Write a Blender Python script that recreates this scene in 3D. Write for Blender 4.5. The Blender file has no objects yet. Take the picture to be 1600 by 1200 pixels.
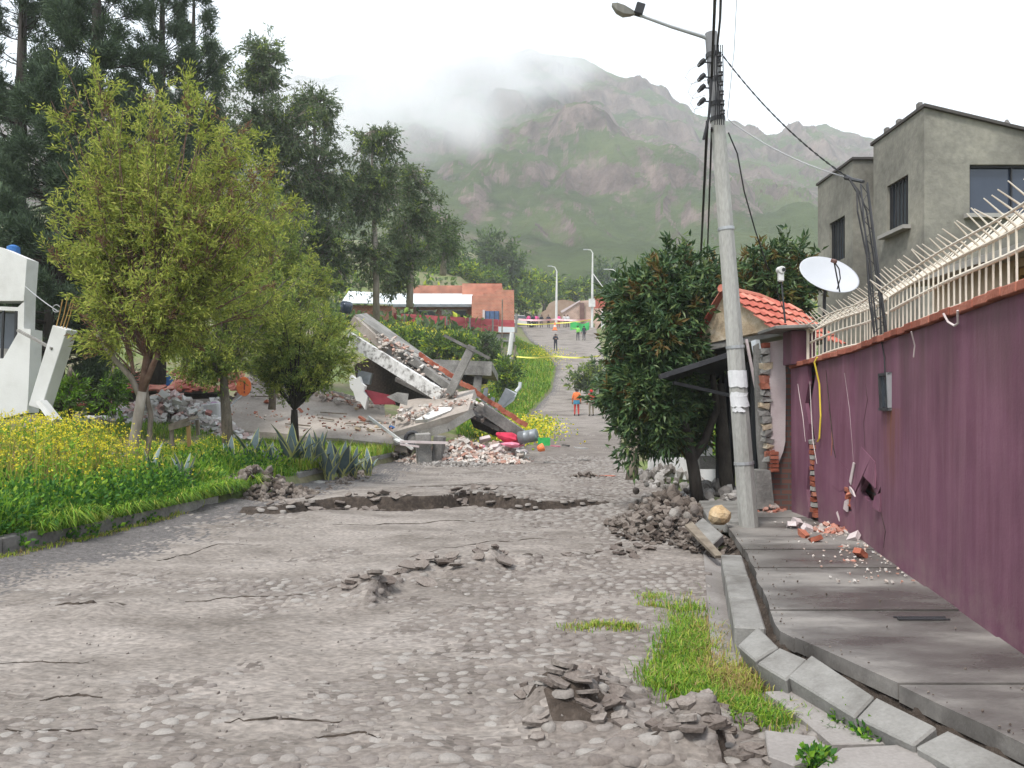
import bpy, bmesh, math, random
import numpy as np
from mathutils import Vector, Matrix, Euler

scene = bpy.context.scene
COL = scene.collection
R = math.radians

# ------------------------------------------------------------------ camera
F_PX, HOR, CAMZ = 1250.0, 638.0, 1.6          # focal length in photo pixels, horizon row, eye height
cam_d = bpy.data.cameras.new('camera')
cam = bpy.data.objects.new('camera', cam_d)
COL.objects.link(cam)
cam.location = (0, 0, CAMZ)
cam.rotation_euler = (R(90), 0, 0)
cam_d.sensor_width = 36.0
cam_d.lens = 36.0 * F_PX / 1600.0
cam_d.shift_y = (HOR - 600.0) / 1600.0
cam_d.clip_start = 0.05
cam_d.clip_end = 6000.0
scene.camera = cam

# ------------------------------------------------------------------ sky, sun, exposure
SUN_EL, SUN_AZ = R(58), R(215)                 # azimuth measured from +Y clockwise
world = bpy.data.worlds.new('World')
scene.world = world
world.use_nodes = True
wn = world.node_tree
wn.nodes.clear()
w_out = wn.nodes.new('ShaderNodeOutputWorld')
w_bg = wn.nodes.new('ShaderNodeBackground')
w_sky = wn.nodes.new('ShaderNodeTexSky')
w_sky.sky_type = 'NISHITA'
w_sky.sun_disc = False
w_sky.sun_elevation = SUN_EL
w_sky.sun_rotation = SUN_AZ
w_sky.air_density = 1.0
w_sky.dust_density = 4.0
w_mix = wn.nodes.new('ShaderNodeMix')
w_mix.data_type = 'RGBA'
w_mix.inputs[0].default_value = 0.93           # a thick even overcast in front of the blue
w_mix.inputs[7].default_value = (11.7, 12.7, 13.9, 1)
wn.links.new(w_sky.outputs[0], w_mix.inputs[6])
wn.links.new(w_mix.outputs[2], w_bg.inputs[0])
w_bg.inputs[1].default_value = 0.074
wn.links.new(w_bg.outputs[0], w_out.inputs[0])

sun_d = bpy.data.lights.new('sun', 'SUN')
sun_d.energy = 2.7
sun_d.angle = R(12)
sun_d.color = (1.0, 0.965, 0.915)
sun = bpy.data.objects.new('sun', sun_d)
COL.objects.link(sun)
sdir = Vector((math.sin(SUN_AZ) * math.cos(SUN_EL), math.cos(SUN_AZ) * math.cos(SUN_EL), math.sin(SUN_EL)))
sun.rotation_euler = sdir.to_track_quat('Z', 'Y').to_euler()
sun.location = sdir * 60

scene.view_settings.view_transform = 'Standard'
scene.view_settings.look = 'None'
scene.view_settings.gamma = 1.0
scene.view_settings.exposure = 0.72
scene.view_settings.use_curve_mapping = False
scene.render.engine = 'CYCLES'
cy = scene.cycles
cy.max_bounces = 6
cy.diffuse_bounces = 3
cy.glossy_bounces = 2
cy.transmission_bounces = 3
cy.transparent_max_bounces = 6
cy.volume_bounces = 6
cy.use_denoising = True
cy.caustics_reflective = False
cy.caustics_refractive = False

# ------------------------------------------------------------------ helpers
def P(px, py, Y):
    """photo pixel + distance -> point in the street"""
    return Vector(((px - 800.0) / F_PX * Y, Y, CAMZ + (HOR - py) / F_PX * Y))

def tag(o, label=None, cat=None, group=None, kind=None):
    if label: o['label'] = label
    if cat: o['category'] = cat
    if group: o['group'] = group
    if kind: o['kind'] = kind
    return o

ORG = {}
def thing(name, label, cat, loc, group=None, kind=None):
    o = bpy.data.objects.new(name, None)
    COL.objects.link(o)
    o.location = loc
    o.empty_display_size = 0.1
    ORG[o.name] = Vector(loc)
    return tag(o, label, cat, group, kind)

def put(name, me, parent=None, origin=None, label=None, cat=None, group=None, kind=None):
    o = bpy.data.objects.new(name, me)
    COL.objects.link(o)
    if parent is not None:
        o.parent = parent
        ORG[o.name] = ORG[parent.name]
    else:
        o.location = origin or (0, 0, 0)
        ORG[o.name] = Vector(origin or (0, 0, 0))
    return tag(o, label, cat, group, kind)

def np_mesh(name, V, F, mats, parent=None, label=None, cat=None, group=None, kind=None, smooth=False, midx=None):
    """V (n,3) world coordinates, F (m,3|4) face indices"""
    V = np.asarray(V, dtype=np.float64).reshape(-1, 3)
    F = np.asarray(F, dtype=np.int32)
    if parent is not None:
        org = np.array(ORG[parent.name])
    else:
        org = np.array([(V[:, 0].min() + V[:, 0].max()) / 2, (V[:, 1].min() + V[:, 1].max()) / 2, V[:, 2].min()])
    me = bpy.data.meshes.new(name)
    me.vertices.add(len(V))
    me.vertices.foreach_set('co', (V - org).astype(np.float32).ravel())
    k = F.shape[1]
    me.loops.add(F.size)
    me.loops.foreach_set('vertex_index', F.ravel())
    me.polygons.add(len(F))
    me.polygons.foreach_set('loop_start', np.arange(0, F.size, k, dtype=np.int32))
    if midx is not None:
        me.polygons.foreach_set('material_index', np.asarray(midx, dtype=np.int32))
    me.polygons.foreach_set('use_smooth', np.full(len(F), smooth))
    me.update(calc_edges=True)
    for m in (mats if isinstance(mats, (list, tuple)) else [mats]):
        me.materials.append(m)
    return put(name, me, parent, tuple(org), label, cat, group, kind)

class MB:
    """collects shapes in world coordinates, then links them as ONE mesh object"""
    def __init__(s):
        s.v, s.f, s.m = [], [], []
        s.mi = 0
    def mesh(s, vs, fs):
        b = len(s.v)
        s.v += [tuple(x) for x in vs]
        for f in fs:
            s.f.append(tuple(i + b for i in f)); s.m.append(s.mi)
        return s
    def hexa(s, p):          # 4 bottom, 4 top (same winding)
        return s.mesh(p, [(0, 3, 2, 1), (4, 5, 6, 7), (0, 1, 5, 4), (1, 2, 6, 5), (2, 3, 7, 6), (3, 0, 4, 7)])
    def box(s, c, size, rot=(0, 0, 0)):
        M = Euler(rot).to_matrix(); c = Vector(c)
        x, y, z = size[0] / 2, size[1] / 2, size[2] / 2
        return s.hexa([c + M @ Vector(q) for q in [(-x, -y, -z), (x, -y, -z), (x, y, -z), (-x, y, -z), (-x, -y, z), (x, -y, z), (x, y, z), (-x, y, z)]])
    def b2(s, x0, x1, y0, y1, z0, z1):
        return s.box(((x0 + x1) / 2, (y0 + y1) / 2, (z0 + z1) / 2), (x1 - x0, y1 - y0, z1 - z0))
    def extrude(s, poly, vec):
        n = len(poly); vec = Vector(vec)
        a = [Vector(q) for q in poly]; b = [q + vec for q in a]
        fs = [tuple(range(n)), tuple(reversed(range(n, 2 * n)))]
        fs += [(i, n + i, n + (i + 1) % n, (i + 1) % n) for i in range(n)]
        return s.mesh(a + b, fs)
    def slab(s, quad, th):
        q = [Vector(x) for x in quad]
        nrm = (q[1] - q[0]).cross(q[3] - q[0]).normalized()
        return s.extrude(q, nrm * th)
    def bar(s, p0, p1, w, h=None, up=(0, 0, 1)):
        p0, p1 = Vector(p0), Vector(p1); h = h or w
        d = (p1 - p0).normalized(); up = Vector(up)
        if abs(d.dot(up)) > 0.98: up = Vector((0, 1, 0))
        a = d.cross(up).normalized() * w / 2; b = a.cross(d).normalized() * h / 2
        return s.hexa([p0 - a - b, p0 + a - b, p0 + a + b, p0 - a + b, p1 - a - b, p1 + a - b, p1 + a + b, p1 - a + b])
    def tube(s, pts, rad, n=8, cap=True):
        pts = [Vector(p) for p in pts]; m = len(pts)
        if not isinstance(rad, (list, tuple)): rad = [rad] * m
        vs, fs = [], []
        ref = None
        for i, p in enumerate(pts):
            d = (pts[min(i + 1, m - 1)] - pts[max(i - 1, 0)]).normalized()
            if ref is None:
                ref = Vector((1, 0, 0)) if abs(d.x) < 0.8 else Vector((0, 1, 0))
            a = (ref - d * ref.dot(d)).normalized(); ref = a
            b = d.cross(a)
            for k in range(n):
                t = 2 * math.pi * k / n
                vs.append(p + (a * math.cos(t) + b * math.sin(t)) * rad[i])
        for i in range(m - 1):
            for k in range(n):
                fs.append((i * n + k, i * n + (k + 1) % n, (i + 1) * n + (k + 1) % n, (i + 1) * n + k))
        if cap:
            fs.append(tuple(reversed(range(n)))); fs.append(tuple(range((m - 1) * n, m * n)))
        return s.mesh(vs, fs)
    def lathe(s, c, prof, n=16, M=None):
        c = Vector(c); M = M or Matrix.Identity(3)
        vs, fs = [], []
        for r, z in prof:
            for k in range(n):
                t = 2 * math.pi * k / n
                vs.append(c + M @ Vector((r * math.cos(t), r * math.sin(t), z)))
        for i in range(len(prof) - 1):
            for k in range(n):
                fs.append((i * n + k, i * n + (k + 1) % n, (i + 1) * n + (k + 1) % n, (i + 1) * n + k))
        fs.append(tuple(reversed(range(n)))); fs.append(tuple(range((len(prof) - 1) * n, len(prof) * n)))
        return s.mesh(vs, fs)
    def rock(s, c, size, rng, sub=1, jag=0.25, rot=None):
        vs, fs = ICO[sub]
        M = Euler(rot or (rng.uniform(0, 6.3), rng.uniform(0, 6.3), rng.uniform(0, 6.3))).to_matrix()
        c = Vector(c)
        return s.mesh([c + M @ Vector((v[0] * size[0] * rng.uniform(1 - jag, 1 + jag), v[1] * size[1] * rng.uniform(1 - jag, 1 + jag), v[2] * size[2] * rng.uniform(1 - jag, 1 + jag))) for v in vs], fs)
    def chunk(s, c, size, rng, rot=None, jag=0.18):
        """an irregular broken block (hexahedron with uneven corners)"""
        M = Euler(rot or (rng.uniform(-.7, .7), rng.uniform(-.7, .7), rng.uniform(0, 6.3))).to_matrix()
        c = Vector(c); q = []
        for z in (-1, 1):
            for x, y in ((-1, -1), (1, -1), (1, 1), (-1, 1)):
                q.append(c + M @ Vector((x * size[0] / 2 * rng.uniform(1 - 2 * jag, 1 + jag), y * size[1] / 2 * rng.uniform(1 - 2 * jag, 1 + jag), z * size[2] / 2 * rng.uniform(1 - jag, 1 + jag))))
        return s.hexa(q)
    def plate(s, c, r, th, rng, n=7, rot=(0, 0, 0), asp=1.0):
        """an irregular flat plate with broken outline"""
        M = Euler(rot).to_matrix(); c = Vector(c); a0 = rng.uniform(0, 6.3)
        top, bot = [], []
        for k in range(n):
            t = a0 + 2 * math.pi * (k + rng.uniform(-.25, .25)) / n; q = r * rng.uniform(.65, 1.1)
            top.append(c + M @ Vector((math.cos(t) * q, math.sin(t) * q * asp, th / 2 + rng.uniform(-.2, .2) * th)))
            bot.append(c + M @ Vector((math.cos(t) * q * .92, math.sin(t) * q * asp * .92, -th / 2)))
        fs = [tuple(range(n)), tuple(reversed(range(n, 2 * n)))] + [(i, n + i, n + (i + 1) % n, (i + 1) % n) for i in range(n)]
        return s.mesh(top + bot, fs)
    def build(s, name, mat, parent=None, label=None, cat=None, group=None, kind=None, smooth=False, bevel=0.0):
        V = s.v
        if parent is not None:
            org = ORG[parent.name]
        else:
            xs = [v[0] for v in V]; ys = [v[1] for v in V]; zs = [v[2] for v in V]
            org = Vector(((min(xs) + max(xs)) / 2, (min(ys) + max(ys)) / 2, min(zs)))
        me = bpy.data.meshes.new(name)
        me.from_pydata([(v[0] - org[0], v[1] - org[1], v[2] - org[2]) for v in V], [], s.f)
        for m in (mat if isinstance(mat, (list, tuple)) else [mat]): me.materials.append(m)
        me.polygons.foreach_set('material_index', s.m)
        bm = bmesh.new(); bm.from_mesh(me)
        bmesh.ops.recalc_face_normals(bm, faces=bm.faces)
        if bevel > 0:
            bmesh.ops.bevel(bm, geom=list(bm.edges), offset=bevel, segments=1, affect='EDGES', profile=0.6, clamp_overlap=True)
        bm.to_mesh(me); bm.free()
        if smooth: me.polygons.foreach_set('use_smooth', [True] * len(me.polygons))
        me.update()
        return put(name, me, parent, tuple(org), label, cat, group, kind)

def _ico(sub):
    bm = bmesh.new(); bmesh.ops.create_icosphere(bm, subdivisions=sub, radius=1)
    r = ([tuple(v.co) for v in bm.verts], [tuple(v.index for v in f.verts) for f in bm.faces]); bm.free(); return r
ICO = {1: _ico(1), 2: _ico(2), 3: _ico(3)}

def copy_tree(o, parent=None, loc=None, rotz=None, label=None, group=None):
    c = o.copy(); COL.objects.link(c)
    c.parent = parent
    if loc is not None: c.location = loc; ORG[c.name] = Vector(loc)
    if rotz is not None: c.rotation_euler = (0, 0, rotz)
    if label: c['label'] = label
    if group: c['group'] = group
    for ch in list(o.children): copy_tree(ch, c)
    return c

HAZE_D, CLOUD_D = 0.0006, 0.022
# numpy value noise
def _h(ix, iy, seed):
    n = (ix.astype(np.int64) * 374761393 + iy.astype(np.int64) * 668265263 + seed * 1442695041) & 0x7fffffff
    n = ((n ^ (n >> 13)) * 1274126177) & 0x7fffffff
    return ((n ^ (n >> 16)) & 0xffff) / 65535.0
def vnoise(x, y, seed=0):
    x = np.asarray(x, float); y = np.asarray(y, float)
    ix, iy = np.floor(x), np.floor(y); fx, fy = x - ix, y - iy
    fx = fx * fx * (3 - 2 * fx); fy = fy * fy * (3 - 2 * fy)
    a, b = _h(ix, iy, seed), _h(ix + 1, iy, seed); c, d = _h(ix, iy + 1, seed), _h(ix + 1, iy + 1, seed)
    return (a * (1 - fx) + b * fx) * (1 - fy) + (c * (1 - fx) + d * fx) * fy
def fbm(x, y, oct=4, seed=0):
    t, a, s = 0, 0.5, 0
    for k in range(oct):
        t = t + a * vnoise(np.asarray(x) * 2 ** k, np.asarray(y) * 2 ** k, seed + k * 17); s += a; a *= 0.5
    return t / s
def sstep(a, b, x):
    t = np.clip((np.asarray(x, float) - a) / (b - a), 0, 1); return t * t * (3 - 2 * t)

# ------------------------------------------------------------------ materials
def mat(name, cols, rough=0.85, scale=3.0, bump=0.0, bscale=None, stretch=(1, 1, 1), rand=0.0, spec=0.3, metal=0.0,
        island=False, detail=6.0, coord='pos', trans=0.0, rough2=None, stops=None, fine=0.0, fscale=60.0):
    """principled material: colour ramp over noise (world position), optional per-object or per-piece variation, bump, leaf translucency"""
    m = bpy.data.materials.new(name); m.use_nodes = True
    nt = m.node_tree; nt.nodes.clear(); N = nt.nodes.new; L = nt.links.new
    out = N('ShaderNodeOutputMaterial'); pb = N('ShaderNodeBsdfPrincipled')
    pb.inputs['Roughness'].default_value = rough
    pb.inputs['Metallic'].default_value = metal
    pb.inputs['Specular IOR Level'].default_value = spec
    geo = N('ShaderNodeNewGeometry'); oi = N('ShaderNodeObjectInfo')
    mp = N('ShaderNodeMapping'); mp.inputs['Scale'].default_value = stretch
    if coord == 'pos': L(geo.outputs['Position'], mp.inputs['Vector'])
    else:
        tc = N('ShaderNodeTexCoord'); L(tc.outputs['Object'], mp.inputs['Vector'])
    nz = N('ShaderNodeTexNoise'); nz.inputs['Scale'].default_value = scale; nz.inputs['Detail'].default_value = detail
    nz.inputs['Roughness'].default_value = 0.62
    L(mp.outputs[0], nz.inputs['Vector'])
    fac = nz.outputs['Fac']
    if island or rand:
        mx = N('ShaderNodeMix'); mx.inputs[0].default_value = rand if rand else 0.75
        L(fac, mx.inputs[2]); L(geo.outputs['Random Per Island'] if island else oi.outputs['Random'], mx.inputs[3]); fac = mx.outputs[0]
    rp = N('ShaderNodeValToRGB'); els = rp.color_ramp.elements
    n = len(cols)
    if stops is None:
        lo, hi = (0.3, 0.7) if not island else (0.12, 0.88)
        stops = [lo + (hi - lo) * i / max(n - 1, 1) for i in range(n)]
    while len(els) < n: els.new(0.5)
    for e, c, t in zip(els, cols, stops): e.position = t; e.color = (c[0], c[1], c[2], 1)
    L(fac, rp.inputs[0])
    col = rp.outputs[0]
    if fine > 0:
        n2 = N('ShaderNodeTexNoise'); n2.inputs['Scale'].default_value = fscale; n2.inputs['Detail'].default_value = 3
        L(mp.outputs[0], n2.inputs['Vector'])
        mr = N('ShaderNodeMapRange'); mr.inputs['From Min'].default_value = .3; mr.inputs['From Max'].default_value = .7
        mr.inputs['To Min'].default_value = 1 - fine; mr.inputs['To Max'].default_value = 1 + fine
        L(n2.outputs['Fac'], mr.inputs[0])
        vm = N('ShaderNodeVectorMath'); vm.operation = 'SCALE'; L(col, vm.inputs[0]); L(mr.outputs[0], vm.inputs['Scale']); col = vm.outputs[0]
    L(col, pb.inputs['Base Color'])
    if rough2 is not None:
        mr2 = N('ShaderNodeMapRange'); mr2.inputs['From Min'].default_value = .35; mr2.inputs['From Max'].default_value = .65
        mr2.inputs['To Min'].default_value = rough2; mr2.inputs['To Max'].default_value = rough
        L(fac, mr2.inputs[0]); L(mr2.outputs[0], pb.inputs['Roughness'])
    if bump > 0:
        bp = N('ShaderNodeBump'); bp.inputs['Strength'].default_value = bump; bp.inputs['Distance'].default_value = 0.02
        nb = N('ShaderNodeTexNoise'); nb.inputs['Scale'].default_value = bscale or scale * 8; nb.inputs['Detail'].default_value = 5
        L(mp.outputs[0], nb.inputs['Vector']); L(nb.outputs['Fac'], bp.inputs['Height']); L(bp.outputs[0], pb.inputs['Normal'])
    sh = pb.outputs[0]
    if trans > 0:
        tr = N('ShaderNodeBsdfTranslucent'); L(col, tr.inputs[0])
        ms = N('ShaderNodeMixShader'); ms.inputs[0].default_value = trans
        L(pb.outputs[0], ms.inputs[1]); L(tr.outputs[0], ms.inputs[2]); sh = ms.outputs[0]
    L(sh, out.inputs[0])
    return m

def brick_mat(name, c1, c2, mortar, sx, sy, msize=0.02, bump=0.5):
    """bricks too far off to pick apart: brick texture over real wall coordinates (x or y along the wall, z up)"""
    m = bpy.data.materials.new(name); m.use_nodes = True
    nt = m.node_tree; N = nt.nodes.new; L = nt.links.new; pb = nt.nodes['Principled BSDF']
    pb.inputs['Roughness'].default_value = 0.9
    geo = N('ShaderNodeNewGeometry'); sp = N('ShaderNodeSeparateXYZ'); L(geo.outputs['Position'], sp.inputs[0])
    ad = N('ShaderNodeMath'); ad.operation = 'ADD'; L(sp.outputs[0], ad.inputs[0]); L(sp.outputs[1], ad.inputs[1])
    cb = N('ShaderNodeCombineXYZ'); L(ad.outputs[0], cb.inputs[0]); L(sp.outputs[2], cb.inputs[1])
    bt = N('ShaderNodeTexBrick'); L(cb.outputs[0], bt.inputs['Vector'])
    bt.inputs['Scale'].default_value = 1.0
    bt.inputs['Color1'].default_value = (*c1, 1); bt.inputs['Color2'].default_value = (*c2, 1); bt.inputs['Mortar'].default_value = (*mortar, 1)
    bt.inputs['Mortar Size'].default_value = msize; bt.inputs['Brick Width'].default_value = sx; bt.inputs['Row Height'].default_value = sy
    nz = N('ShaderNodeTexNoise'); nz.inputs['Scale'].default_value = 1.3; L(geo.outputs['Position'], nz.inputs['Vector'])
    mr = N('ShaderNodeMapRange'); mr.inputs['From Min'].default_value = .3; mr.inputs['From Max'].default_value = .7; mr.inputs['To Min'].default_value = .75; mr.inputs['To Max'].default_value = 1.15
    L(nz.outputs[0], mr.inputs[0])
    vm = N('ShaderNodeVectorMath'); vm.operation = 'SCALE'; L(bt.outputs[0], vm.inputs[0]); L(mr.outputs[0], vm.inputs['Scale'])
    L(vm.outputs[0], pb.inputs['Base Color'])
    return m

M = {}
M['dirt'] = mat('road_dirt_shade_streaks', [(0.099, 0.083, 0.071), (0.172, 0.149, 0.131), (0.241, 0.212, 0.189), (0.202, 0.179, 0.162)], .95, 1.3, .7, 30, stretch=(0.516, 0.920, 0.860), fine=.30, fscale=38, stops=[.28, .43, .60, .74])  # dark ramp end paints in the streaky crevice shade of the cobbles
M['joint'] = mat('dirt_between_cobbles', [(0.095, 0.079, 0.069), (0.155, 0.132, 0.116), (0.202, 0.176, 0.157)], .95, 4, .8, 40, stretch=(0.430, 0.920, 0.860), fine=.3, fscale=50)
M['cobble'] = mat('cobble_stone', [(0.142, 0.118, 0.104), (0.204, 0.181, 0.160), (0.266, 0.246, 0.225)], .75, 9, .35, 60, rand=.55, fine=.12, fscale=80)
M['cobble_i'] = mat('cobble_stone_small', [(0.148, 0.124, 0.110), (0.198, 0.174, 0.157), (0.261, 0.240, 0.219)], .78, 9, .3, 60, island=True, fine=.12, fscale=80)
M['crust'] = mat('dried_mud_crust', [(0.112, 0.089, 0.077), (0.175, 0.147, 0.129), (0.230, 0.202, 0.181)], .95, 8, .6, 50, rand=.35, fine=.2)
M['crust_i'] = mat('mud_clod', [(0.063, 0.047, 0.038), (0.133, 0.108, 0.091), (0.216, 0.185, 0.161)], .95, 8, .6, 50, island=True, fine=.2)
M['soil_shade'] = mat('damp_soil_and_shade', [(.025, .019, .015), (.05, .038, .03), (.085, .066, .053)], .95, 14, .7, 60)  # damp earth colour that also paints the shade in cracks and voids
M['gravel'] = mat('dark_gravel', [(0.063, 0.057, 0.054), (0.108, 0.098, 0.095), (0.158, 0.145, 0.140)], .9, 22, .6, 90, fine=.3, fscale=70)
M['ground'] = mat('earth_and_turf', [(0.075, 0.112, 0.026), (0.120, 0.150, 0.045), (0.158, 0.135, 0.083), (0.098, 0.150, 0.030)], .95, .35, .4, 8, fine=.25, fscale=6)
M['kerb'] = mat('kerb_concrete', [(0.121, 0.113, 0.102), (0.200, 0.193, 0.179), (0.256, 0.249, 0.233)], .85, 3.5, .25, 60, fine=.09)
M['old_conc'] = mat('weathered_concrete', [(0.119, 0.112, 0.104), (0.216, 0.205, 0.190), (0.312, 0.298, 0.279)], .9, 1.6, .4, 30, fine=.18, fscale=30)
M['slab_dust'] = mat('dusty_fallen_slab', [(0.268, 0.231, 0.201), (0.350, 0.305, 0.268), (0.409, 0.365, 0.327)], .9, .8, .3, 25, fine=.12, fscale=14)
M['conc_dark'] = mat('dark_raw_concrete', [(0.085, 0.081, 0.076), (0.145, 0.136, 0.128), (0.204, 0.191, 0.178)], .9, 2, .4, 25, fine=.2, fscale=20)
M['pave'] = mat('pavement_wet_and_dry', [(.075, .069, .063), (.13, .12, .11), (.225, .208, .19), (.30, .278, .25)], .75, 1.0, .15, 70, stretch=(.6, 1.3, 1), rough2=.22, fine=.08, fscale=50, stops=[.34, .47, .58, .72], spec=.45)
M['gutter'] = mat('gutter_concrete', [(0.179, 0.160, 0.149), (0.253, 0.231, 0.216), (0.305, 0.286, 0.268)], .7, 1.2, .2, 50, stretch=(0.744, 0.856, 0.744), rough2=.45, fine=.1)
M['pole'] = mat('pole_concrete', [(0.231, 0.227, 0.209), (0.316, 0.312, 0.291), (0.377, 0.372, 0.347)], .85, 3, .25, 50, stretch=(0.856, 0.856, 0.214), fine=.12)
M['pole_top'] = mat('pole_dark_concrete', [(.13, .13, .14), (.20, .20, .21), (.26, .26, .27)], .85, 3, .25, 50, stretch=(1, 1, .25))
M['white'] = mat('white_plaster', [(0.491, 0.479, 0.458), (0.605, 0.597, 0.581), (0.655, 0.646, 0.634)], .85, 1.1, .15, 30, fine=.04)
M['pinkwhite'] = mat('pale_pink_plaster', [(0.458, 0.378, 0.370), (0.546, 0.466, 0.458), (0.598, 0.528, 0.515)], .85, 2.2, .2, 30, fine=.05)
M['house'] = mat('grey_cement_render', [(0.112, 0.106, 0.093), (0.177, 0.169, 0.144), (0.223, 0.214, 0.181), (0.298, 0.284, 0.233)], .9, .8, .35, 22, fine=.14, fscale=9, stops=[.3, .45, .56, .72])
M['house_top'] = mat('dark_coping', [(.05, .045, .042), (.085, .075, .07)], .8, 2)
M['winframe'] = mat('dark_window_metal', [(.018, .018, .02), (.03, .03, .033)], .5, 3)
M['sill'] = mat('sill_stone', [(.27, .26, .24), (.36, .345, .32)], .85, 4)
M['brick'] = mat('orange_brick', [(0.255, 0.072, 0.043), (0.365, 0.119, 0.072), (0.459, 0.187, 0.128)], .9, 6, .3, 50, rand=.5, fine=.12)
M['brick_i'] = mat('broken_brick', [(0.281, 0.076, 0.047), (0.425, 0.170, 0.119), (0.493, 0.306, 0.246), (0.468, 0.425, 0.391)], .9, 6, .3, 50, island=True, fine=.12)
M['rubble_i'] = mat('pale_rubble', [(0.391, 0.187, 0.136), (0.468, 0.357, 0.306), (0.510, 0.451, 0.399), (0.561, 0.527, 0.493), (0.340, 0.297, 0.264)], .9, 6, .3, 40, island=True, fine=.1)
M['stone_i'] = mat('grey_stone_rubble', [(0.145, 0.128, 0.115), (0.246, 0.225, 0.208), (0.357, 0.336, 0.315)], .9, 6, .3, 40, island=True, fine=.12)
M['coping'] = mat('terracotta_coping', [(0.204, 0.060, 0.038), (0.306, 0.098, 0.064), (0.391, 0.153, 0.106)], .85, 5, .3, 40, rand=.4, fine=.15)
M['cream'] = mat('cream_painted_iron', [(0.598, 0.528, 0.440), (0.686, 0.625, 0.537)], .55, 6, rand=.4, spec=.4)
M['blackcable'] = mat('black_cable', [(.012, .012, .014), (.022, .022, .025)], .6, 5)
M['greycable'] = mat('pale_wire', [(.30, .30, .31), (.40, .40, .41)], .6, 5)
M['metal'] = mat('galvanised_steel', [(.33, .34, .35), (.45, .46, .47)], .5, 5, metal=.5)
M['darkmetal'] = mat('dark_steel', [(.03, .03, .033), (.06, .06, .065)], .55, 5)
M['dish'] = mat('dish_pale_enamel', [(0.395, 0.401, 0.425), (0.431, 0.437, 0.461)], .5, 2)
M['paper'] = mat('torn_white_paper', [(0.546, 0.546, 0.554), (0.651, 0.651, 0.660)], .9, 14)
M['redtile'] = mat('red_roof_tile', [(0.357, 0.085, 0.060), (0.468, 0.145, 0.102), (0.527, 0.221, 0.162)], .8, 5, .2, 30, rand=.4, fine=.1)
M['stonegable'] = mat('stained_tan_plaster', [(.30, .22, .14), (.46, .37, .26), (.60, .53, .43)], .9, 4.5, .4, 25, fine=.15)
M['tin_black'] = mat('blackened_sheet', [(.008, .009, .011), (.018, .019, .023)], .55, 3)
M['tin_grey'] = mat('grey_metal_sheet', [(.16, .175, .19), (.27, .285, .30)], .45, 3, metal=.3)
M['roofwhite'] = mat('pale_sheet_roof', [(0.546, 0.581, 0.607), (0.634, 0.660, 0.678)], .5, 2)
M['redfence'] = mat('red_painted_sheet', [(.26, .035, .045), (.36, .06, .07), (.42, .09, .095)], .7, 1.2, stretch=(1, 1, 2))
M['glass'] = mat('dusky_glass', [(.05, .06, .075), (.075, .085, .10)], .12, 2, spec=.6)
M['glass_blue'] = mat('blue_glass', [(0.025, 0.035, 0.058), (0.037, 0.050, 0.075)], .1, 1.4, spec=.6)
M['wood'] = mat('old_grey_wood', [(.10, .08, .06), (.18, .15, .115), (.25, .21, .165)], .9, 6, .3, 30, stretch=(1, 1, .3))
M['wood_y'] = mat('varnished_wood', [(.30, .17, .06), (.42, .27, .10)], .6, 5, stretch=(1, 1, .3))
M['bark'] = mat('grey_brown_bark', [(.095, .075, .06), (.16, .13, .105), (.235, .20, .165)], .95, 9, .7, 40, stretch=(1, 1, .3), fine=.2)
M['bark_red'] = mat('reddish_stem', [(.11, .06, .045), (.17, .10, .075), (.22, .15, .115)], .95, 9, .4, 40)
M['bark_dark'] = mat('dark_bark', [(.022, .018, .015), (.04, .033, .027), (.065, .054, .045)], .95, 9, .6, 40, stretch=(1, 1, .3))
M['bark_euc'] = mat('pale_peeling_bark', [(.16, .13, .105), (.28, .24, .20), (.38, .34, .29)], .9, 5, .4, 30, stretch=(1, 1, .3))
def leaf(name, cols, trans=.4, rough=.6, big=.6):
    m = mat(name, cols, rough, .9, 0, island=True, trans=trans, spec=.25, rand=.6)
    return m
M['leaf_a'] = leaf('leaf_olive_yellow', [(0.112, 0.163, 0.033), (0.251, 0.310, 0.057), (0.409, 0.447, 0.085), (0.558, 0.542, 0.142)], .45)
M['leaf_b'] = leaf('leaf_mid_green', [(0.084, 0.138, 0.033), (0.167, 0.241, 0.052), (0.279, 0.353, 0.076), (0.391, 0.430, 0.104)], .45)
M['leaf_red'] = leaf('leaf_reddish', [(.13, .055, .045), (.19, .10, .065), (.22, .19, .07)])
M['leaf_pine'] = leaf('needle_dark', [(0.034, 0.057, 0.034), (0.062, 0.096, 0.053), (0.107, 0.152, 0.074)], .12)
M['leaf_euc'] = leaf('leaf_eucalyptus', [(0.057, 0.090, 0.046), (0.109, 0.152, 0.071), (0.178, 0.224, 0.103)], .3)
M['leaf_dark'] = leaf('leaf_glossy_dark', [(0.023, 0.051, 0.026), (0.049, 0.097, 0.039), (0.089, 0.146, 0.051), (0.162, 0.203, 0.065)], .15, .4)
M['leaf_rust'] = leaf('leaf_rusty_tip', [(.10, .06, .02), (.15, .10, .03), (.13, .14, .035)], .25)
M['leaf_bush'] = leaf('leaf_bright_bush', [(0.075, 0.150, 0.025), (0.150, 0.263, 0.037), (0.300, 0.388, 0.037), (0.500, 0.500, 0.037)], .3)
M['leaf_bush2'] = leaf('leaf_bush_green', [(0.044, 0.081, 0.025), (0.088, 0.150, 0.037), (0.150, 0.225, 0.050)], .3)
M['grass'] = leaf('grass_blade', [(0.075, 0.175, 0.015), (0.125, 0.275, 0.022), (0.200, 0.362, 0.031), (0.300, 0.413, 0.050)], .35)
M['grass_y'] = leaf('grass_yellowing', [(0.175, 0.300, 0.031), (0.275, 0.375, 0.037), (0.400, 0.425, 0.062), (0.475, 0.413, 0.150)], .35)
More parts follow.
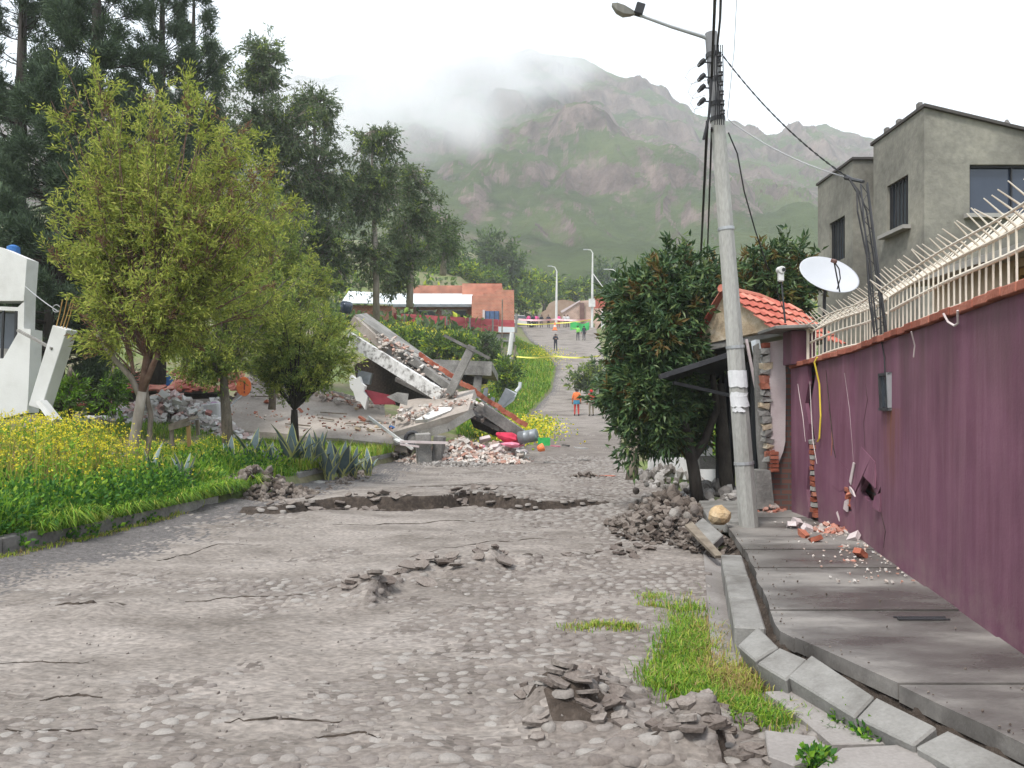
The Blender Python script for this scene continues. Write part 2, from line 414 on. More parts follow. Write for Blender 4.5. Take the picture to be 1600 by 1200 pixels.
M['grass_dry'] = leaf('grass_dry', [(.22, .16, .07), (.34, .24, .09), (.42, .33, .16)], .3)
M['herb'] = leaf('herb_leaf', [(0.025, 0.094, 0.015), (0.050, 0.150, 0.022), (0.100, 0.225, 0.031)], .3)
M['flower'] = leaf('yellow_petal', [(.62, .50, .02), (.75, .64, .03), (.82, .76, .12)], .3)
M['agave'] = mat('agave_blue_green', [(.06, .10, .105), (.11, .155, .16), (.17, .215, .215)], .5, 7, rand=.4)
M['agave_edge'] = mat('agave_yellow_margin', [(.38, .38, .12), (.50, .50, .20)], .55, 7)
M['blue'] = mat('blue_plastic', [(.02, .10, .30), (.04, .16, .42)], .5, 8)
M['orange'] = mat('orange_plastic', [(.75, .16, .05), (.85, .24, .09)], .5, 8)
M['red'] = mat('red_fabric', [(.42, .02, .05), (.60, .04, .09)], .8, 8)
M['pink'] = mat('pink_fabric', [(.65, .16, .26), (.75, .30, .38)], .8, 8)
M['maroon'] = mat('maroon_board', [(.16, .02, .03), (.25, .035, .05)], .7, 3)
M['brown'] = mat('brown_cupboard', [(.11, .055, .045), (.17, .09, .075)], .6, 4)
M['cloth'] = mat('white_cloth', [(0.528, 0.510, 0.528), (0.651, 0.642, 0.669)], .9, 8)
M['lilac'] = mat('lilac_cloth', [(.42, .22, .42), (.62, .42, .60)], .9, 6)
M['yellow'] = mat('yellow_plastic', [(.70, .50, .04), (.80, .62, .08)], .6, 8)
M['green'] = mat('green_plastic', [(.02, .30, .06), (.05, .42, .11)], .6, 8)
M['tape_y'] = mat('yellow_barrier_tape', [(.72, .66, .10), (.82, .76, .18)], .5, 3)
M['tape_r'] = mat('red_white_barrier_tape', [(.75, .22, .26), (.78, .70, .70)], .5, 1.2, stretch=(1, .1, .1))
M['boulder'] = mat('tan_boulder', [(.30, .20, .10), (.46, .33, .19), (.58, .46, .30)], .9, 7, .5, 30, fine=.2)
# ------------------------------------------------------------------ lie of the land
ZR = np.array([(-80, 0), (0, 0), (30, 0), (36, .15), (42, .45), (50, 1.1), (60, 2.9), (70, 5.1), (80, 7.3), (92, 9.4), (98, 10.6), (105, 12.2), (112, 13.0), (140, 18), (170, 27), (400, 60)], float)
XL = np.array([(-80, -12), (0, -6.3), (8.26, -5.3), (13.2, -4.6), (18, -4.0), (24.4, -3.3), (30, -2.2), (35, -.6), (42, .4), (50, 1.0), (60, 3.0), (70, 3.9), (80, 3.3), (92, 2.06), (105, 1.2), (125, 0), (400, 0)], float)
XR = np.array([(-80, -1), (0, 2.0), (4.0, 1.75), (4.85, 1.34), (5.04, 1.27), (8.8, 2.13), (12.7, 2.75), (19.6, 3.2), (32, 4.4), (50, 6.6), (60, 7.4), (70, 8.2), (80, 9.0), (92, 10), (105, 11), (125, 12), (400, 20)], float)
HL = np.array([(-80, .5), (6, .5), (14, .6), (20, 1.0), (30, 1.5), (40, 2.2), (50, 3.4), (60, 3.9), (75, 3.4), (90, 6), (110, 8), (140, 8), (400, 8)], float)
zroad = lambda Y: np.interp(Y, ZR[:, 0], ZR[:, 1])
xleft = lambda Y: np.interp(Y, XL[:, 0], XL[:, 1])
xright = lambda Y: np.interp(Y, XR[:, 0], XR[:, 1])
def gz(X, Y):
    X = np.asarray(X, float); Y = np.asarray(Y, float)
    zr = zroad(Y); dl = xleft(Y) - X; dr = X - xright(Y)
    step = .24 * (1 - sstep(24, 27, Y))
    left = step + (np.interp(Y, HL[:, 0], HL[:, 1]) - step) * sstep(0, 9, dl) + .10 * np.maximum(dl - 9, 0)
    right = .10 * sstep(0, 1.5, dr) + np.maximum(dr - 4, 0) * .10 * sstep(22, 45, Y)
    z = zr + np.where(dl > 0, left, 0) + np.where(dr > 0, right, 0)
    return z + (fbm(X * .45, Y * .45, 3, 5) - .5) * .35 * sstep(1.0, 5, np.maximum(dl, dr))

# rows and columns follow the street
def grid_faces(nr, nc):
    i = np.arange((nr - 1) * (nc - 1)); r, c = i // (nc - 1), i % (nc - 1); a = r * nc + c
    return np.stack([a, a + 1, a + nc + 1, a + nc], 1)

ys = np.concatenate([np.arange(-60, 0, 6.), np.arange(0, 30, .6), np.arange(30, 120, 1.2), np.arange(120, 240, 4), np.arange(240, 405, 15)])
dl = np.array([330, 180, 110, 75, 52, 38, 28, 21, 16, 12.5, 10, 8, 6.5, 5.2, 4.2, 3.3, 2.5, 1.8, 1.2, .7, .4, .22, .13])
rows = []
for y in ys:
    a, b = float(xleft(y)), float(xright(y))
    rows.append(np.concatenate([a - dl, [a + .05, a + .6], np.linspace(a + 1.2, b - 1.2, 4), [b - .6, b - .05], b + dl[::-1]]))
GX = np.array(rows); GY = np.repeat(ys[:, None], GX.shape[1], 1)
GZ = gz(GX, GY)
inroad = (GX > xleft(GY) - .01) & (GX < xright(GY) + .01)
GZ[inroad] -= .10
# the ground passes under the pavement and the gutter
pv = (GX > xright(GY)) & (GX < xright(GY) + 3.4) & (GY < 24) & (GY > -5)
GZ[pv] = np.minimum(GZ[pv], -.12)
np_mesh('ground', np.stack([GX, GY, GZ], 2), grid_faces(*GX.shape), M['ground'], label='earth and turf ground sloping up on both sides of the street', cat='ground', kind='structure', smooth=True)

# ------------------------------------------------------------------ the broken cobbled street
CR1 = [P(455, 800, 13), P(520, 792, 13), P(600, 796, 13), P(690, 790, 13), P(740, 786, 13), P(830, 791, 13), P(900, 786, 13), P(975, 782, 13)]
def on_road(px, py):          # pixel -> X, Y on the flat part of the street
    Y = CAMZ * F_PX / (py - HOR); return ((px - 800) / F_PX * Y, Y)
CR1 = np.array([on_road(*q) for q in ((440, 803), (500, 797), (560, 795), (620, 797), (690, 793), (740, 787), (830, 793), (900, 788), (985, 783))])
RID = np.array([on_road(*q) for q in ((60, 957), (180, 955), (330, 942), (450, 935), (545, 928), (590, 925), (640, 905), (700, 893), (765, 888), (830, 880), (960, 866), (1010, 860))])
RIDH = np.array([.03, .08, .035, .035, .09, .12, .10, .14, .17, .07, .05, 0])
MOUNDS = [(*on_road(885, 1108), .26, .36, .30, .5), (*on_road(1090, 1150), .19, .36, .34, -.3), (*on_road(930, 1075), .08, .4, .3, .2), (*on_road(1010, 1180), .09, .4, .2, .1)]
def road_h(X, Y):
    h = (fbm(X * .5, Y * .5, 3, 3) - .5) * .10 + (fbm(X * 2.2, Y * 2.2, 3, 9) - .5) * .045 + (fbm(X * 9, Y * 9, 3, 31) - .5) * .022
    # long shallow washboard folds pushed up by the slide
    h = h + .018 * np.maximum(0, np.sin(Y * 5.2 + 3.5 * fbm(X * .35, Y * .3, 3, 21) * 3)) ** 3 * sstep(2.6, 4, Y)
    # scarp: the far side stands higher
    yc = np.interp(X, CR1[:, 0], CR1[:, 1]) + (vnoise(X * 2.3, X * 0, 4) - .5) * .22 + (vnoise(X * 6, X * 0, 5) - .5) * .05
    a = np.interp(X, [-4.2, -3.3, -2.2, -.3, .6, 2.2], [.03, .13, .19, .19, .11, .0])
    h = h + a * sstep(-.03, .035, Y - yc) * (1 - sstep(.1, 4.5, Y - yc))
    h = h - .04 * np.exp(-((Y - yc + .12) / .12) ** 2) * (a > .05)
    # the heaved ridge: slow rise from the near side, sharp broken drop
    yr = np.interp(X, RID[:, 0], RID[:, 1]) + (vnoise(X * 5, X * 0, 8) - .5) * .22
    hr = np.interp(X, RID[:, 0], RIDH) * (.5 + vnoise(X * 6, X * 0 + 3, 12)); d = Y - yr
    h = h + hr * np.where(d < 0, np.exp(-(d / .30) ** 2), np.exp(-(d / .06) ** 2))
    for mx, my, mh, rx, ry, an in MOUNDS:
        u = (X - mx) * math.cos(an) + (Y - my) * math.sin(an); v = -(X - mx) * math.sin(an) + (Y - my) * math.cos(an)
        q = np.exp(-(u / rx) ** 2 * 2.2) * np.where(v < 0, np.exp(-(v / ry) ** 2 * 2.5), np.exp(-(v / (ry * .6)) ** 2 * 2.5))
        h = h + mh * q * (.75 + .6 * fbm(X * 8, Y * 8, 2, 77))
    h = h + (fbm(X * 2.5, Y * 13, 3, 51) - .5) * .03 * (1 - .6 * sstep(9, 16, Y))
    h = np.where(X > .23 * Y + .12, np.minimum(h, -.015) - .02, h)
    # gravel bank along the left kerb and a dip at the right edge
    h = h + .06 * np.exp(-((X - xleft(Y)) / .8) ** 2) * (1 - sstep(22, 28, Y))
    return h
yl = [1.4]
while yl[-1] < 140:
    y = yl[-1]
    st = .03 if y < 5.5 else max(.035, .0075 * y)
    if 12.3 < y < 13.9: st = .035
    if 7.2 < y < 9.4: st = .035
    yl.append(y + st)
yl = np.array(yl); nx = 230
RX = np.array([np.linspace(float(xleft(y)) - .02, float(xright(y)) + .02, nx) for y in yl]); RY = np.repeat(yl[:, None], nx, 1)
RZ = zroad(RY) + road_h(RX, RY)
# gravel along the edges, dirt in the middle: second material slot
rc = (RX[:-1, :-1] + RX[1:, 1:]) / 2; ryc = (RY[:-1, :-1] + RY[1:, 1:]) / 2
rg = np.random.default_rng(3)
edge = ((rc - xleft(ryc)) + rg.normal(size=rc.shape) * .22 < (.35 + 1.2 * fbm(rc * 1.5, ryc * 1.5, 4, 40)) * np.where(ryc < 26, 1, .3)).astype(int)
def mudness(cx, cyy): return fbm(cx * .55, cyy * .55, 3, 60) * .9 + vnoise(cx * 4, cyy * 4, 61) * .35 + .30 * sstep(1.2, -3.2, cx) + .12 * sstep(6, 14, cyy) - np.where((cyy > 9) & (cx > 1.0), .25, 0)
edge[(edge == 0) & (mudness(rc, ryc) + (fbm(rc * 11, ryc * 11, 2, 63) - .5) * .4 + rg.normal(size=rc.shape) * .03 < .74) & (ryc < 40)] = 2
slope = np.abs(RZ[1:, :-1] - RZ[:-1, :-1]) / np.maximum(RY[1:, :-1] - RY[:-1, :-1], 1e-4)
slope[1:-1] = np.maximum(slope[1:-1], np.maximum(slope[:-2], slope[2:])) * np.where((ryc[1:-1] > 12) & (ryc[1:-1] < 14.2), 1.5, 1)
edge[(slope > np.where(ryc < 6, 1.0, .75)) & (ryc < 20)] = 3  # near-black earth also paints in the shade of these steep faces
road = np_mesh('street', np.stack([RX, RY, RZ], 2), grid_faces(len(yl), nx), [M['dirt'], M['gravel'], M['joint'], M['soil_shade']], label='heaved cobbled street covered in pale dried mud', cat='street', kind='structure', smooth=True, midx=edge.ravel().astype(int))

# cobbles: jittered rows of set stones, some drowned in mud
rng = random.Random(4); nr = np.random.default_rng(4)
def cobble_shape(seed, n=9):
    q = random.Random(seed); vs = []
    rad = [q.uniform(.78, 1.12) for _ in range(n)]
    for f, z in ((1.0, -.5), (.93, .18), (.62, .42)):
        for k in range(n):
            t = 2 * math.pi * k / n; vs.append((math.cos(t) * rad[k] * f, math.sin(t) * rad[k] * f, z))
    vs.append((0, 0, .48)); fs = []
    for r in (0, 1):
        for k in range(n): fs.append((r * n + k, r * n + (k + 1) % n, (r + 1) * n + (k + 1) % n, (r + 1) * n + k))
    for k in range(n): fs.append((2 * n + k, 2 * n + (k + 1) % n, 3 * n))
    return vs, fs
cob = []
y = 2.3
while y < 26:
    sp = .105 if y < 11 else .13
    x0, x1 = float(xleft(y)) + .3, float(xright(y)) - .06
    x = x0 + rng.uniform(0, .1)
    while x < x1:
        w = sp * rng.uniform(.8, 1.45)
        cx, cyy = x + w / 2, y + rng.uniform(-.02, .02)
        x += w * 1.02
        if abs((cx / cyy)) > .70: continue
        mud = float(mudness(np.array([cx]), np.array([cyy]))[0])
        if mud > .84 + .14 * rng.random(): continue
        cob.append((cx, cyy, w * .48, sp * .46 * rng.uniform(.85, 1.12), mud, rng.randrange(8)))
    y += sp * .95
shapes = [cobble_shape(100 + k) for k in range(8)]
cob.sort(key=lambda c: (c[1] + .25 * abs(c[0] - .4)) + (2.0 if c[4] > .85 else 0))
near, rest = cob[:300], cob[300:]
cmesh = []
for k, (vs, fs) in enumerate(shapes):
    me = bpy.data.meshes.new('cobblestone'); me.from_pydata(vs, [], fs); me.materials.append(M['cobble'])
    me.polygons.foreach_set('use_smooth', [True] * len(fs)); me.update(); cmesh.append(me)
ro = ORG[road.name]
def cz(cx, cyy, mud): return float(zroad(cyy) + road_h(np.array([cx]), np.array([cyy]))[0])
for cx, cyy, a, b, mud, k in near:
    o = bpy.data.objects.new('cobblestone', cmesh[k]); COL.objects.link(o); o.parent = road
    lift = .018 - .050 * max(0, mud - .35)
    o.location = (cx - ro.x, cyy - ro.y, cz(cx, cyy, mud) - ro.z + lift - .016)
    o.rotation_euler = (rng.uniform(-.13, .13), rng.uniform(-.13, .13), rng.choice((0, math.pi)) + rng.uniform(-.2, .2))
    o.scale = (a, b, .036)
if rest:
    A = np.array([(c[0], c[1], c[2], c[3], c[4]) for c in rest]); ks = np.array([c[5] for c in rest])
    ZZ = zroad(A[:, 1]) + road_h(A[:, 0], A[:, 1]); VV, FF = [], []; off = 0
    for k in range(8):
        sel = ks == k; vs = np.array(shapes[k][0])
        a = A[sel]; th = nr.uniform(-.25, .25, len(a)); z = ZZ[sel] + .004 - .046 * np.maximum(0, a[:, 4] - .35)
        lx = vs[None, :, 0] * a[:, 2:3]; ly = vs[None, :, 1] * a[:, 3:4]
        X = a[:, 0:1] + lx * np.cos(th)[:, None] - ly * np.sin(th)[:, None]; Yv = a[:, 1:2] + lx * np.sin(th)[:, None] + ly * np.cos(th)[:, None]
        tilt = nr.uniform(-.12, .12, (len(a), 2))
        Z = z[:, None] + vs[None, :, 2] * .036 + lx * tilt[:, :1] + ly * tilt[:, 1:]
        VV.append(np.stack([X, Yv, Z], 2).reshape(-1, 3))
        f4 = [tuple(f) if len(f) == 4 else (f[0], f[1], f[2], f[2]) for f in shapes[k][1]]
        tri = []
        for f in shapes[k][1]:
            tri += [(f[0], f[1], f[2]), (f[0], f[2], f[3])] if len(f) == 4 else [tuple(f)]
        tri = np.array(tri); FF.append((tri[None] + (np.arange(len(a)) * len(vs))[:, None, None]).reshape(-1, 3) + off); off += len(a) * len(vs)
    np_mesh('cobblestone_field', np.concatenate(VV), np.concatenate(FF), M['cobble_i'], road, kind='stuff', smooth=True)

# broken crust plates standing along the heaves, with the dark soil they expose
def heave(line, n, r0, r1, lift, seed, spread=.10, tilt=(.2, .7), name='crust_plate'):
    q = random.Random(seed)
    for i in range(n):
        t = q.random() * (len(line) - 1); k = int(t); f = t - k
        x = line[k][0] * (1 - f) + line[k + 1][0] * f + q.gauss(0, spread); yy = line[k][1] * (1 - f) + line[k + 1][1] * f + q.gauss(0, spread)
        r = q.uniform(r0, r1); z = cz(x, yy, 0) + lift * q.uniform(.3, 1)
        mb = MB(); mb.plate((x, yy, z), r, q.uniform(.014, .028), q, q.choice((5, 6, 7)), (q.uniform(*tilt) * q.choice((1, 1, -1)), q.uniform(-.35, .35), q.uniform(-.4, .4)), q.uniform(.5, .9))
        mb.build(name, M['crust'], road)
def soil_face(line, hts, seed, name='exposed_soil'):
    """ragged dark earth showing in the broken edge, facing the near side"""
    q = random.Random(seed); vs, fs = [], []; pts = []
    for k in range(len(line) - 1):
        m = max(2, int((Vector(line[k + 1]) - Vector(line[k])).length / .05))
        for j in range(m):
            f = j / m; pts.append((line[k][0] * (1 - f) + line[k + 1][0] * f, line[k][1] * (1 - f) + line[k + 1][1] * f + q.uniform(-.02, .02), (hts[k] * (1 - f) + hts[k + 1] * f) * q.uniform(.55, 1.15)))
    for x, yy, h in pts:
        z = float(zroad(yy)) + float(road_h(np.array([x]), np.array([yy - .14]))[0])
        vs += [(x, yy - .01 - h * .25, z - .03), (x + q.uniform(-.02, .02), yy - .005 - h * .15 * q.random(), z + h * .55), (x, yy + .012 + h * .1, z + h), (x, yy + .03 + h * .6, z + h * .4 - .03)]
    for i in range(len(pts) - 1):
        for j in range(3): fs.append((i * 4 + j, i * 4 + 4 + j, i * 4 + 5 + j, i * 4 + 1 + j))
    mb = MB(); mb.mesh(vs, fs); return mb.build(name, M['soil_shade'], road)
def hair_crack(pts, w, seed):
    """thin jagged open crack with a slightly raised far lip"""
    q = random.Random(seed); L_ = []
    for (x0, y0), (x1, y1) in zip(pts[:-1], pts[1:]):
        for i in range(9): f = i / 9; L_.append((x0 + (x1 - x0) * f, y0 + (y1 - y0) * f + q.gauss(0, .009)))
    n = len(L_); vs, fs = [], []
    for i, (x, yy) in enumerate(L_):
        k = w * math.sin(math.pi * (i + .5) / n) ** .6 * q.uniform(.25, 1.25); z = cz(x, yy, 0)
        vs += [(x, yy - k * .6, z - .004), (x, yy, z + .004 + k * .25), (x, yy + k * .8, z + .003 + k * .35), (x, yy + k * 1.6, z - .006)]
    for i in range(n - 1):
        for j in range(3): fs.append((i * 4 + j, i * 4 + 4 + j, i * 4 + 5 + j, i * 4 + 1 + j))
    mb = MB(); mb.mesh(vs, fs); mb.build('open_crack', M['soil_shade'], road)  # dark earth strip painting the shade inside the crack
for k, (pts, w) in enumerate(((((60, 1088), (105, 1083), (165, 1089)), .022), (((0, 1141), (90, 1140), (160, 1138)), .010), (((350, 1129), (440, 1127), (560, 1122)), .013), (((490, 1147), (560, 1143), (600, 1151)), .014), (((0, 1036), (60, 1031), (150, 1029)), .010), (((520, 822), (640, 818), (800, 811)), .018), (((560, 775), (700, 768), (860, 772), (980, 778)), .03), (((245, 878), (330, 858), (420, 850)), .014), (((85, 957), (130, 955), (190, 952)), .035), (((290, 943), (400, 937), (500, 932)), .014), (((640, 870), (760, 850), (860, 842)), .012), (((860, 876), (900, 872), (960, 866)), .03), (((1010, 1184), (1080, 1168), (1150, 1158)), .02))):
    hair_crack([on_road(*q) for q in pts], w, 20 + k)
heave([tuple(q) for q in CR1[:4]], 34, .05, .12, .05, 31, .14)
heave([tuple(q) for q in CR1[3:7]], 12, .04, .09, .04, 32, .08)
heave([tuple(on_road(*q)) for q in ((715, 790), (740, 784), (765, 790))], 9, .06, .13, .10, 30, .08, (.4, .9))
heave([tuple(q) for q in RID[4:6]], 14, .05, .12, .04, 33, .08)
heave([tuple(q) for q in RID[6:9]], 40, .05, .13, .05, 34, .13)
heave([tuple(q) for q in RID[9:]], 16, .04, .10, .03, 35, .12)
heave([tuple(on_road(*q)) for q in ((840, 1098), (880, 1066), (945, 1098))], 36, .035, .085, .045, 36, .06, (.15, .65))
heave([tuple(on_road(*q)) for q in ((850, 1135), (900, 1120), (960, 1140))], 24, .04, .09, .012, 37, .09, (.05, .3))
heave([tuple(on_road(*q)) for q in ((1060, 1130), (1100, 1105), (1150, 1140))], 36, .04, .095, .035, 38, .07, (.1, .55))
heave([tuple(on_road(*q)) for q in ((1030, 1175), (1080, 1160), (1180, 1165))], 26, .04, .09, .015, 39, .09, (.05, .35))

# grit and crumbs lying everywhere on the street
gq = random.Random(5); mb = MB()
for i in range(1300):
    y_ = 2.8 + 11 * gq.random() ** 1.6; x_ = gq.uniform(-.68, .30) * y_
    if not (float(xleft(y_)) + .1 < x_ < float(xright(y_)) - .05): continue
    s_ = gq.uniform(.003, .009) * (1 + .9 * (gq.random() < .06)); mb.rock((x_, y_, cz(x_, y_, 0) + s_ * .3), (s_ * 1.3, s_, s_ * .7), gq, 1, .25)
mb.build('road_grit', M['cobble_i'], road, kind='stuff')

# ------------------------------------------------------------------ pavement, gutter, kerbs on the right
def PZ(px, py, z):            # pixel -> point at height z
    Y = (CAMZ - z) * F_PX / (py - HOR); return Vector(((px - 800) / F_PX * Y, Y, z))
PZS = .15
pav = thing('pavement', 'wet patchy concrete pavement along the purple wall', 'pavement', (3, 7, 0), kind='structure')
# slab boundaries across the walk: left point, right point (top surface)
def pav_l(Y): return float(np.interp(Y, [1.0, 3.44, 4.4, 5.22, 7.81, 9.6, 12.5], [2.95, 2.22, 1.98, 1.74, 2.32, 2.62, 3.05]))
def wall_x(Y): return float(np.interp(Y, [0, 4.7, 7.9, 9.1, 11.2, 14], [2.06, 3.0, 3.65, 3.9, 3.92, 3.95]))
cuts = [1.3, 3.1, 4.2, 5.05, 5.75, 6.5, 7.3, 8.2, 9.35, 10.6, 12.3]
for i in range(len(cuts) - 1):
    a, b = cuts[i] + .006, cuts[i + 1] - .006
    t = (i * 37 % 5 - 2) * .004
    q = []
    for Y in (a, b): q += [(pav_l(Y), Y, PZS + t), (wall_x(Y) + .03, Y, PZS - .002 * i + t)]
    if 3.0 < a < 3.2: q[1] = (wall_x(a) + .03, a, PZS)
    mb = MB(); n = 8; vs = []; fs = []
    for r in range(5):
        f = r / 4
        for c in range(n + 1):
            g = c / n; Y = a + (b - a) * f; x = pav_l(Y) * (1 - g) + (wall_x(Y) + .03) * g
            if c == 0: x += rng.uniform(-.012, .012)
            vs.append((x, Y, PZS + t))
    for r in range(4):
        for c in range(n): k = r * (n + 1) + c; fs.append((k, k + 1, k + n + 2, k + n + 1))
    top = len(vs); ring = [c for c in range(n + 1)] + [(r + 1) * (n + 1) - 1 for r in range(1, 5)] + [4 * (n + 1) + c for c in range(n - 1, -1, -1)] + [r * (n + 1) for r in range(3, 0, -1)]
    for k in ring: vs.append((vs[k][0], vs[k][1], vs[k][2] - .09))
    for j in range(len(ring)): fs.append((ring[j], top + j, top + (j + 1) % len(ring), ring[(j + 1) % len(ring)]))
    mb.mesh(vs, fs); mb.build('slab', M['pave'], pav)
# dark earth under the slabs that shows in the crack beside the kerb
mb = MB(); vs, fs = [], []
ye = np.arange(1.3, 9.4, .06)
for Y in ye:
    x = pav_l(Y)
    vs += [(x - .42, Y, -.10 + rng.uniform(0, .02)), (x - .10 + rng.uniform(-.03, .03), Y, -.05 + rng.uniform(-.01, .03)), (x - .015 + rng.uniform(-.03, .03), Y, .03 + rng.uniform(-.02, .02)), (x + .05, Y, PZS - .03 + rng.uniform(-.02, .01))]
for i in range(len(ye) - 1):
    for j in range(3): fs.append((i * 4 + j, i * 4 + 1 + j, i * 4 + 5 + j, i * 4 + 4 + j))
mb.mesh(vs, fs); mb.build('earth_bed', M['soil_shade'], pav)
for i in range(60):
    pass
gr = MB(); c = PZ(1440, 966, PZS + .004)
for k in range(16): gr.box(c + Vector((-.16 + k * .021, .0, 0)), (.011, .05, .008), (0, 0, .0))
gr.box(c + Vector((0, -.03, .001)), (.36, .01, .008)); gr.box(c + Vector((0, .03, .001)), (.36, .01, .008))
gr.build('drain_grate', M['darkmetal'], pav)

# straight kerb run beside the gutter
kp = [(7.9, 2.30), (6.9, 2.075), (6.1, 1.895), (5.28, 1.71)]
def kerbstone(p, size, rot, label, group='pale concrete kerb stones along the pavement'):
    mb = MB(); mb.box(p, size, rot)
    return mb.build('kerb_stone', M['kerb'], None, label, 'kerb', group, bevel=.012)
ang = -math.atan2(.229, 1)
labs = ['long straight kerb stone at the foot of the leaning pole', 'straight kerb stone halfway along the gutter', 'straight kerb stone just before the tilted broken kerbs']
for i in range(3):
    (y0, x0), (y1, x1) = kp[i], kp[i + 1]; L = math.hypot(y1 - y0, x1 - x0)
    kerbstone(((x0 + x1) / 2 - .135, (y0 + y1) / 2, .03), (.20, L - .012, .25), (0, rng.uniform(-.03, .03), ang), labs[i])
# tilted, displaced kerb stones swinging round towards the camera: top-face corners read off the photo
tk = [((1182, 980), (1207, 1000), (1232, 1015), (1178, 1030), (1153, 1008), 'small kerb stone snapped off and tipped at the bend'),]
def tilted(c4, zs, depth, label):
    q = [PZ(px, py, z) for (px, py), z in zip(c4, zs)]
    mb = MB(); n = (q[1] - q[0]).cross(q[3] - q[0]).normalized()
    if n.z < 0: n = -n
    mb.extrude(q, -n * depth)
    mb.build('kerb_stone', M['kerb'], None, label, 'kerb', 'pale concrete kerb stones along the pavement', bevel=.010)
tilted([(1184, 978), (1216, 1010), (1180, 1032), (1152, 1008)], [.17, .15, .10, .10], .20, 'short kerb stone snapped off and tipped at the bend')
tilted([(1218, 1011), (1262, 1030), (1228, 1062), (1183, 1035)], [.15, .14, .09, .10], .20, 'kerb stone tipped towards the grass, second after the bend')
tilted([(1268, 1022), (1366, 1087), (1335, 1120), (1231, 1056)], [.16, .14, .08, .10], .20, 'long tilted kerb stone opposite the widest crack')
tilted([(1369, 1088), (1464, 1135), (1428, 1164), (1338, 1121)], [.14, .12, .07, .08], .20, 'tilted kerb stone above the sunken gutter slab')
tilted([(1480, 1140), (1640, 1215), (1580, 1250), (1430, 1166)], [.11, .10, .06, .07], .20, 'nearest kerb stone running out at the lower right corner')
# gutter
gut = thing('gutter', 'smooth concrete gutter channel beside the kerb', 'gutter', (1.8, 7, 0), kind='structure')
gc = [8.85, 7.9, 7.0, 6.1, 5.35, 4.95]
for i in range(len(gc) - 1):
    mb = MB(); a, b = gc[i] - .004, gc[i + 1] + .004; q = []
    for Y in (a, b):
        e = float(np.interp(Y, [4.9, 9], [1.25, 2.17])); q.append([(e - .02, Y, .012), (e + .16, Y, -.035), (e + .30, Y, -.045), (e + .40, Y, -.02)])
    vs = q[0] + q[1] + [(x, y_, z - .1) for x, y_, z in q[0] + q[1]]
    fs = [(0, 1, 5, 4), (1, 2, 6, 5), (2, 3, 7, 6), (8, 12, 13, 9), (9, 13, 14, 10), (10, 14, 15, 11), (0, 8, 9, 1), (1, 9, 10, 2), (2, 10, 11, 3), (4, 5, 13, 12), (5, 6, 14, 13), (6, 7, 15, 14), (0, 4, 12, 8), (3, 11, 15, 7)]
    mb.mesh(vs, fs); mb.build('gutter_slab', M['gutter'], gut)
# sunken pieces of gutter slab in the foreground
def flatslab(px, zs, th, m, name, parent=None, **kw):
    q = [PZ(x, y_, z) for (x, y_), z in zip(px, zs)]; mb = MB(); mb.extrude(q, (0, 0, -th)); return mb.build(name, m, parent, bevel=.006, **kw)
flatslab([(1195, 1080), (1240, 1078), (1400, 1160), (1300, 1162), (1250, 1120)], [.0, .01, .01, .0, .0], .08, M['gutter'], 'gutter_slab', gut)
flatslab([(1315, 1168), (1420, 1162), (1540, 1260), (1200, 1260)], [.02, .03, .03, .02], .1, M['gutter'], 'gutter_slab', gut)
flatslab([(1195, 1140), (1275, 1150), (1290, 1175), (1240, 1195), (1200, 1180)], [.01, .01, .012, .01, .01], .08, M['gutter'], 'gutter_slab', gut)

# ------------------------------------------------------------------ mountain
RD = np.array([(-1600, 330), (-900, 210), (-300, 150), (200, 150), (480, 125), (640, 108), (760, 90), (830, 84), (900, 98), (960, 118), (1000, 130), (1035, 146), (1055, 168), (1095, 188), (1130, 192), (1180, 205), (1215, 212), (1235, 200), (1290, 197), (1320, 210), (1360, 219), (1450, 250), (1600, 320), (1900, 390), (2500, 420), (3300, 460)], float)
pxs = np.concatenate([np.arange(-1600, 200, 40), np.arange(200, 1500, 4.), np.arange(1500, 3300, 40)])
ym = np.concatenate([np.linspace(158, 700, 200), np.linspace(706, 980, 22)])
U, V = np.meshgrid(pxs, ym); s = np.clip((V - 158) / 542, 0, 1)
rz = CAMZ + (HOR - np.interp(U, RD[:, 0], RD[:, 1])) / F_PX * 700
MX = (U - 800) / F_PX * V
base = zroad(V) * 0 + 24
gul = np.abs(fbm(MX * .010 + V * .004, V * .0028, 4, 90) - .5) * 2
fine = fbm(MX * .035, V * .02, 5, 95) - .5
rid = 1 - np.abs(fbm(MX * .030 + 2.2 * fbm(MX * .008, V * .008, 2, 97), V * .007, 4, 98) - .5) * 4
MZ = base + (rz - base) * s ** 1.12 - 70 * s * (1 - s) * (.55 - gul) * 1.4 + rid * 9 * np.minimum(s * 3, 1) * (1 - .6 * sstep(.93, 1, s)) + fine * 30 * np.minimum(s * 3, 1) * (1 - .7 * sstep(.93, 1, s))
tz = fbm(MX * .006, V * .006, 3, 99) * 26; ph = ((MZ + tz) / 42) % 1.0
MZ = MZ + 9 * (sstep(.35, .65, ph) - ph) * sstep(.12, .4, s) * (1 - .75 * sstep(.9, 1, s))
MZ = np.where(V > 700, MZ - (V - 700) * .5, MZ)
MZ[0] -= 6
m = bpy.data.materials.new('mountain_scrub_and_rock'); m.use_nodes = True
nt = m.node_tree; N = nt.nodes.new; L = nt.links.new; pb = nt.nodes['Principled BSDF']; pb.inputs['Roughness'].default_value = .95; pb.inputs['Specular IOR Level'].default_value = .1
geo = N('ShaderNodeNewGeometry'); sp = N('ShaderNodeSeparateXYZ'); L(geo.outputs['True Normal'], sp.inputs[0])
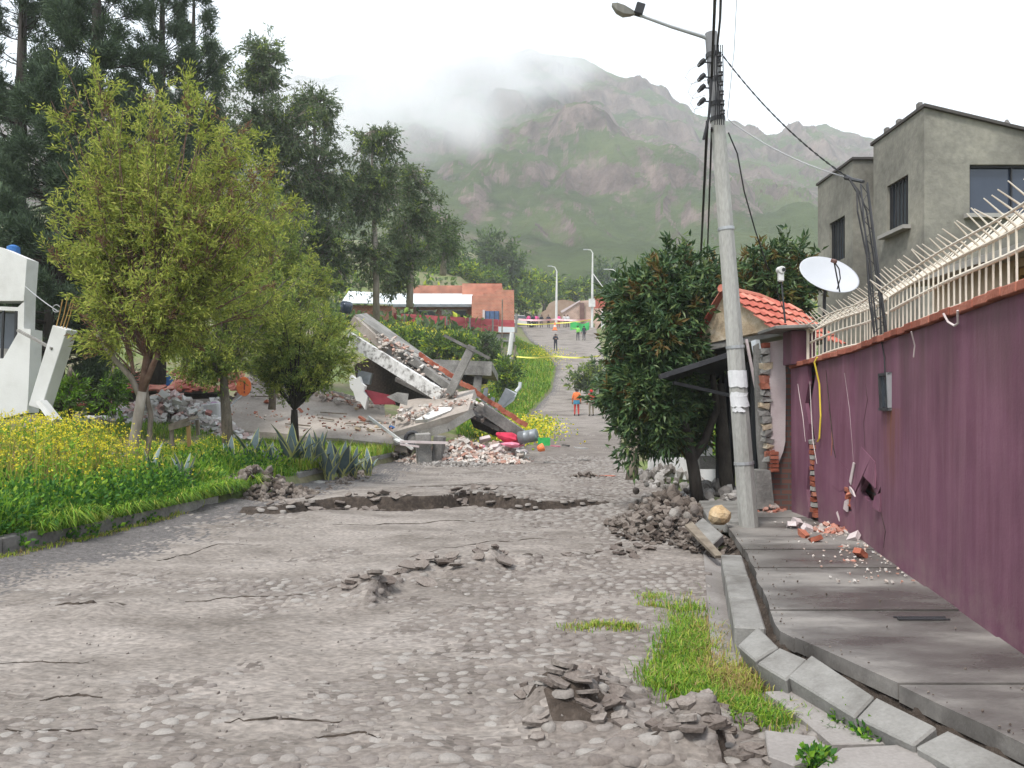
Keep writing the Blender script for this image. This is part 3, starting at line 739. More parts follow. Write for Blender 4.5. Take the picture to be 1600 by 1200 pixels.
nz = N('ShaderNodeTexNoise'); nz.inputs['Scale'].default_value = .018; nz.inputs['Detail'].default_value = 9; nz.inputs['Roughness'].default_value = .68; L(geo.outputs['Position'], nz.inputs['Vector'])
gr_ = N('ShaderNodeValToRGB'); e = gr_.color_ramp.elements; e[0].position = .32; e[0].color = (.035, .046, .02, 1); e[1].position = .7; e[1].color = (.12, .138, .058, 1); x = e.new(.5); x.color = (.07, .094, .035, 1)
L(nz.outputs[0], gr_.inputs[0])
mpv = N('ShaderNodeMapping'); mpv.inputs['Scale'].default_value = (1, 1, .22); L(geo.outputs['Position'], mpv.inputs[0])
nr_ = N('ShaderNodeTexNoise'); nr_.inputs['Scale'].default_value = .075; nr_.inputs['Detail'].default_value = 8; nr_.inputs['Roughness'].default_value = .7; L(mpv.outputs[0], nr_.inputs['Vector'])
rk = N('ShaderNodeValToRGB'); e = rk.color_ramp.elements; e[0].position = .35; e[0].color = (.07, .052, .047, 1); e[1].position = .68; e[1].color = (.25, .19, .165, 1); x = e.new(.52); x.color = (.15, .112, .10, 1)
L(nr_.outputs[0], rk.inputs[0])
n3 = N('ShaderNodeTexNoise'); n3.inputs['Scale'].default_value = .012; n3.inputs['Detail'].default_value = 6; L(geo.outputs['Position'], n3.inputs['Vector'])
ma = N('ShaderNodeMath'); ma.operation = 'MULTIPLY_ADD'; ma.inputs[1].default_value = -.75; L(n3.outputs[0], ma.inputs[0]); ma.inputs[2].default_value = 1.10
mr = N('ShaderNodeMapRange'); mr.inputs['From Min'].default_value = -.07; mr.inputs['From Max'].default_value = .05
sb = N('ShaderNodeMath'); sb.operation = 'SUBTRACT'; L(ma.outputs[0], sb.inputs[0]); L(sp.outputs[2], sb.inputs[1]); L(sb.outputs[0], mr.inputs[0])
mx = N('ShaderNodeMix'); mx.data_type = 'RGBA'; L(mr.outputs[0], mx.inputs[0]); L(gr_.outputs[0], mx.inputs[6]); L(rk.outputs[0], mx.inputs[7]); L(mx.outputs[2], pb.inputs['Base Color'])
bp = N('ShaderNodeBump'); bp.inputs['Strength'].default_value = 1; bp.inputs['Distance'].default_value = 6; L(nr_.outputs[0], bp.inputs['Height']); L(bp.outputs[0], pb.inputs['Normal'])
np_mesh('mountain', np.stack([MX, V, MZ], 2), grid_faces(*MX.shape), m, label='steep green and rocky mountainside fading up into low cloud', cat='mountain', kind='structure', smooth=False)

# ------------------------------------------------------------------ haze and low cloud
def volume(name, col, dens, aniso=0.0):
    m = bpy.data.materials.new(name); m.use_nodes = True; nt = m.node_tree; nt.nodes.clear()
    o = nt.nodes.new('ShaderNodeOutputMaterial'); v = nt.nodes.new('ShaderNodeVolumePrincipled')
    v.inputs['Color'].default_value = (*col, 1); v.inputs['Density'].default_value = dens; v.inputs['Anisotropy'].default_value = aniso
    nt.links.new(v.outputs[0], o.inputs['Volume']); return m
mb = MB(); mb.b2(-2300, 2300, -120, 1060, -2.5, 470)
mb.build('haze', volume('thin_haze', (.93, .96, 1.0), HAZE_D), None, 'thin pale haze filling the valley air', 'haze', kind='stuff')
rc_ = random.Random(12)
puffs = [(490, 200, 120, 75), (600, 180, 120, 78), (690, 160, 110, 70), (560, 100, 170, 70), (720, 110, 110, 52), (800, 92, 100, 36), (620, 215, 90, 35), (500, 240, 80, 35), (400, 150, 150, 120), (870, 92, 100, 30), (820, 120, 90, 36), (725, 195, 65, 36), (790, 150, 65, 36), (650, 60, 200, 50), (905, 108, 40, 15)]
def cloud_mat(d):
    """vapour thinning out towards each puff's rim, with drifting noise"""
    m = bpy.data.materials.new('low_cloud_vapour'); m.use_nodes = True; nt = m.node_tree; nt.nodes.clear(); N = nt.nodes.new; L = nt.links.new
    o = N('ShaderNodeOutputMaterial'); v = N('ShaderNodeVolumePrincipled'); v.inputs['Color'].default_value = (1, 1, 1, 1); v.inputs['Anisotropy'].default_value = .2
    tc = N('ShaderNodeTexCoord'); mp = N('ShaderNodeMapping'); mp.inputs['Location'].default_value = (-1, -1, -1); mp.inputs['Scale'].default_value = (2, 2, 2); L(tc.outputs['Generated'], mp.inputs[0])
    ln = N('ShaderNodeVectorMath'); ln.operation = 'LENGTH'; L(mp.outputs[0], ln.inputs[0])
    mr = N('ShaderNodeMapRange'); mr.interpolation_type = 'SMOOTHSTEP'; mr.inputs[1].default_value = .1; mr.inputs[2].default_value = 1.0; mr.inputs[3].default_value = 1; mr.inputs[4].default_value = 0; L(ln.outputs['Value'], mr.inputs[0])
    g = N('ShaderNodeNewGeometry'); nz = N('ShaderNodeTexNoise'); nz.inputs['Scale'].default_value = .022; nz.inputs['Detail'].default_value = 3; L(g.outputs['Position'], nz.inputs['Vector'])
    m2 = N('ShaderNodeMapRange'); m2.inputs[1].default_value = .36; m2.inputs[2].default_value = .66; m2.inputs[3].default_value = .12; m2.inputs[4].default_value = 1.7; L(nz.outputs[0], m2.inputs[0])
    k = N('ShaderNodeMath'); k.operation = 'MULTIPLY'; L(mr.outputs[0], k.inputs[0]); L(m2.outputs[0], k.inputs[1])
    k2 = N('ShaderNodeMath'); k2.operation = 'MULTIPLY'; L(k.outputs[0], k2.inputs[0]); k2.inputs[1].default_value = d; L(k2.outputs[0], v.inputs['Density'])
    L(v.outputs[0], o.inputs['Volume']); return m
cmat = cloud_mat(CLOUD_D)
root = thing('low_cloud', 'white low cloud hanging over the upper mountain slope', 'cloud', tuple(P(600, 200, 540)), kind='stuff')
for k, (px, py, rpx, rpy) in enumerate(puffs):
    Y = float(np.interp(py, [60, 120, 165, 200, 235, 270], [560, 465, 395, 330, 280, 245])); c = P(px, py, Y); rx, ry, rz_ = rpx / F_PX * Y, 42, rpy / F_PX * Y
    mb = MB(); vs, fs = ICO[3]; g_ = 1.25
    mb.mesh([(c.x + v[0] * rx * g_, c.y + v[1] * ry * g_, c.z + v[2] * rz_ * g_) for v in vs], fs); mb.build('puff', cmat, root, smooth=True)
# ================================================================== RIGHT SIDE
from mathutils.geometry import tessellate_polygon
WP = [(2.06, 0.0), (3.0, 4.7), (3.65, 7.9), (3.9, 9.1), (3.92, 11.25)]
def wall_at(px):                     # pixel column -> point on the wall's street face
    t = (px - 800) / F_PX
    for (x0, y0), (x1, y1) in zip(WP[:-1], WP[1:]):
        if y0 == 0: pass
        den = (x1 - x0) - t * (y1 - y0)
        f = (t * y0 - x0) / den
        if 0 <= f <= 1: return Vector((x0 + (x1 - x0) * f, y0 + (y1 - y0) * f, 0))
    return Vector((WP[-1][0], WP[-1][1], 0))
def WPT(px, py, off=0.0):            # point on the wall face at a pixel (off = distance proud of the face, towards the street)
    w = wall_at(px); w.z = CAMZ + (HOR - py) / F_PX * w.y; w.x -= off; return w
def wtop(Y): return float(np.interp(Y, [0, 4.7, 9, 11.3], [2.28, 2.28, 2.24, 2.15]))

# paint: vertical weather streaks, and rust run down below the meter box
def purple_mat():
    m = bpy.data.materials.new('purple_wall_paint'); m.use_nodes = True
    nt = m.node_tree; N = nt.nodes.new; L = nt.links.new; pb = nt.nodes['Principled BSDF']; pb.inputs['Roughness'].default_value = .75
    geo = N('ShaderNodeNewGeometry')
    def noise(scale, stretch, det=6):
        mp = N('ShaderNodeMapping'); mp.inputs['Scale'].default_value = stretch; L(geo.outputs['Position'], mp.inputs[0])
        n = N('ShaderNodeTexNoise'); n.inputs['Scale'].default_value = scale; n.inputs['Detail'].default_value = det; n.inputs['Roughness'].default_value = .65; L(mp.outputs[0], n.inputs['Vector']); return n.outputs[0]
    def ramp(f, stops):
        r = N('ShaderNodeValToRGB'); e = r.color_ramp.elements
        while len(e) < len(stops): e.new(.5)
        for q, (t, c) in zip(e, stops): q.position = t; q.color = (*c, 1)
        L(f, r.inputs[0]); return r.outputs[0]
    def mix(f, a, b, mode='MIX'):
        x = N('ShaderNodeMix'); x.data_type = 'RGBA'; x.blend_type = mode
        if isinstance(f, float): x.inputs[0].default_value = f
        else: L(f, x.inputs[0])
        for sck, v in ((6, a), (7, b)):
            if isinstance(v, tuple): x.inputs[sck].default_value = (*v, 1)
            else: L(v, x.inputs[sck])
        return x.outputs[2]
    base = ramp(noise(1.1, (1, 1, .8)), [(.3, (.108, .037, .062)), (.5, (.150, .053, .090)), (.7, (.195, .078, .122))])
    st = ramp(noise(7, (1, 1, .10), 9), [(.42, (.0, .0, .0)), (.72, (1, 1, 1))])
    f1 = N('ShaderNodeMath'); f1.operation = 'MULTIPLY'; f1.inputs[1].default_value = .34; L(st, f1.inputs[0])
    c = mix(f1.outputs[0], base, (.33, .175, .215))
    st2 = ramp(noise(4, (1, 1, .14), 9), [(.50, (0, 0, 0)), (.74, (1, 1, 1))])
    f2 = N('ShaderNodeMath'); f2.operation = 'MULTIPLY'; f2.inputs[1].default_value = .5; L(st2, f2.inputs[0])
    c = mix(f2.outputs[0], c, (.11, .035, .052))
    # rust: a band around the meter box, below it
    sp = N('ShaderNodeSeparateXYZ'); L(geo.outputs['Position'], sp.inputs[0])
    def band(out, c0, w):
        a = N('ShaderNodeMath'); a.operation = 'SUBTRACT'; L(out, a.inputs[0]); a.inputs[1].default_value = c0
        b = N('ShaderNodeMath'); b.operation = 'ABSOLUTE'; L(a.outputs[0], b.inputs[0])
        r = N('ShaderNodeMapRange'); r.inputs[1].default_value = 0; r.inputs[2].default_value = w; r.inputs[3].default_value = 1; r.inputs[4].default_value = 0; L(b.outputs[0], r.inputs[0]); return r.outputs[0]
    w = wall_at(1392)
    by = band(sp.outputs[1], w.y, .42)
    bz = N('ShaderNodeMapRange'); L(sp.outputs[2], bz.inputs[0]); bz.inputs[1].default_value = .75; bz.inputs[2].default_value = 1.55; bz.inputs[3].default_value = 0; bz.inputs[4].default_value = 1
    rs = ramp(noise(26, (1, 1, .03), 6), [(.40, (0, 0, 0)), (.58, (1, 1, 1))])
    cut = N('ShaderNodeMath'); cut.operation = 'LESS_THAN'; L(sp.outputs[2], cut.inputs[0]); cut.inputs[1].default_value = 1.6
    k = None
    for o in (by, bz.outputs[0], rs, cut.outputs[0]):
        if k is None: k = o; continue
        q = N('ShaderNodeMath'); q.operation = 'MULTIPLY'; L(k, q.inputs[0]); L(o, q.inputs[1]); k = q.outputs[0]
    c = mix(k, c, (.17, .055, .018))
    tz = N('ShaderNodeMapRange'); L(sp.outputs[2], tz.inputs[0]); tz.inputs[1].default_value = 1.55; tz.inputs[2].default_value = 2.25; tz.inputs[3].default_value = 0; tz.inputs[4].default_value = .8
    tn = N('ShaderNodeMath'); tn.operation = 'MULTIPLY'; L(tz.outputs[0], tn.inputs[0]); L(ramp(noise(3.2, (1, 1, .22), 9), [(.38, (0, 0, 0)), (.62, (1, 1, 1))]), tn.inputs[1])
    c = mix(tn.outputs[0], c, (.085, .045, .048))
    # chalky damp band low down
    dz = N('ShaderNodeMapRange'); L(sp.outputs[2], dz.inputs[0]); dz.inputs[1].default_value = .15; dz.inputs[2].default_value = .6; dz.inputs[3].default_value = .85; dz.inputs[4].default_value = 0
    dn = N('ShaderNodeMath'); dn.operation = 'MULTIPLY'; L(dz.outputs[0], dn.inputs[0]); L(ramp(noise(4, (1, 1, 1)), [(.4, (0, 0, 0)), (.65, (1, 1, 1))]), dn.inputs[1])
    c = mix(dn.outputs[0], c, (.21, .13, .135))
    L(c, pb.inputs['Base Color'])
    bp = N('ShaderNodeBump'); bp.inputs['Strength'].default_value = .25; bp.inputs['Distance'].default_value = .01; L(noise(45, (1, 1, 1)), bp.inputs['Height']); L(bp.outputs[0], pb.inputs['Normal'])
    return m
M['purple'] = purple_mat()

wall = thing('garden_wall', 'long purple painted garden wall with rusty streaks and a broken hole', 'wall', (3.4, 6, 0))
# street skin, built as a sheet in (column, row) pixels turned to wall points; edges of the cracks follow the photo
def skin(outline, holes, name, th=.05, m='purple'):
    loops = [[Vector((x, y_, 0)) for x, y_ in outline]] + [[Vector((x, y_, 0)) for x, y_ in h] for h in holes]
    tri = tessellate_polygon(loops); flat = [p for l in loops for p in l]
    fr = [WPT(p.x, p.y) for p in flat]; bk = [q + Vector((th, 0, 0)) for q in fr]
    n = len(flat); fs = [tuple(t) for t in tri] + [tuple(i + n for i in reversed(t)) for t in tri]
    s0 = 0
    for l in loops:
        k = len(l)
        for i in range(k): fs.append((s0 + i, s0 + (i + 1) % k, n + s0 + (i + 1) % k, n + s0 + i))
        s0 += k
    mb = MB(); mb.mesh(fr + bk, fs); return mb.build(name, M[m], wall)
def row_z(px, z): w = wall_at(px); return HOR - (z - CAMZ) * F_PX / w.y
hole = [(1345, 768), (1352, 752), (1357, 742), (1362, 760), (1370, 775), (1376, 760), (1377, 800), (1370, 790), (1363, 782), (1356, 783)]
hole2 = [(1318, 768), (1328, 763), (1331, 775), (1328, 785), (1331, 800), (1325, 798), (1321, 785)]
left_edge = [(1278, 790), (1274, 760), (1272, 730), (1275, 700), (1270, 660), (1267, 630), (1272, 600)]
def edges(cs): return [(c_, row_z(c_, wtop(wall_at(c_).y))) for c_ in cs], [(c_, row_z(c_, .10)) for c_ in cs]
B1, B2, B3 = 800 + F_PX * 3.9 / 9.1, 800 + F_PX * 3.65 / 7.9, 800 + F_PX * 3.0 / 4.7
t_, b_ = edges([1279, 1300, B1 - .02]); skin(t_ + b_[::-1] + left_edge, [hole2], 'street_face')
t_, b_ = edges([B1 + .02, B2 - .02]); skin(t_ + b_[::-1], [hole], 'street_face')
t_, b_ = edges([B2 + .02, B3 - .02]); skin(t_ + b_[::-1], [], 'street_face')
t_, b_ = edges([B3 + .02, 2400]); skin(t_ + b_[::-1], [], 'street_face')
lc = [(1226, row_z(1226, 2.15)), (1262, row_z(1262, 2.17)), (1263, 600), (1258, 630), (1264, 662), (1262, 700), (1263, 730), (1260, 765), (1264, 800), (1262, row_z(1262, .10)), (1237, row_z(1237, .10))]
skin(lc, [], 'street_face_end')
# brick core behind the skin
mb = MB(); vs = []; ycs = [0.3, 4.7, 7.9, 9.1, 11.2]
for Y in ycs:
    x = wall_x(Y); vs += [(x + .11, Y, 0), (x + .11, Y, wtop(Y) - .01), (x + .24, Y, wtop(Y) - .01), (x + .24, Y, 0)]
fs = []
for i in range(len(ycs) - 1):
    for j in range(4): fs.append((i * 4 + j, i * 4 + (j + 1) % 4, i * 4 + 4 + (j + 1) % 4, i * 4 + 4 + j))
fs += [(0, 1, 2, 3), tuple(range(len(vs) - 4, len(vs)))]
M['core'] = brick_mat('dark_brick_core', (.12, .05, .04), (.18, .075, .055), (.09, .08, .075), .22, .075, .012)
mb.mesh(vs, fs); mb.build('core', M['core'], wall)
# bricks showing in the open crack
rq = random.Random(7)
for k in range(15):
    py = 690 + k * 8.2; px = np.interp(py, [690, 730, 805], [1266, 1267.5, 1270]) + rq.uniform(-1.2, 1.2)
    q = WPT(px, py); mb = MB(); mb.chunk(q + Vector((.045, 0, 0)), (.10, .13 * rq.uniform(.7, 1.1), .052), rq, (rq.uniform(-.1, .1), rq.uniform(-.15, .15), rq.uniform(-.2, .2)), .06); mb.build('brick', M['brick'] if k % 3 else M['sill'], wall)
for k in range(5):
    q = WPT(1325 + rq.uniform(-3, 3), 764 + k * 7); mb = MB(); mb.chunk(q + Vector((.03, 0, 0)), (.07, .09, .045), rq, None, .1); mb.build('brick', M['brick'], wall)
# loose plaster flaps round the hole
def flap(pts, off, name='plaster_flap', m='purple', th=.018):
    q = [WPT(x, y_, o) for (x, y_), o in zip(pts, off)]; mb = MB(); mb.extrude(q, (th, 0, 0)); mb.build(name, M[m], wall)
flap([(1346, 698), (1362, 715), (1352, 752), (1345, 770)], [.004, .01, .06, .07])
flap([(1362, 715), (1368, 722), (1371, 762), (1356, 744)], [.01, .006, .03, .05])
flap([(1371, 775), (1377, 770), (1377, 800), (1370, 792)], [.03, .01, .02, .05])
flap([(1328, 760), (1338, 766), (1342, 776), (1330, 768)], [.01, .05, .05, .02], m='pinkwhite')
flap([(1334, 722), (1337, 724), (1331, 758), (1328, 752)], [.012, .012, .012, .012], m='pinkwhite', th=.01)
flap([(1298, 740), (1312, 722), (1326, 735), (1328, 760), (1312, 768), (1300, 758)], [.004] * 6, 'bare_patch', th=.003)
flap([(1322, 783), (1328, 780), (1327, 800), (1320, 795)], [.02, .03, .03, .02], m='pinkwhite')
# hairline cracks: narrow dark grooves edged by pale plaster
def crack(pts, w, m='pinkwhite', off=.004, name='plaster_crack'):
    mb = MB(); mb.tube([WPT(x, y_, off) for x, y_ in pts], [w * .5] + [w] * (len(pts) - 2) + [w * .5], 4); mb.build(name, M[m], wall)
crack([(1247, 600), (1250, 620), (1255, 650), (1259, 690)], .006)
crack([(1266, 596), (1268, 640), (1271, 690), (1277, 725)], .008)
crack([(1291, 578), (1294, 610), (1299, 660), (1303, 700), (1306, 715)], .007, 'soil_shade')
crack([(1299, 660), (1301, 690), (1299, 712)], .006, 'brick')
crack([(1320, 583), (1328, 640), (1334, 720)], .002)
crack([(1377, 800), (1384, 830), (1381, 856)], .003, 'soil_shade')
crack([(1352, 700), (1350, 660), (1356, 625), (1353, 600)], .002, 'soil_shade')
# coping bricks on top
def coping_run(y0, y1, step, group=None):
    Y = y0; k = 0
    while Y < y1:
        a, b = Y + .004, min(Y + step, y1) - .004
        mb = MB(); q = []
        t = rq.uniform(-.006, .006); z0 = wtop((a + b) / 2) + .005 + t
        for yy in (a, b): q.append((wall_x(yy) - .045 + rq.uniform(-.006, .006), wall_x(yy) + .27, yy))
        p = [(q[0][0], q[0][2], z0), (q[0][1], q[0][2], z0), (q[1][1], q[1][2], z0), (q[1][0], q[1][2], z0)]
        mb.hexa(p + [(x, yy, z + .062) for x, yy, z in p]); mb.build('coping_brick', M['coping'], wall, bevel=.006)
        Y += step; k += 1
coping_run(1.0, 11.2, .23)
# end pier with concrete cap
pier = thing('wall_pier', 'dark purple pier with a thin concrete cap ending the wall', 'pier', (3.9, 11.05, 0))
mb = MB(); mb.b2(3.80, 4.14, 10.88, 11.22, 2.20, 2.66); mb.build('shaft', M['purple'], pier, bevel=.008)
mb = MB(); mb.slab([(3.50, 10.62, 2.70), (4.22, 10.70, 2.735), (4.22, 11.4, 2.735), (3.50, 11.4, 2.69)], -.045); mb.build('cap', M['kerb'], pier, bevel=.006)

# ---------------- iron fence
fence = thing('spiked_fence', 'cream painted iron fence with outward and inward spikes on the purple wall', 'fence', (3.6, 7, 2.3))
def fp(Y, dx, h): return Vector((wall_x(Y) + .11 + dx, Y, wtop(Y) + .07 + h))
def rail(y0, y1, dx, h, r):
    mb = MB(); pts = [fp(y, dx + .012 * math.sin(y * 3), h + .015 * math.sin(y * 2.1)) for y in np.linspace(y0, y1, 16)]
    mb.tube(pts, r, 6); mb.build('rail', M['cream'], fence)
for y0, y1 in ((3.4, 7.92), (8.08, 10.85)):
    rail(y0, y1, 0, .035, .016); rail(y0, y1, 0, .26, .015); rail(y0, y1, 0, .40, .012); rail(y0, y1, .14, .50, .009); rail(y0, y1, -.10, .47, .009)
    n = int((y1 - y0) / .125)
    for k in range(n + 1):
        Y = y0 + (y1 - y0) * k / n; j = rq.uniform(-.012, .012); b0, b1 = fp(Y, 0, .0), fp(Y + j, 0, .40)
        mb = MB(); mb.tube([b0, b1], .0078, 5); bar = mb.build('bar', M['cream'], fence)
        mb = MB(); mb.tube([b1, fp(Y + j, .10, .48), fp(Y + j * 2, .27, .64 + rq.uniform(-.02, .02))], [.0075, .0075, .004], 5); mb.build('inner_spike', M['cream'], bar)
        mb = MB(); mb.tube([b1, fp(Y + j, -.07, .46), fp(Y + j * 2, -.20 + rq.uniform(-.02, .02), .57 + rq.uniform(-.03, .02))], [.0075, .0075, .004], 5); mb.build('outer_spike', M['cream'], bar)
mb = MB(); mb.tube([fp(10.83, -.02, 0), fp(10.83, -.02, .44)], .02, 6); mb.build('end_post', M['cream'], fence)

# lattice mast with its cables
mast = thing('lattice_mast', 'slim steel lattice mast standing behind the cream fence', 'mast', (4.0, 8.1, 2.3))
t0, b0 = P(1349, 287, 8.3), P(1374, 520, 8.1)
off = [Vector((-.035, 0, 0)), Vector((.055, .03, 0)), Vector((.03, -.05, 0))]
for o_ in off:
    mb = MB(); mb.tube([b0 + o_ * 1.4, t0 + o_ * .8], .009, 6); mb.build('leg', M['darkmetal'], mast)
zig = []
for k in range(17):
    f = k / 16; zig.append(b0.lerp(t0, f) + off[k % 2] * (1.4 - .6 * f))
mb = MB(); mb.tube(zig, .005, 5); mb.build('lacing', M['darkmetal'], mast)
mb = MB(); mb.tube([t0 + Vector((0, 0, .02)), P(1330, 280, 8.5), P(1322, 277, 8.6)], [.018, .02, .03], 6); mb.build('insulator', M['darkmetal'], mast)
mb = MB()
for dx in (-.05, -.02, .02):
    mb.tube([P(1326, 278, 8.5), P(1342 + dx * 60, 300, 8.4), P(1350 + dx * 50, 330, 8.3) + Vector((dx, 0, 0)), P(1362, 400, 8.2) + Vector((dx, 0, 0)), P(1370, 470, 8.05) + Vector((dx * 1.5, 0, 0)), P(1374, 522, 7.98) + Vector((dx, 0, 0))], .009, 5)
mb.build('cable_bundle', M['blackcable'], mast)

# meter box in the wall
c0 = WPT(1386, 612)
box = thing('meter_box', 'black framed glass meter box set in the purple wall', 'box', tuple(WPT(1386, 640)))
wd = Vector((.2, 1, 0)).normalized(); nn = Vector((-wd.y, wd.x, 0))
def wbox(mb, c, l, d, h): mb.box(c, (d, l, h), (0, -.04, -math.atan2(.2, 1)))
mb = MB(); wbox(mb, c0 + Vector((.01, 0, 0)), .33, .03, .36); mb.build('back', M['tin_black'], box)
for s_ in (-1, 1):
    mb = MB(); wbox(mb, c0 + wd * s_ * .155 + nn * .012, .03, .05, .36); mb.build('frame_side', M['darkmetal'] if s_ > 0 else M['metal'], box)
    mb = MB(); wbox(mb, c0 + Vector((0, 0, s_ * .168)) + nn * .013, .34, .055, .028); mb.build('frame_edge', M['darkmetal'], box)
mb = MB(); wbox(mb, c0 + nn * .012, .27, .008, .30); mb.build('glass', M['glass'], box)
mb = MB(); mb.tube([WPT(1380, 528, .02), WPT(1384, 560, .012), WPT(1386, 585, .02)], .007, 5); mb.build('feed_cable', M['blackcable'], box)
# hoses hanging on the wall
mb = MB(); mb.tube([WPT(1287, 558, .08), WPT(1285, 566, .10), WPT(1284, 600, .03), WPT(1286, 650, .03), WPT(1284, 685, .03), WPT(1281, 690, .03)], .011, 6)
mb.build('hanging_hose', M['yellow'], None, 'thin yellow hose hanging down the purple wall near its end', 'hose')
mb = MB(); mb.tube([WPT(1489, 490, .07), WPT(1492, 503, .05), WPT(1500, 509, .04), WPT(1508, 505, .05), WPT(1512, 485, .07)], .008, 6)
mb.build('hose_loop', M['pinkwhite'], None, 'pale loop of hose hanging over the coping under the fence', 'hose')
mb = MB(); mb.tube([WPT(1437, 518, .07), WPT(1435, 540, .03), WPT(1433, 558, .03)], .006, 5)
mb.build('hanging_string', M['pinkwhite'], None, 'short pale string hanging below the coping', 'string')

# ---------------- satellite dish
dc = P(1295, 430, 11.3); dish = thing('satellite_dish', 'large pale oval satellite dish above the spiked fence', 'satellite dish', (dc.x, dc.y + .15, 2.6))
Md = Euler((R(46), 0, R(8))).to_matrix()
mb = MB(); prof = [(.001, -.075), (.12, -.068), (.24, -.045), (.34, -.016), (.415, .012), (.422, .020), (.40, .017), (.33, -.004), (.23, -.032), (.12, -.055), (.001, -.062)]
vs, fs = [], []
for r_, z_ in prof:
    for k in range(36): t = 2 * math.pi * k / 36; vs.append(dc + Md @ Vector((r_ * math.cos(t), r_ * math.sin(t), z_)))
for i in range(len(prof) - 1):
    for k in range(36): fs.append((i * 36 + k, i * 36 + (k + 1) % 36, (i + 1) * 36 + (k + 1) % 36, (i + 1) * 36 + k))
mb.mesh(vs, fs); mb.build('reflector', M['dish'], dish, smooth=True)
tip = P(1303, 408, 10.75)
mb = MB(); mb.tube([dc + Md @ Vector((0, -.40, .01)), tip], .010, 6); mb.build('feed_arm', M['darkmetal'], dish)
mb = MB(); mb.tube([tip, P(1311, 420, 10.78), P(1313, 435, 10.82), P(1308, 452, 10.9)], .009, 6); mb.build('feed_cable', M['darkmetal'], dish)
mb = MB(); mb.box(tip, (.05, .09, .05), (.4, 0, .3)); mb.build('receiver', M['brown'], dish, bevel=.01)
mb = MB(); mb.tube([dc + Vector((0, .08, -.05)), dc + Vector((0, .16, -.3)), (dc.x, dc.y + .16, 2.2)], .025, 8); mb.build('mount_post', M['darkmetal'], dish)

# ---------------- camera on a post
cp = P(1227, 505, 11.1); cctv = thing('security_camera', 'white security camera on a thin black post above the wall pier', 'camera', tuple(cp))
mb = MB(); mb.tube([cp, P(1221, 440, 11.1)], [.014, .012], 6); mb.build('post', M['darkmetal'], cctv)
q = P(1220, 432, 11.1); mb = MB(); mb.box(q, (.075, .08, .15)); mb.build('housing', M['white'], cctv, bevel=.015)
mb = MB(); mb.tube([q + Vector((.0, -.06, .085)), q + Vector((.0, .07, .095))], .052, 10); mb.build('head', M['white'], cctv, bevel=.008)
mb = MB(); mb.tube([q + Vector((.02, -.055, .085)), q + Vector((.02, -.068, .085))], .026, 10); mb.build('lens', M['winframe'], cctv)
mb = MB(); mb.tube([q + Vector((-.03, 0, -.05)), P(1214, 455, 11.15), P(1224, 485, 11.1), P(1226, 503, 11.05)], .005, 5); mb.build('cable', M['blackcable'], cctv)

# ---------------- grey rendered house (two blocks)
def rect_wall(mb, ax, fixed, a0, a1, z0, z1, holes, th):
    """wall in plane x=fixed ('x') or y=fixed ('y') with rectangular openings; real depth th"""
    ca = sorted({a0, a1, *[h[0] for h in holes], *[h[1] for h in holes]}); cz_ = sorted({z0, z1, *[h[2] for h in holes], *[h[3] for h in holes]})
    for i in range(len(ca) - 1):
        j = 0
        while j < len(cz_) - 1:
            def solid(jj): return not any(h[0] - 1e-6 <= ca[i] and ca[i + 1] <= h[1] + 1e-6 and h[2] - 1e-6 <= cz_[jj] and cz_[jj + 1] <= h[3] + 1e-6 for h in holes)
            if not solid(j): j += 1; continue
            k = j
            while k + 1 < len(cz_) - 1 and solid(k + 1): k += 1
            if ax == 'x': mb.b2(fixed, fixed + th, ca[i], ca[i + 1], cz_[j], cz_[k + 1])
            else: mb.b2(ca[i], ca[i + 1], fixed, fixed + th, cz_[j], cz_[k + 1])
            j = k + 1
gh = thing('grey_house', 'unpainted grey cement house of two flat roofed blocks behind the fence', 'house', (9, 15, 0))
def zat(py, Y): return CAMZ + (HOR - py) / F_PX * Y
HX, HY = 6.70, 13.0; topz = 6.49
# side wall of the near block with its window; front wall with the wide window
wy0, wy1 = HX * F_PX / (1419 - 800), HX * F_PX / (1386 - 800)
wz0, wz1 = zat(352, wy0), zat(272, wy0)
mb = MB(); rect_wall(mb, 'x', HX, HY, 14.83, .3, topz, [(wy0, wy1, wz0, wz1)], .2); mb.build('side_wall', M['house'], gh)
fx0, fx1 = (1515 - 800) / F_PX * HY, 9.6; fz0, fz1 = zat(335, HY), zat(257, HY)
mb = MB(); rect_wall(mb, 'y', HY, HX + .2, 9.8, .3, 5.58, [(fx0, fx1, fz0, fz1)], .2)
sl = lambda x: topz - .24 * (x - HX)
mb.extrude([(HX + .2, HY, 5.581), (9.8, HY, 5.581), (9.8, HY, sl(9.8)), (HX + .2, HY, sl(HX + .2))], (0, .2, 0))
mb.build('front_wall', M['house'], gh)
mb = MB(); mb.extrude([(HX + .2, 14.63, .3), (9.8, 14.63, .3), (9.8, 14.63, sl(9.8)), (HX + .2, 14.63, sl(HX + .2))], (0, .2, 0)); mb.b2(9.6, 9.8, 13.2, 14.63, .3, sl(9.8)); mb.build('rear_wall', M['house'], gh)
mb = MB(); mb.hexa([(HX - .03, HY - .06, topz), (9.9, HY - .06, sl(9.9)), (9.9, 14.9, sl(9.9)), (HX - .03, 14.9, topz), (HX - .03, HY - .06, topz + .05), (9.9, HY - .06, sl(9.9) + .05), (9.9, 14.9, sl(9.9) + .05), (HX - .03, 14.9, topz + .05)]); mb.build('roof', M['house_top'], gh)
X2, Y2, Y3, top2 = 6.48, 15.2, 16.95, 6.32
vy0, vy1 = X2 * F_PX / (1320 - 800), X2 * F_PX / (1296 - 800)
vz0, vz1 = zat(403, vy0), zat(336, vy0)
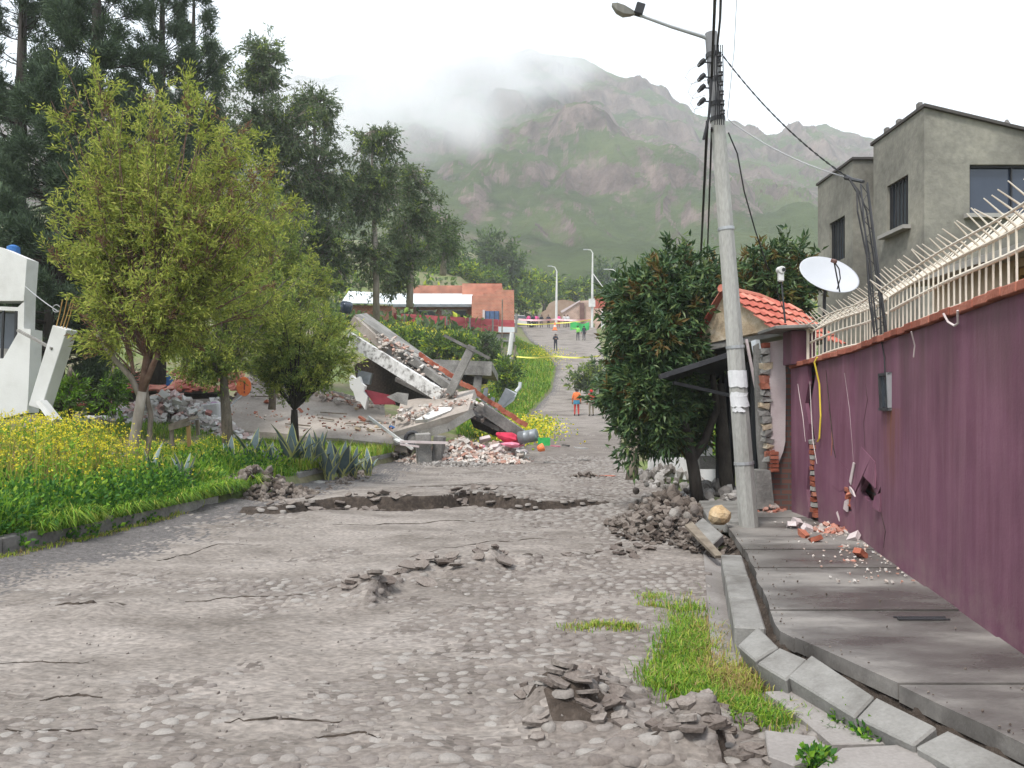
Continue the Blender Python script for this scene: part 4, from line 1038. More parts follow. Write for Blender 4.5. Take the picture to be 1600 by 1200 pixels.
mb = MB(); rect_wall(mb, 'x', X2, Y2, Y3, .3, top2, [(vy0, vy1, vz0, vz1)], .2); mb.b2(X2 + .2, 9.5, Y2, Y2 + .2, .3, top2); mb.b2(X2 + .2, 9.5, Y3 - .2, Y3, .3, top2); mb.build('rear_block_wall', M['house'], gh)
mb = MB(); mb.b2(X2 - .03, 9.5, Y2 - .04, Y3 + .03, top2, top2 + .045); mb.build('rear_roof', M['house_top'], gh)
def barred(parent, ax, fixed, a0, a1, z0, z1, nb, gl):
    w = thing_part = None
    mb = MB()
    if ax == 'x': mb.b2(fixed + .10, fixed + .11, a0, a1, z0, z1)
    else: mb.b2(a0, a1, fixed + .10, fixed + .11, z0, z1)
    w = mb.build('window', gl, parent)
    fr = MB(); t = .035
    for (p, q_, u, v) in ((a0, a1, z0, z0 + t), (a0, a1, z1 - t, z1), (a0, a0 + t, z0 + t, z1 - t), (a1 - t, a1, z0 + t, z1 - t)):
        if ax == 'x': fr.b2(fixed + .05, fixed + .095, p, q_, u, v)
        else: fr.b2(p, q_, fixed + .05, fixed + .095, u, v)
    fr.build('window_frame', M['winframe'], w)
    for k in range(1, nb):
        a = a0 + (a1 - a0) * k / nb; mb = MB()
        if ax == 'x': mb.b2(fixed + .03, fixed + .048, a - .012, a + .012, z0, z1)
        else: mb.b2(a - .012, a + .012, fixed + .06, fixed + .09, z0, z1)
        mb.build('window_bar', M['winframe'], w)
    return w
barred(gh, 'x', HX, wy0, wy1, wz0, wz1, 6, M['glass'])
barred(gh, 'x', X2, vy0, vy1, vz0, vz1, 6, M['glass'])
barred(gh, 'y', HY, fx0, fx1, fz0, fz1, 3, M['glass_blue'])
mb = MB(); mb.b2(HX - .14, HX - .002, wy0 - .1, wy1 + .08, wz0 - .07, wz0 - .005); mb.build('window_sill', M['sill'], gh)
mb = MB(); mb.b2(fx0 - .1, fx1, HY - .12, HY - .002, fz0 - .07, fz0 - .005); mb.build('window_sill', M['sill'], gh)
for k, (yy, h) in enumerate(((13.2, .10), (13.9, .08), (14.35, .09))):
    mb = MB(); mb.box((HX + .02, yy, topz + .05 + h / 2), (.07, .10, h)); mb.build('roof_stub', M['conc_dark'], gh, bevel=.008)
for x_, h in ((8.1, .12), (9.0, .07)):
    mb = MB(); mb.lathe((x_, HY + .1, sl(x_) + .05), [(.06, 0), (.05, h * .5), (.02, h)], 8); mb.build('roof_stub', M['conc_dark'], gh)
# low cream annex behind the fence with timber windows
an = thing('low_annex', 'low cream annex with varnished timber windows behind the fence', 'house', (5.6, 8, 0))
mb = MB(); rect_wall(mb, 'x', 4.95, 5.4, 9.4, .3, 3.08, [(6.3, 7.9, 2.2, 2.98)], .15); mb.build('wall', mat('cream_plaster', [(.45, .36, .26), (.58, .48, .36)], .9, 2), an)
mb = MB(); mb.slab([(4.6, 5.2, 3.10), (4.6, 9.6, 3.10), (6.6, 9.6, 3.28), (6.6, 5.2, 3.28)], .07); mb.build('eave', M['sill'], an)
mb = MB(); mb.b2(5.03, 5.04, 6.3, 7.9, 2.2, 2.98); g_ = mb.build('window', M['glass_blue'], an)
for k in range(6):
    a = 6.3 + 1.6 * k / 5; mb = MB(); mb.b2(4.97, 5.02, a - .045, a + .045, 2.2, 2.98); mb.build('window_post', M['wood_y'], g_)
mb = MB(); mb.b2(4.98, 5.02, 6.35, 7.85, 2.9, 2.97); mb.build('window_head', M['wood_y'], g_)

# ---------------- tiled gate gable
gg = thing('gate_gable', 'little gate roof of red tiles with stained tan gable, half collapsed', 'gate roof', tuple(P(1150, 545, 12)))
gL, gR, gA = P(1090, 540, 12.8), P(1208, 514, 11.6), P(1134, 455, 12.25)
gm1, gm2 = P(1165, 527, 12.1), P(1172, 520, 12.0)
rd = Vector((.825, .565, -.06)).normalized()
mb = MB(); mb.extrude([gL, gm1, gR, gA], rd * .16); mb.build('gable_wall', M['stonegable'], gg)
mb = MB(); mb.extrude([gL + Vector((0, 0, -.12)), gR + Vector((.1, 0, -.10)), gR + Vector((.1, 0, -.015)), gL + Vector((0, 0, -.01))], rd * 1.1); mb.build('lintel', M['kerb'], gg, bevel=.01)
dn_l, dn_r = (gL - gA), (gR - gA)
def tile_slope(d, n, ln, over):
    nrm = d.cross(rd).normalized();
    if nrm.z < 0: nrm = -nrm
    for i in range(n):
        f0, f1 = i / n * over, (i + 1) / n * over + .03
        ncol = int(ln / .17)
        for c_ in range(ncol):
            g0, g1 = -.10 + c_ * .17, -.10 + (c_ + 1) * .17 - .012
            o0, o1 = nrm * (.055 + .0), nrm * (.02)
            sg = Vector((0, 0, -.03 * (g0 / ln) ** 2))
            a, b = gA + d * f0 + rd * g0 + o1 + sg, gA + d * f0 + rd * g1 + o1 + sg; e, h = gA + d * f1 + rd * g1 + o0 + sg, gA + d * f1 + rd * g0 + o0 + sg
            mid0, mid1 = (a + b) / 2 + nrm * .028, (e + h) / 2 + nrm * .028
            mb = MB(); t = -nrm * .012
            vs = [a, mid0, b, h, mid1, e]; vs += [q_ + t for q_ in vs]
            mb.mesh(vs, [(0, 1, 4, 3), (1, 2, 5, 4), (6, 9, 10, 7), (7, 10, 11, 8), (0, 3, 9, 6), (2, 8, 11, 5), (3, 4, 10, 9), (4, 5, 11, 10), (0, 6, 7, 1), (1, 7, 8, 2)])
            mb.build('roof_tile', M['redtile'], gg)
tile_slope(dn_r, 5, 1.75, 1.12); tile_slope(dn_l, 4, 1.2, 1.1)
mb = MB(); mb.tube([gA - rd * .12 + Vector((0, 0, .03)), gA + rd * .8 + Vector((0, 0, .02)), gA + rd * 1.6 + Vector((0, 0, -.08))], .06, 8); mb.build('ridge_tile', M['redtile'], gg)

# ---------------- wrecked gate pier: plaster torn off brick
gp = thing('gate_pier', 'wrecked gate pier with pale pink plaster torn off its bricks', 'pier', tuple(P(1205, 790, 11.6)))
def face(pts, Y, th, m, name, parent, dy=0):
    q = [P(x, y_, Y) + Vector((0, dy, 0)) for x, y_ in pts]; mb = MB(); mb.extrude(q, (0, th, 0)); return mb.build(name, M[m], parent)
face([(1200, 535), (1226, 530), (1228, 600), (1227, 690), (1224, 705), (1215, 728), (1212, 712), (1206, 728), (1203, 700), (1205, 660)], 11.3, .05, 'pinkwhite', 'plaster', gp)
face([(1199, 545), (1246, 545), (1246, 800), (1205, 800), (1203, 660)], 11.36, .22, 'core', 'brick_core', gp)
for k in range(18):
    py = 540 + k * 10.5
    if py > 735: break
    px = np.interp(py, [540, 640, 735], [1195, 1194, 1205]) + rq.uniform(-1, 1)
    mb = MB(); mb.chunk(P(px, py, 11.35), (.13 * rq.uniform(.7, 1.3), .16, .085 * rq.uniform(.7, 1.2)), rq, (rq.uniform(-.15, .15), rq.uniform(-.25, .25), rq.uniform(-.3, .3)), .2); mb.build('brick', M['brick'] if k in (0, 5, 6, 16) else M['old_conc' if k % 3 else 'stonegable'], gp)
for k in range(5):
    mb = MB(); mb.chunk(P(1209, 708 + k * 6.5, 11.27), (.11, .1, .045), rq, (0, rq.uniform(-.05, .05), 0), .05); mb.build('brick', M['brick'], gp)
face([(1180, 540), (1186, 536), (1196, 660), (1212, 800), (1196, 800), (1186, 700)], 11.5, .12, 'old_conc', 'broken_column', gp)
face([(1181, 735), (1204, 735), (1210, 792), (1184, 796)], 11.25, .3, 'old_conc', 'footing', gp)
mb = MB(); mb.bar(P(1180, 532, 11.8), P(1190, 590, 11.7), .09, .09); mb.build('steel_post', M['roofwhite'], gp)
mb = MB(); mb.bar(P(1166, 530, 11.7), P(1191, 658, 11.6), .035, .035); mb.build('fallen_rail', M['pinkwhite'], gp)

# black sheet canopy, and added dark panels painting the shade below it
aw = thing('gate_canopy', 'black sheet metal canopy sloping down under the tiled gate roof', 'canopy', tuple(P(1110, 640, 13.4)))
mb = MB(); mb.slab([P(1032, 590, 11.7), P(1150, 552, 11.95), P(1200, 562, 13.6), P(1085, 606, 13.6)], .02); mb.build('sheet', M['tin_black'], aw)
mb = MB(); mb.bar(P(1030, 589, 11.65), P(1142, 553, 11.9), .05, .07); mb.build('front_edge', M['darkmetal'], aw)
mb = MB(); mb.bar(P(1052, 598, 11.8), P(1142, 618, 12.2), .04, .05); mb.build('brace', M['darkmetal'], aw)
gd = thing('gate_shade_panel', 'added dark panels standing in for shade in the gateway behind the pole', 'gate', tuple(P(1160, 780, 13.2)))
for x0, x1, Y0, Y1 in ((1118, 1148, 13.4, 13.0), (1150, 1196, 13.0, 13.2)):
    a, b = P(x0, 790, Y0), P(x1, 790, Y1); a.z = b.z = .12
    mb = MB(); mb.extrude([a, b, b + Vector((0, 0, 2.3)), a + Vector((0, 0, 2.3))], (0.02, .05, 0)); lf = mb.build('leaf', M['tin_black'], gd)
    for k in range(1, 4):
        f = k / 4; q = a.lerp(b, f); mb = MB(); mb.bar(q + Vector((0, -.02, .05)), q + Vector((0, -.02, 2.25)), .03, .03); mb.build('panel_bar', M['darkmetal'], lf)
# white plastered yard wall with a barred panel and meter door further up
yw = thing('yard_wall', 'low white yard wall with barred panel seen under the dark tree', 'wall', tuple(P(1060, 715, 17)))
a, b = P(1012, 715, 18.5), P(1125, 715, 15.5); a.z = b.z = .1
mb = MB(); mb.extrude([a, b, b + Vector((0, 0, .45)), a + Vector((0, 0, .45))], (.05, .16, 0)); mb.build('plinth', M['white'], yw)
for k in range(7):
    q = a.lerp(b, .1 + k * .07) + Vector((0, .05, .45)); mb = MB(); mb.bar(q, q + Vector((0, 0, .55)), .025, .025); mb.build('bar', M['darkmetal'], yw)
for h in (.62, .88):
    mb = MB(); mb.bar(a.lerp(b, .08) + Vector((0, .05, h)), a.lerp(b, .54) + Vector((0, .05, h)), .02, .02); mb.build('rail', M['darkmetal'], yw)
md = thing('meter_cabinet', 'white meter cabinet with dark oval glass behind the tree trunk', 'cabinet', tuple(P(1102, 715, 15.3)))
q = P(1103, 690, 15.3); mb = MB(); mb.box(q, (.22, .14, .62)); mb.build('case', M['white'], md, bevel=.015)
mb = MB(); vs = [q + Vector((.065 * math.cos(t), -.078, .05 + .19 * math.copysign(abs(math.sin(t)) ** .6, math.sin(t)))) for t in np.linspace(0, 2 * math.pi, 20, endpoint=False)]
mb.extrude(vs, (0, .012, 0)); mb.build('glass', M['glass'], md)
mb = MB(); mb.box(P(1103, 722, 15.3) + Vector((0, .02, 0)), (.3, .3, .25)); mb.build('plinth', M['old_conc'], md)

# ---------------- utility pole
pb0, pt = P(1170, 822, 9.85), P(1111, 52, 9.85); pole = thing('utility_pole', 'leaning concrete utility pole with torn white papers and street lamp', 'utility pole', tuple(pb0))
def pp(f): return pb0.lerp(pt, f)
ft = (822 - 190) / (822 - 52)
def prad(f): return .122 - .042 * f
mb = MB(); mb.tube([pp(-.02)] + [pp(f) for f in np.linspace(0, ft, 9)], [prad(f) for f in [0] + list(np.linspace(0, ft, 9))], 10); mb.build('shaft', M['pole'], pole)
mb = MB(); mb.tube([pp(f) for f in np.linspace(ft, 1, 5)], [prad(f) - .003 for f in np.linspace(ft, 1, 5)], 10); mb.build('shaft_top', M['pole_top'], pole)
def band(f, h, dr, m, name):
    mb = MB(); mb.tube([pp(f), pp(f + h)], prad(f) + dr, 14); return mb.build(name, M[m], pole)
for f in (.125, .36, .60, ft, ft + .03, .9, .95): band(f, .006 if f < .62 else .009, .006, 'metal' if f < .62 else 'darkmetal', 'steel_band')
# torn papers pasted round the pole, real curved sheets
def sticker(pts_row, name, seed):
    q_ = random.Random(seed); vs, fs = [], []; n = len(pts_row); k = 9
    ax = (pt - pb0).normalized(); sx = Vector((1, 0, 0)); sy = ax.cross(sx).normalized()
    if sy.y > 0: sy = -sy
    for f, a0_, a1_ in pts_row:
        for j in range(k):
            t = a0_ + (a1_ - a0_) * j / (k - 1); r_ = prad(f) + .005 + q_.uniform(0, .004)
            vs.append(pp(f + q_.uniform(-.002, .002)) + (sx * math.sin(t) + sy * math.cos(t)) * r_)
    for i in range(n - 1):
        for j in range(k - 1): fs.append((i * k + j, i * k + j + 1, (i + 1) * k + j + 1, (i + 1) * k + j))
    vs2 = [v + (v - pp(.3)).normalized() * 0 + Vector((0, -.002, 0)) for v in vs]; m_ = len(vs)
    fs += [tuple(i + m_ for i in reversed(f)) for f in fs]
    mb = MB(); mb.mesh(vs + vs2, fs); mb.build(name, M['paper'], pole)
sticker([(.282, -1.5, 1.5), (.316, -1.5, 1.5)], 'paper_notice', 1)
sticker([(.242, -1.3, 1.2), (.250, -1.35, 1.0), (.262, -1.4, .6), (.271, -1.1, 1.2)], 'paper_notice', 2)
sticker([(.232, -1.1, .3), (.240, -1.2, -.2)], 'paper_notice', 3)
# lamp arm and head
la = P(1098, 57, 9.85); le = P(1000, 24, 9.85)
mb = MB(); mb.tube([pp(.985), la, la.lerp(le, .5) + Vector((0, 0, -.01)), le], [.024, .024, .021, .019], 8); mb.build('lamp_arm', M['metal'], pole)
mb = MB(); hs = []
h0, h1 = P(992, 20, 9.85), P(956, 7, 9.85); hd = (h1 - h0)
for f, w_, u_, d_ in ((0, .035, .02, .02), (.18, .06, .03, .05), (.5, .095, .03, .085), (.8, .09, .025, .07), (1, .04, .01, .02)):
    c_ = h0 + hd * f; hs += [c_ + Vector((0, -w_, 0)), c_ + Vector((0, 0, u_)), c_ + Vector((0, w_, 0)), c_ + Vector((0, w_ * .6, -d_)), c_ + Vector((0, -w_ * .6, -d_))]
fs = [tuple(range(5)), tuple(range(20, 25))]
for i in range(4):
    for k in range(5): fs.append((i * 5 + k, i * 5 + (k + 1) % 5, i * 5 + 5 + (k + 1) % 5, i * 5 + 5 + k))
mb.mesh(hs, fs); mb.build('lamp_head', M['sill'], pole)
mb = MB(); mb.box(P(999, 15, 9.85), (.11, .10, .14), (0, .3, 0)); mb.build('photocell_box', M['winframe'], pole, bevel=.01)
# insulators, brackets, loose loops
for k, py in enumerate((97, 120, 137, 158)):
    c_ = P(1097, py, 9.75); ax = P(1113, py + 1, 9.8)
    mb = MB(); mb.tube([ax, c_], .009, 6); mb.build('bracket', M['darkmetal'], pole)
    mb = MB(); mb.tube([c_ + Vector((.03, 0, .03)), c_ + Vector((.0, 0, .0)), c_ + Vector((-.05, 0, -.05))], [.028, .034, .02], 8); mb.build('insulator', M['blackcable'], pole)
    mb = MB(); w_ = 22 - 4 * k
    mb.tube([P(1093, py + 4, 9.72), P(1093 - w_ * .7, py + 12, 9.7), P(1093 - w_, py + 24, 9.7), P(1093 - w_ * .6, py + 34, 9.7), P(1105, py + 28, 9.7)], .0035, 4); mb.build('wire_loop', M['greycable'], pole)
for k in range(7):
    c_ = P(1124 + k * .9, 85 + k * 15, 9.72); mb = MB(); mb.lathe(c_, [(.012, -.03), (.03, -.025), (.022, 0), (.03, .02), (.012, .03)], 8); mb.build('spool_insulator', M['darkmetal'], pole)
mb = MB()
for k in range(5):
    mb.tube([P(1117 + k * 3, 70, 9.73), P(1115 + k * 3.3 + rq.uniform(-2, 2), 110, 9.71), P(1118 + k * 3 + rq.uniform(-2, 2), 150, 9.71), P(1117 + k * 3.5, 195, 9.72)], .006, 4)
mb.build('strapped_cables', M['blackcable'], pole)
# pipe conduit running down the far side
mb = MB(); mb.bar(P(1135, 385, 9.98), P(1163, 690, 9.98), .05, .05); mb.build('conduit', M['pole'], pole)

# overhead cables (each one a thing)
def cable(pts, r, m, label, name='overhead_cable', n=5, cat='cable'):
    mb = MB(); mb.tube(pts, r, n); return mb.build(name, M[m], None, label, cat)
def catenary(a, b, sag, n=14): return [a.lerp(b, i / n) + Vector((0, 0, -sag * 4 * (i / n) * (1 - i / n))) for i in range(n + 1)]
tops = pp(.97)
cable([P(1119, -60, 5.6), P(1116, 20, 8.2), P(1112, 120, 9.68), P(1107, 185, 9.7), P(1099, 218, 9.7)], .017, 'blackcable', 'thick black cable crossing the pole top and leaving the frame')
cable([P(1128, -60, 5.8), P(1125, 30, 8.6), P(1121, 70, 9.72), P(1124, 100, 9.72)], .014, 'blackcable', 'twisted black cable rising from the pole beside the thick one')
cable(catenary(P(1105, 190, 9.7), P(1085, 560, 34), .4), .02, 'blackcable', 'black cable bundle running from the pole up the street')
cable(catenary(P(1112, 200, 9.75), P(1098, 565, 36), .35), .014, 'blackcable', 'thinner black cable beside the bundle, running up the street')
tw = catenary(P(1128, 85, 9.85), P(1326, 278, 8.55), .12, 40)
mb = MB()
for ph_ in (0, math.pi):
    mb.tube([p + Vector((0, .008 * math.cos(i * 1.9 + ph_), .008 * math.sin(i * 1.9 + ph_))) for i, p in enumerate(tw)], .0065, 4)
mb.build('twisted_cable', M['blackcable'], None, 'dark twisted cable stretched from the pole top to the lattice mast', 'cable')
cable(catenary(P(1138, 187, 9.85), P(1322, 277, 8.6), .08), .007, 'greycable', 'pale wire stretched from the pole to the lattice mast')
cable([P(1138, 207, 9.85), P(1152, 240, 9.95), P(1163, 300, 10.2), P(1180, 360, 10.7), P(1200, 420, 11.3)], .009, 'blackcable', 'black cable drooping from the pole behind the gate roof')
cable([P(1152, -20, 9), P(1147, 80, 9.5), P(1136, 185, 9.85)], .004, 'greycable', 'very thin pale wire rising from the pole out of the frame')

# ---------------- boulder and rubble on this side
mb = MB(); mb.rock(P(1124, 808, 9.75) + Vector((0, 0, .02)), (.15, .13, .125), random.Random(3), 2, .1, (.2, .1, .5)); mb.build('boulder', M['boulder'], None, 'rounded tan boulder lying on the kerb beside the pole', 'boulder')
def plate_thing(name, px, py, Y, r, th, rot, m, label, cat, asp=.7, seed=1, n=6):
    mb = MB(); mb.plate(P(px, py, Y), r, th, random.Random(seed), n, rot, asp); return mb.build(name, M[m], None, label, cat)
mb = MB(); mb.extrude([P(1085, 818, 9.3), P(1098, 808, 9.6), P(1130, 835, 8.9), P(1112, 852, 8.6)], (.02, .03, -.09)); mb.build('fallen_kerb', M['kerb'], None, 'loose kerb slab tipped against the tan boulder', 'kerb', bevel=.01)
mb = MB(); mb.extrude([P(1070, 820, 9.2), P(1082, 815, 9.3), P(1130, 868, 8.2), P(1118, 868, 8.2)], (.0, .02, -.03)); mb.build('broken_board', M['wood'], None, 'thin dark board leaning from the rubble down to the gutter', 'board')
mb = MB(); mb.extrude([PZ(1092, 782, .16), PZ(1160, 782, .2), PZ(1165, 815, .2), PZ(1108, 812, .16)], (0, 0, -.16)); mb.build('gate_step', M['kerb'], None, 'raised concrete entrance step under the shaded gateway', 'step', bevel=.012)
# heaps: mud clods and stones, too many to count -> one mass each, with loose larger stones on top
def heap(name, base, R_, n, s0, s1, m, label, seed, hgt=.5, kind='chunk', par=None):
    """base = (X, Y) centre, R_ = (rx, ry); pieces settle on a low cone"""
    q = random.Random(seed); mb = MB()
    for i in range(n):
        a, r_ = q.uniform(0, 6.283), q.random() ** .6
        x, yy = base[0] + math.cos(a) * r_ * R_[0], base[1] + math.sin(a) * r_ * R_[1]
        g = max(float(gz(x, yy)), float(zroad(yy)) if x < float(xright(yy)) else .0); z = g + hgt * (1 - r_) ** 1.1 * q.uniform(.55, 1) + .01
        sz = q.uniform(s0, s1) * (1.25 - .5 * r_)
        if kind == 'rock': mb.rock((x, yy, z), (sz, sz * q.uniform(.6, 1), sz * q.uniform(.45, .8)), q, 1, .25)
        elif kind == 'plate': mb.plate((x, yy, z), sz, sz * q.uniform(.18, .4), q, 6, (q.uniform(-.8, .8), q.uniform(-.8, .8), q.uniform(0, 6)), q.uniform(.5, .9))
        else: mb.chunk((x, yy, z), (sz * 2, sz * q.uniform(.8, 1.5), sz * q.uniform(.5, 1)), q)
    return mb.build(name, M[m], par, label, 'rubble heap', kind='stuff')
heap('mud_heap', (1.95, 10.6), (.75, 1.3), 420, .035, .10, 'crust_i', 'heap of dug up mud clods and stones in front of the dark tree', 41, .24, 'plate')
heap('mud_heap', (2.45, 12.2), (.6, 1.6), 260, .04, .11, 'crust_i', 'dark earth heap round the foot of the dark tree', 42, .35, 'rock')
heap('mud_heap', (2.25, 9.3), (.4, .7), 170, .035, .09, 'crust_i', 'low broken earth at the start of the gutter', 43, .15, 'plate')
heap('stone_heap', (3.4, 13.3), (.7, 1.6), 200, .05, .13, 'stone_i', 'grey stone rubble heaped behind the tree trunk by the gate', 44, .4, 'rock')
heap('stone_heap', (3.6, 17.5), (1.0, 2.0), 160, .06, .16, 'stone_i', 'spread of earth and stones in front of the white yard wall', 45, .35, 'rock')
heap('brick_heap', (3.62, 11.5), (.28, .55), 150, .025, .06, 'brick_i', 'heap of broken bricks and plaster at the foot of the gate pier', 46, .26)
q_ = PZ(1300, 830, .15); heap('brick_heap', (q_.x, q_.y), (.36, .45), 140, .02, .055, 'brick_i', 'pile of red brick shards against the purple wall below its crack', 47, .13)
q_ = PZ(1322, 855, .15); heap('brick_scatter', (q_.x, q_.y), (.30, .12), 50, .015, .045, 'brick_i', 'narrow scatter of red brick shards on the pavement', 48, .03)
q_ = PZ(1330, 876, .15); heap('brick_scatter', (q_.x, q_.y), (.36, .13), 50, .015, .042, 'brick_i', 'low line of brick and plaster crumbs nearest along the purple wall', 49, .03)
lq = random.Random(91)
for k in range(12):
    px, py = lq.uniform(985, 1090), lq.uniform(755, 842); Y = CAMZ * F_PX / (py - HOR) * .93
    mb = MB(); s_ = lq.uniform(.04, .075); mb.rock((P(px, py, Y).x, Y, .10 + s_ * .3 + lq.uniform(0, .18)), (s_ * 1.2, s_, s_ * .7), lq, 2, .12)
    mb.build('loose_stone', M['cobble'], None, 'dusty cobble dug loose on the mud heap by the dark tree', 'stone', 'loose cobbles on the right mud heap', smooth=False)
for k, (px, py) in enumerate(((1275, 845), (1262, 828), (1318, 800), (1335, 842), (1256, 838), (1238, 822), (1345, 868), (1246, 818))):
    c_ = PZ(px, py, .17); mb = MB(); mb.chunk(c_ + Vector((0, 0, .02)), (.13, .09, .06), lq, None, .2); mb.build('plaster_chunk', M['pinkwhite'] if k % 2 else M['brick'], None, 'chunk of fallen plaster or brick on the pavement by the purple wall', 'rubble', 'fallen chunks below the purple wall')
plate_thing('plaster_chunk', 1316, 806, 9.6, .12, .03, (1.0, .2, .4), 'pinkwhite', 'upright pale plaster slab leaning on the purple wall', 'rubble', .9, 5)

# soil crumbs and plaster dust on the pavement
gq = random.Random(6); mb = MB()
for i in range(130):
    Y = gq.uniform(2.6, 9.4); f = gq.random() ** 4; x_ = pav_l(Y) + .03 + f * (wall_x(Y) - pav_l(Y) - .08); s_ = gq.uniform(.003, .009)
    mb.rock((x_, Y, PZS + .008 + s_ * .4), (s_ * 1.3, s_, s_ * .7), gq, 1, .25)
mb.build('soil_crumbs', M['crust_i'], pav, kind='stuff')
mb = MB()
for i in range(160):
    Y = gq.uniform(6.6, 10.2); x_ = wall_x(Y) - .04 - gq.random() ** 2 * .7; s_ = gq.uniform(.004, .016)
    mb.chunk((x_, Y, PZS + .008 + s_ * .4), (s_ * 2, s_ * 1.4, s_), gq)
mb.build('plaster_crumbs', M['rubble_i'], pav, kind='stuff')
# ================================================================== LEFT SIDE
# kerb / low retaining edge of the verge
kl = [(0, 7.2), (0, 8.3), (0, 9.4), (0, 10.5), (0, 11.6), (0, 12.7)]
klab = ['weathered verge kerb block at the left edge of the frame', 'second weathered verge kerb block from the left edge', 'third verge kerb block, half hidden by grass', 'fourth verge kerb block behind the gravel bank', 'verge kerb block just before the dug up clods']
for i in range(5):
    y0, y1 = kl[i][1] + .01, kl[i + 1][1] - .01; x0, x1 = float(xleft(y0)) + .02, float(xleft(y1)) + .02
    mb = MB(); h = .26
    mb.hexa([(x0 - .16, y0, -.05), (x0, y0, -.05), (x1, y1, -.05), (x1 - .16, y1, -.05), (x0 - .16, y0, h), (x0, y0, h), (x1, y1, h), (x1 - .16, y1, h)])
    mb.build('verge_kerb', M['conc_dark'] if i < 3 else M['old_conc'], None, klab[i], 'kerb', 'kerb blocks along the left verge', bevel=.015)
mb = MB(); y0, y1 = 6.0, 7.19; x0, x1 = float(xleft(y0)) + .02, float(xleft(y1)) + .02
for i, (y0, y1, lab) in enumerate(((16.2, 18.6, 'long verge kerb block below the agaves'), (18.65, 21.0, 'verge kerb block under the overhanging bright grass'), (21.05, 23.6, 'far verge kerb block ending at the concrete stub'))):
    x0, x1 = float(xleft(y0)) - .1, float(xleft(y1)) - .1; h = .30; mb = MB()
    mb.hexa([(x0 - .18, y0, -.05), (x0, y0, -.05), (x1, y1, -.05), (x1 - .18, y1, -.05), (x0 - .18, y0, h), (x0, y0, h), (x1, y1, h), (x1 - .18, y1, h)])
    mb.build('verge_kerb', M['old_conc'], None, lab, 'kerb', 'kerb blocks along the left verge', bevel=.02)
# clod heap where the kerb was torn out
heap('clod_heap', (-4.35, 14.2), (1.0, 1.1), 420, .04, .11, 'crust_i', 'heap of torn up kerb, roots and mud clods on the left verge', 51, .42, 'rock')
heap('clod_heap', (-3.6, 13.4), (1.1, .55), 260, .035, .09, 'crust_i', 'spread of mud clods running from the left verge to the crack', 52, .12, 'plate')
heap('clod_heap', (-3.6, 17.5), (.35, 3.6), 220, .03, .08, 'crust_i', 'line of clods and stones under the far left kerb', 53, .06, 'rock')
for k, (px, py, Y, r_, rot, lab) in enumerate(((392, 748, 14.6, .28, (.5, -.3, .8), 'pale broken kerb slab tipped up at the top of the clod heap'), (378, 762, 14.2, .22, (.9, .2, .2), 'smaller broken kerb slab at the verge end of the clod heap'), (500, 757, 16.5, .22, (.15, .1, .5), 'flat pale slab lying on the street past the clod heap'))):
    plate_thing('broken_slab', px, py, Y, r_, .10, rot, 'old_conc', lab, 'slab', .6, 60 + k)

# ------------------------------------------------------------------ tilted white house, far left
wh = thing('white_house', 'tilted white plastered house wall at the left edge of the frame', 'house', tuple(P(10, 640, 16)))
def wface(pts, Y, th, m, name, parent): return face(pts, Y, th, m, name, parent)
wface([(-160, 372), (0, 386), (42, 404), (38, 458), (37, 470), (-160, 470)], 16, .4, "white", "upper_wall", wh)
wface([(-160, 472), (28, 480), (38, 470), (37, 515), (30, 570), (26, 575), (28, 486), (-160, 478)], 16.02, .38, "white", "window_jamb", wh)
wface([(-160, 565), (5, 560), (12, 548), (32, 513), (48, 514), (44, 618), (42, 645), (-160, 690)], 16, .4, "white", "lower_wall", wh)
wface([(-160, 474), (27, 484), (25, 560), (-160, 580)], 16.35, .02, 'glass', 'window', wh)
wb = wh.children[-1]
mb = MB(); mb.bar(P(26, 484, 16.05), P(24, 562, 16.05), .05, .05); mb.bar(P(6, 480, 16.05), P(3, 565, 16.05), .04, .04); mb.bar(P(-60, 474, 16.05), P(26, 484, 16.05), .05, .05); mb.build('window_frame', M['winframe'], wb)
wface([(-160, 540), (24, 545), (18, 575), (-20, 600), (-160, 620)], 16.25, .05, 'old_conc', 'broken_sill', wh)
mb = MB(); mb.bar(P(28, 516, 15.7), P(82, 545, 15.2), .05, .05); mb.build('protruding_pipe', M['old_conc'], wh)
mb = MB(); mb.lathe(P(21, 398, 16.6), [(.10, -.05), (.13, 0), (.12, .16), (.05, .2)], 10); mb.build('roof_drum', M['blue'], wh)
cable(catenary(P(40, 448, 16), P(90, 486, 15.3), .02, 6), .01, 'greycable', 'thin wire from the white house to the leaning column')
heap('wall_rubble', (P(40, 648, 15).x, 15.2), (.7, .5), 60, .05, .14, 'stone_i', 'grey rubble at the foot of the tilted white house', 54, .9, 'chunk')
# leaning concrete column with bare reinforcing bars
lc_ = thing('leaning_column', 'white concrete column leaning right with bare steel bars on top', 'column', tuple(P(55, 640, 15.2)))
mb = MB(); a0, a1 = P(82, 508, 15.2), P(105, 515, 15.2); b0_, b1_ = P(44, 634, 15.2), P(64, 640, 15.2)
mb.extrude([b0_, b1_, a1, a0], (.05, .28, 0)); mb.build('shaft', M['white'], lc_, bevel=.01)
for k, (x0, x1, yt) in enumerate(((87, 98, 468), (93, 106, 464), (98, 112, 470), (103, 116, 466))):
    mb = MB(); mb.tube([P(x0, 514, 15.25 + .06 * (k % 2)), P((x0 + x1) / 2 + 1, 490, 15.25), P(x1, yt, 15.2)], .011, 5); mb.build('reinforcing_bar', M['wood_y'], lc_)
mb = MB(); mb.tube([P(88, 482, 15.2) + Vector((.07 * math.cos(t), 0, .07 * math.sin(t))) for t in np.linspace(.4, 5.6, 10)], .009, 5); mb.build('bent_hoop', M['greycable'], lc_)
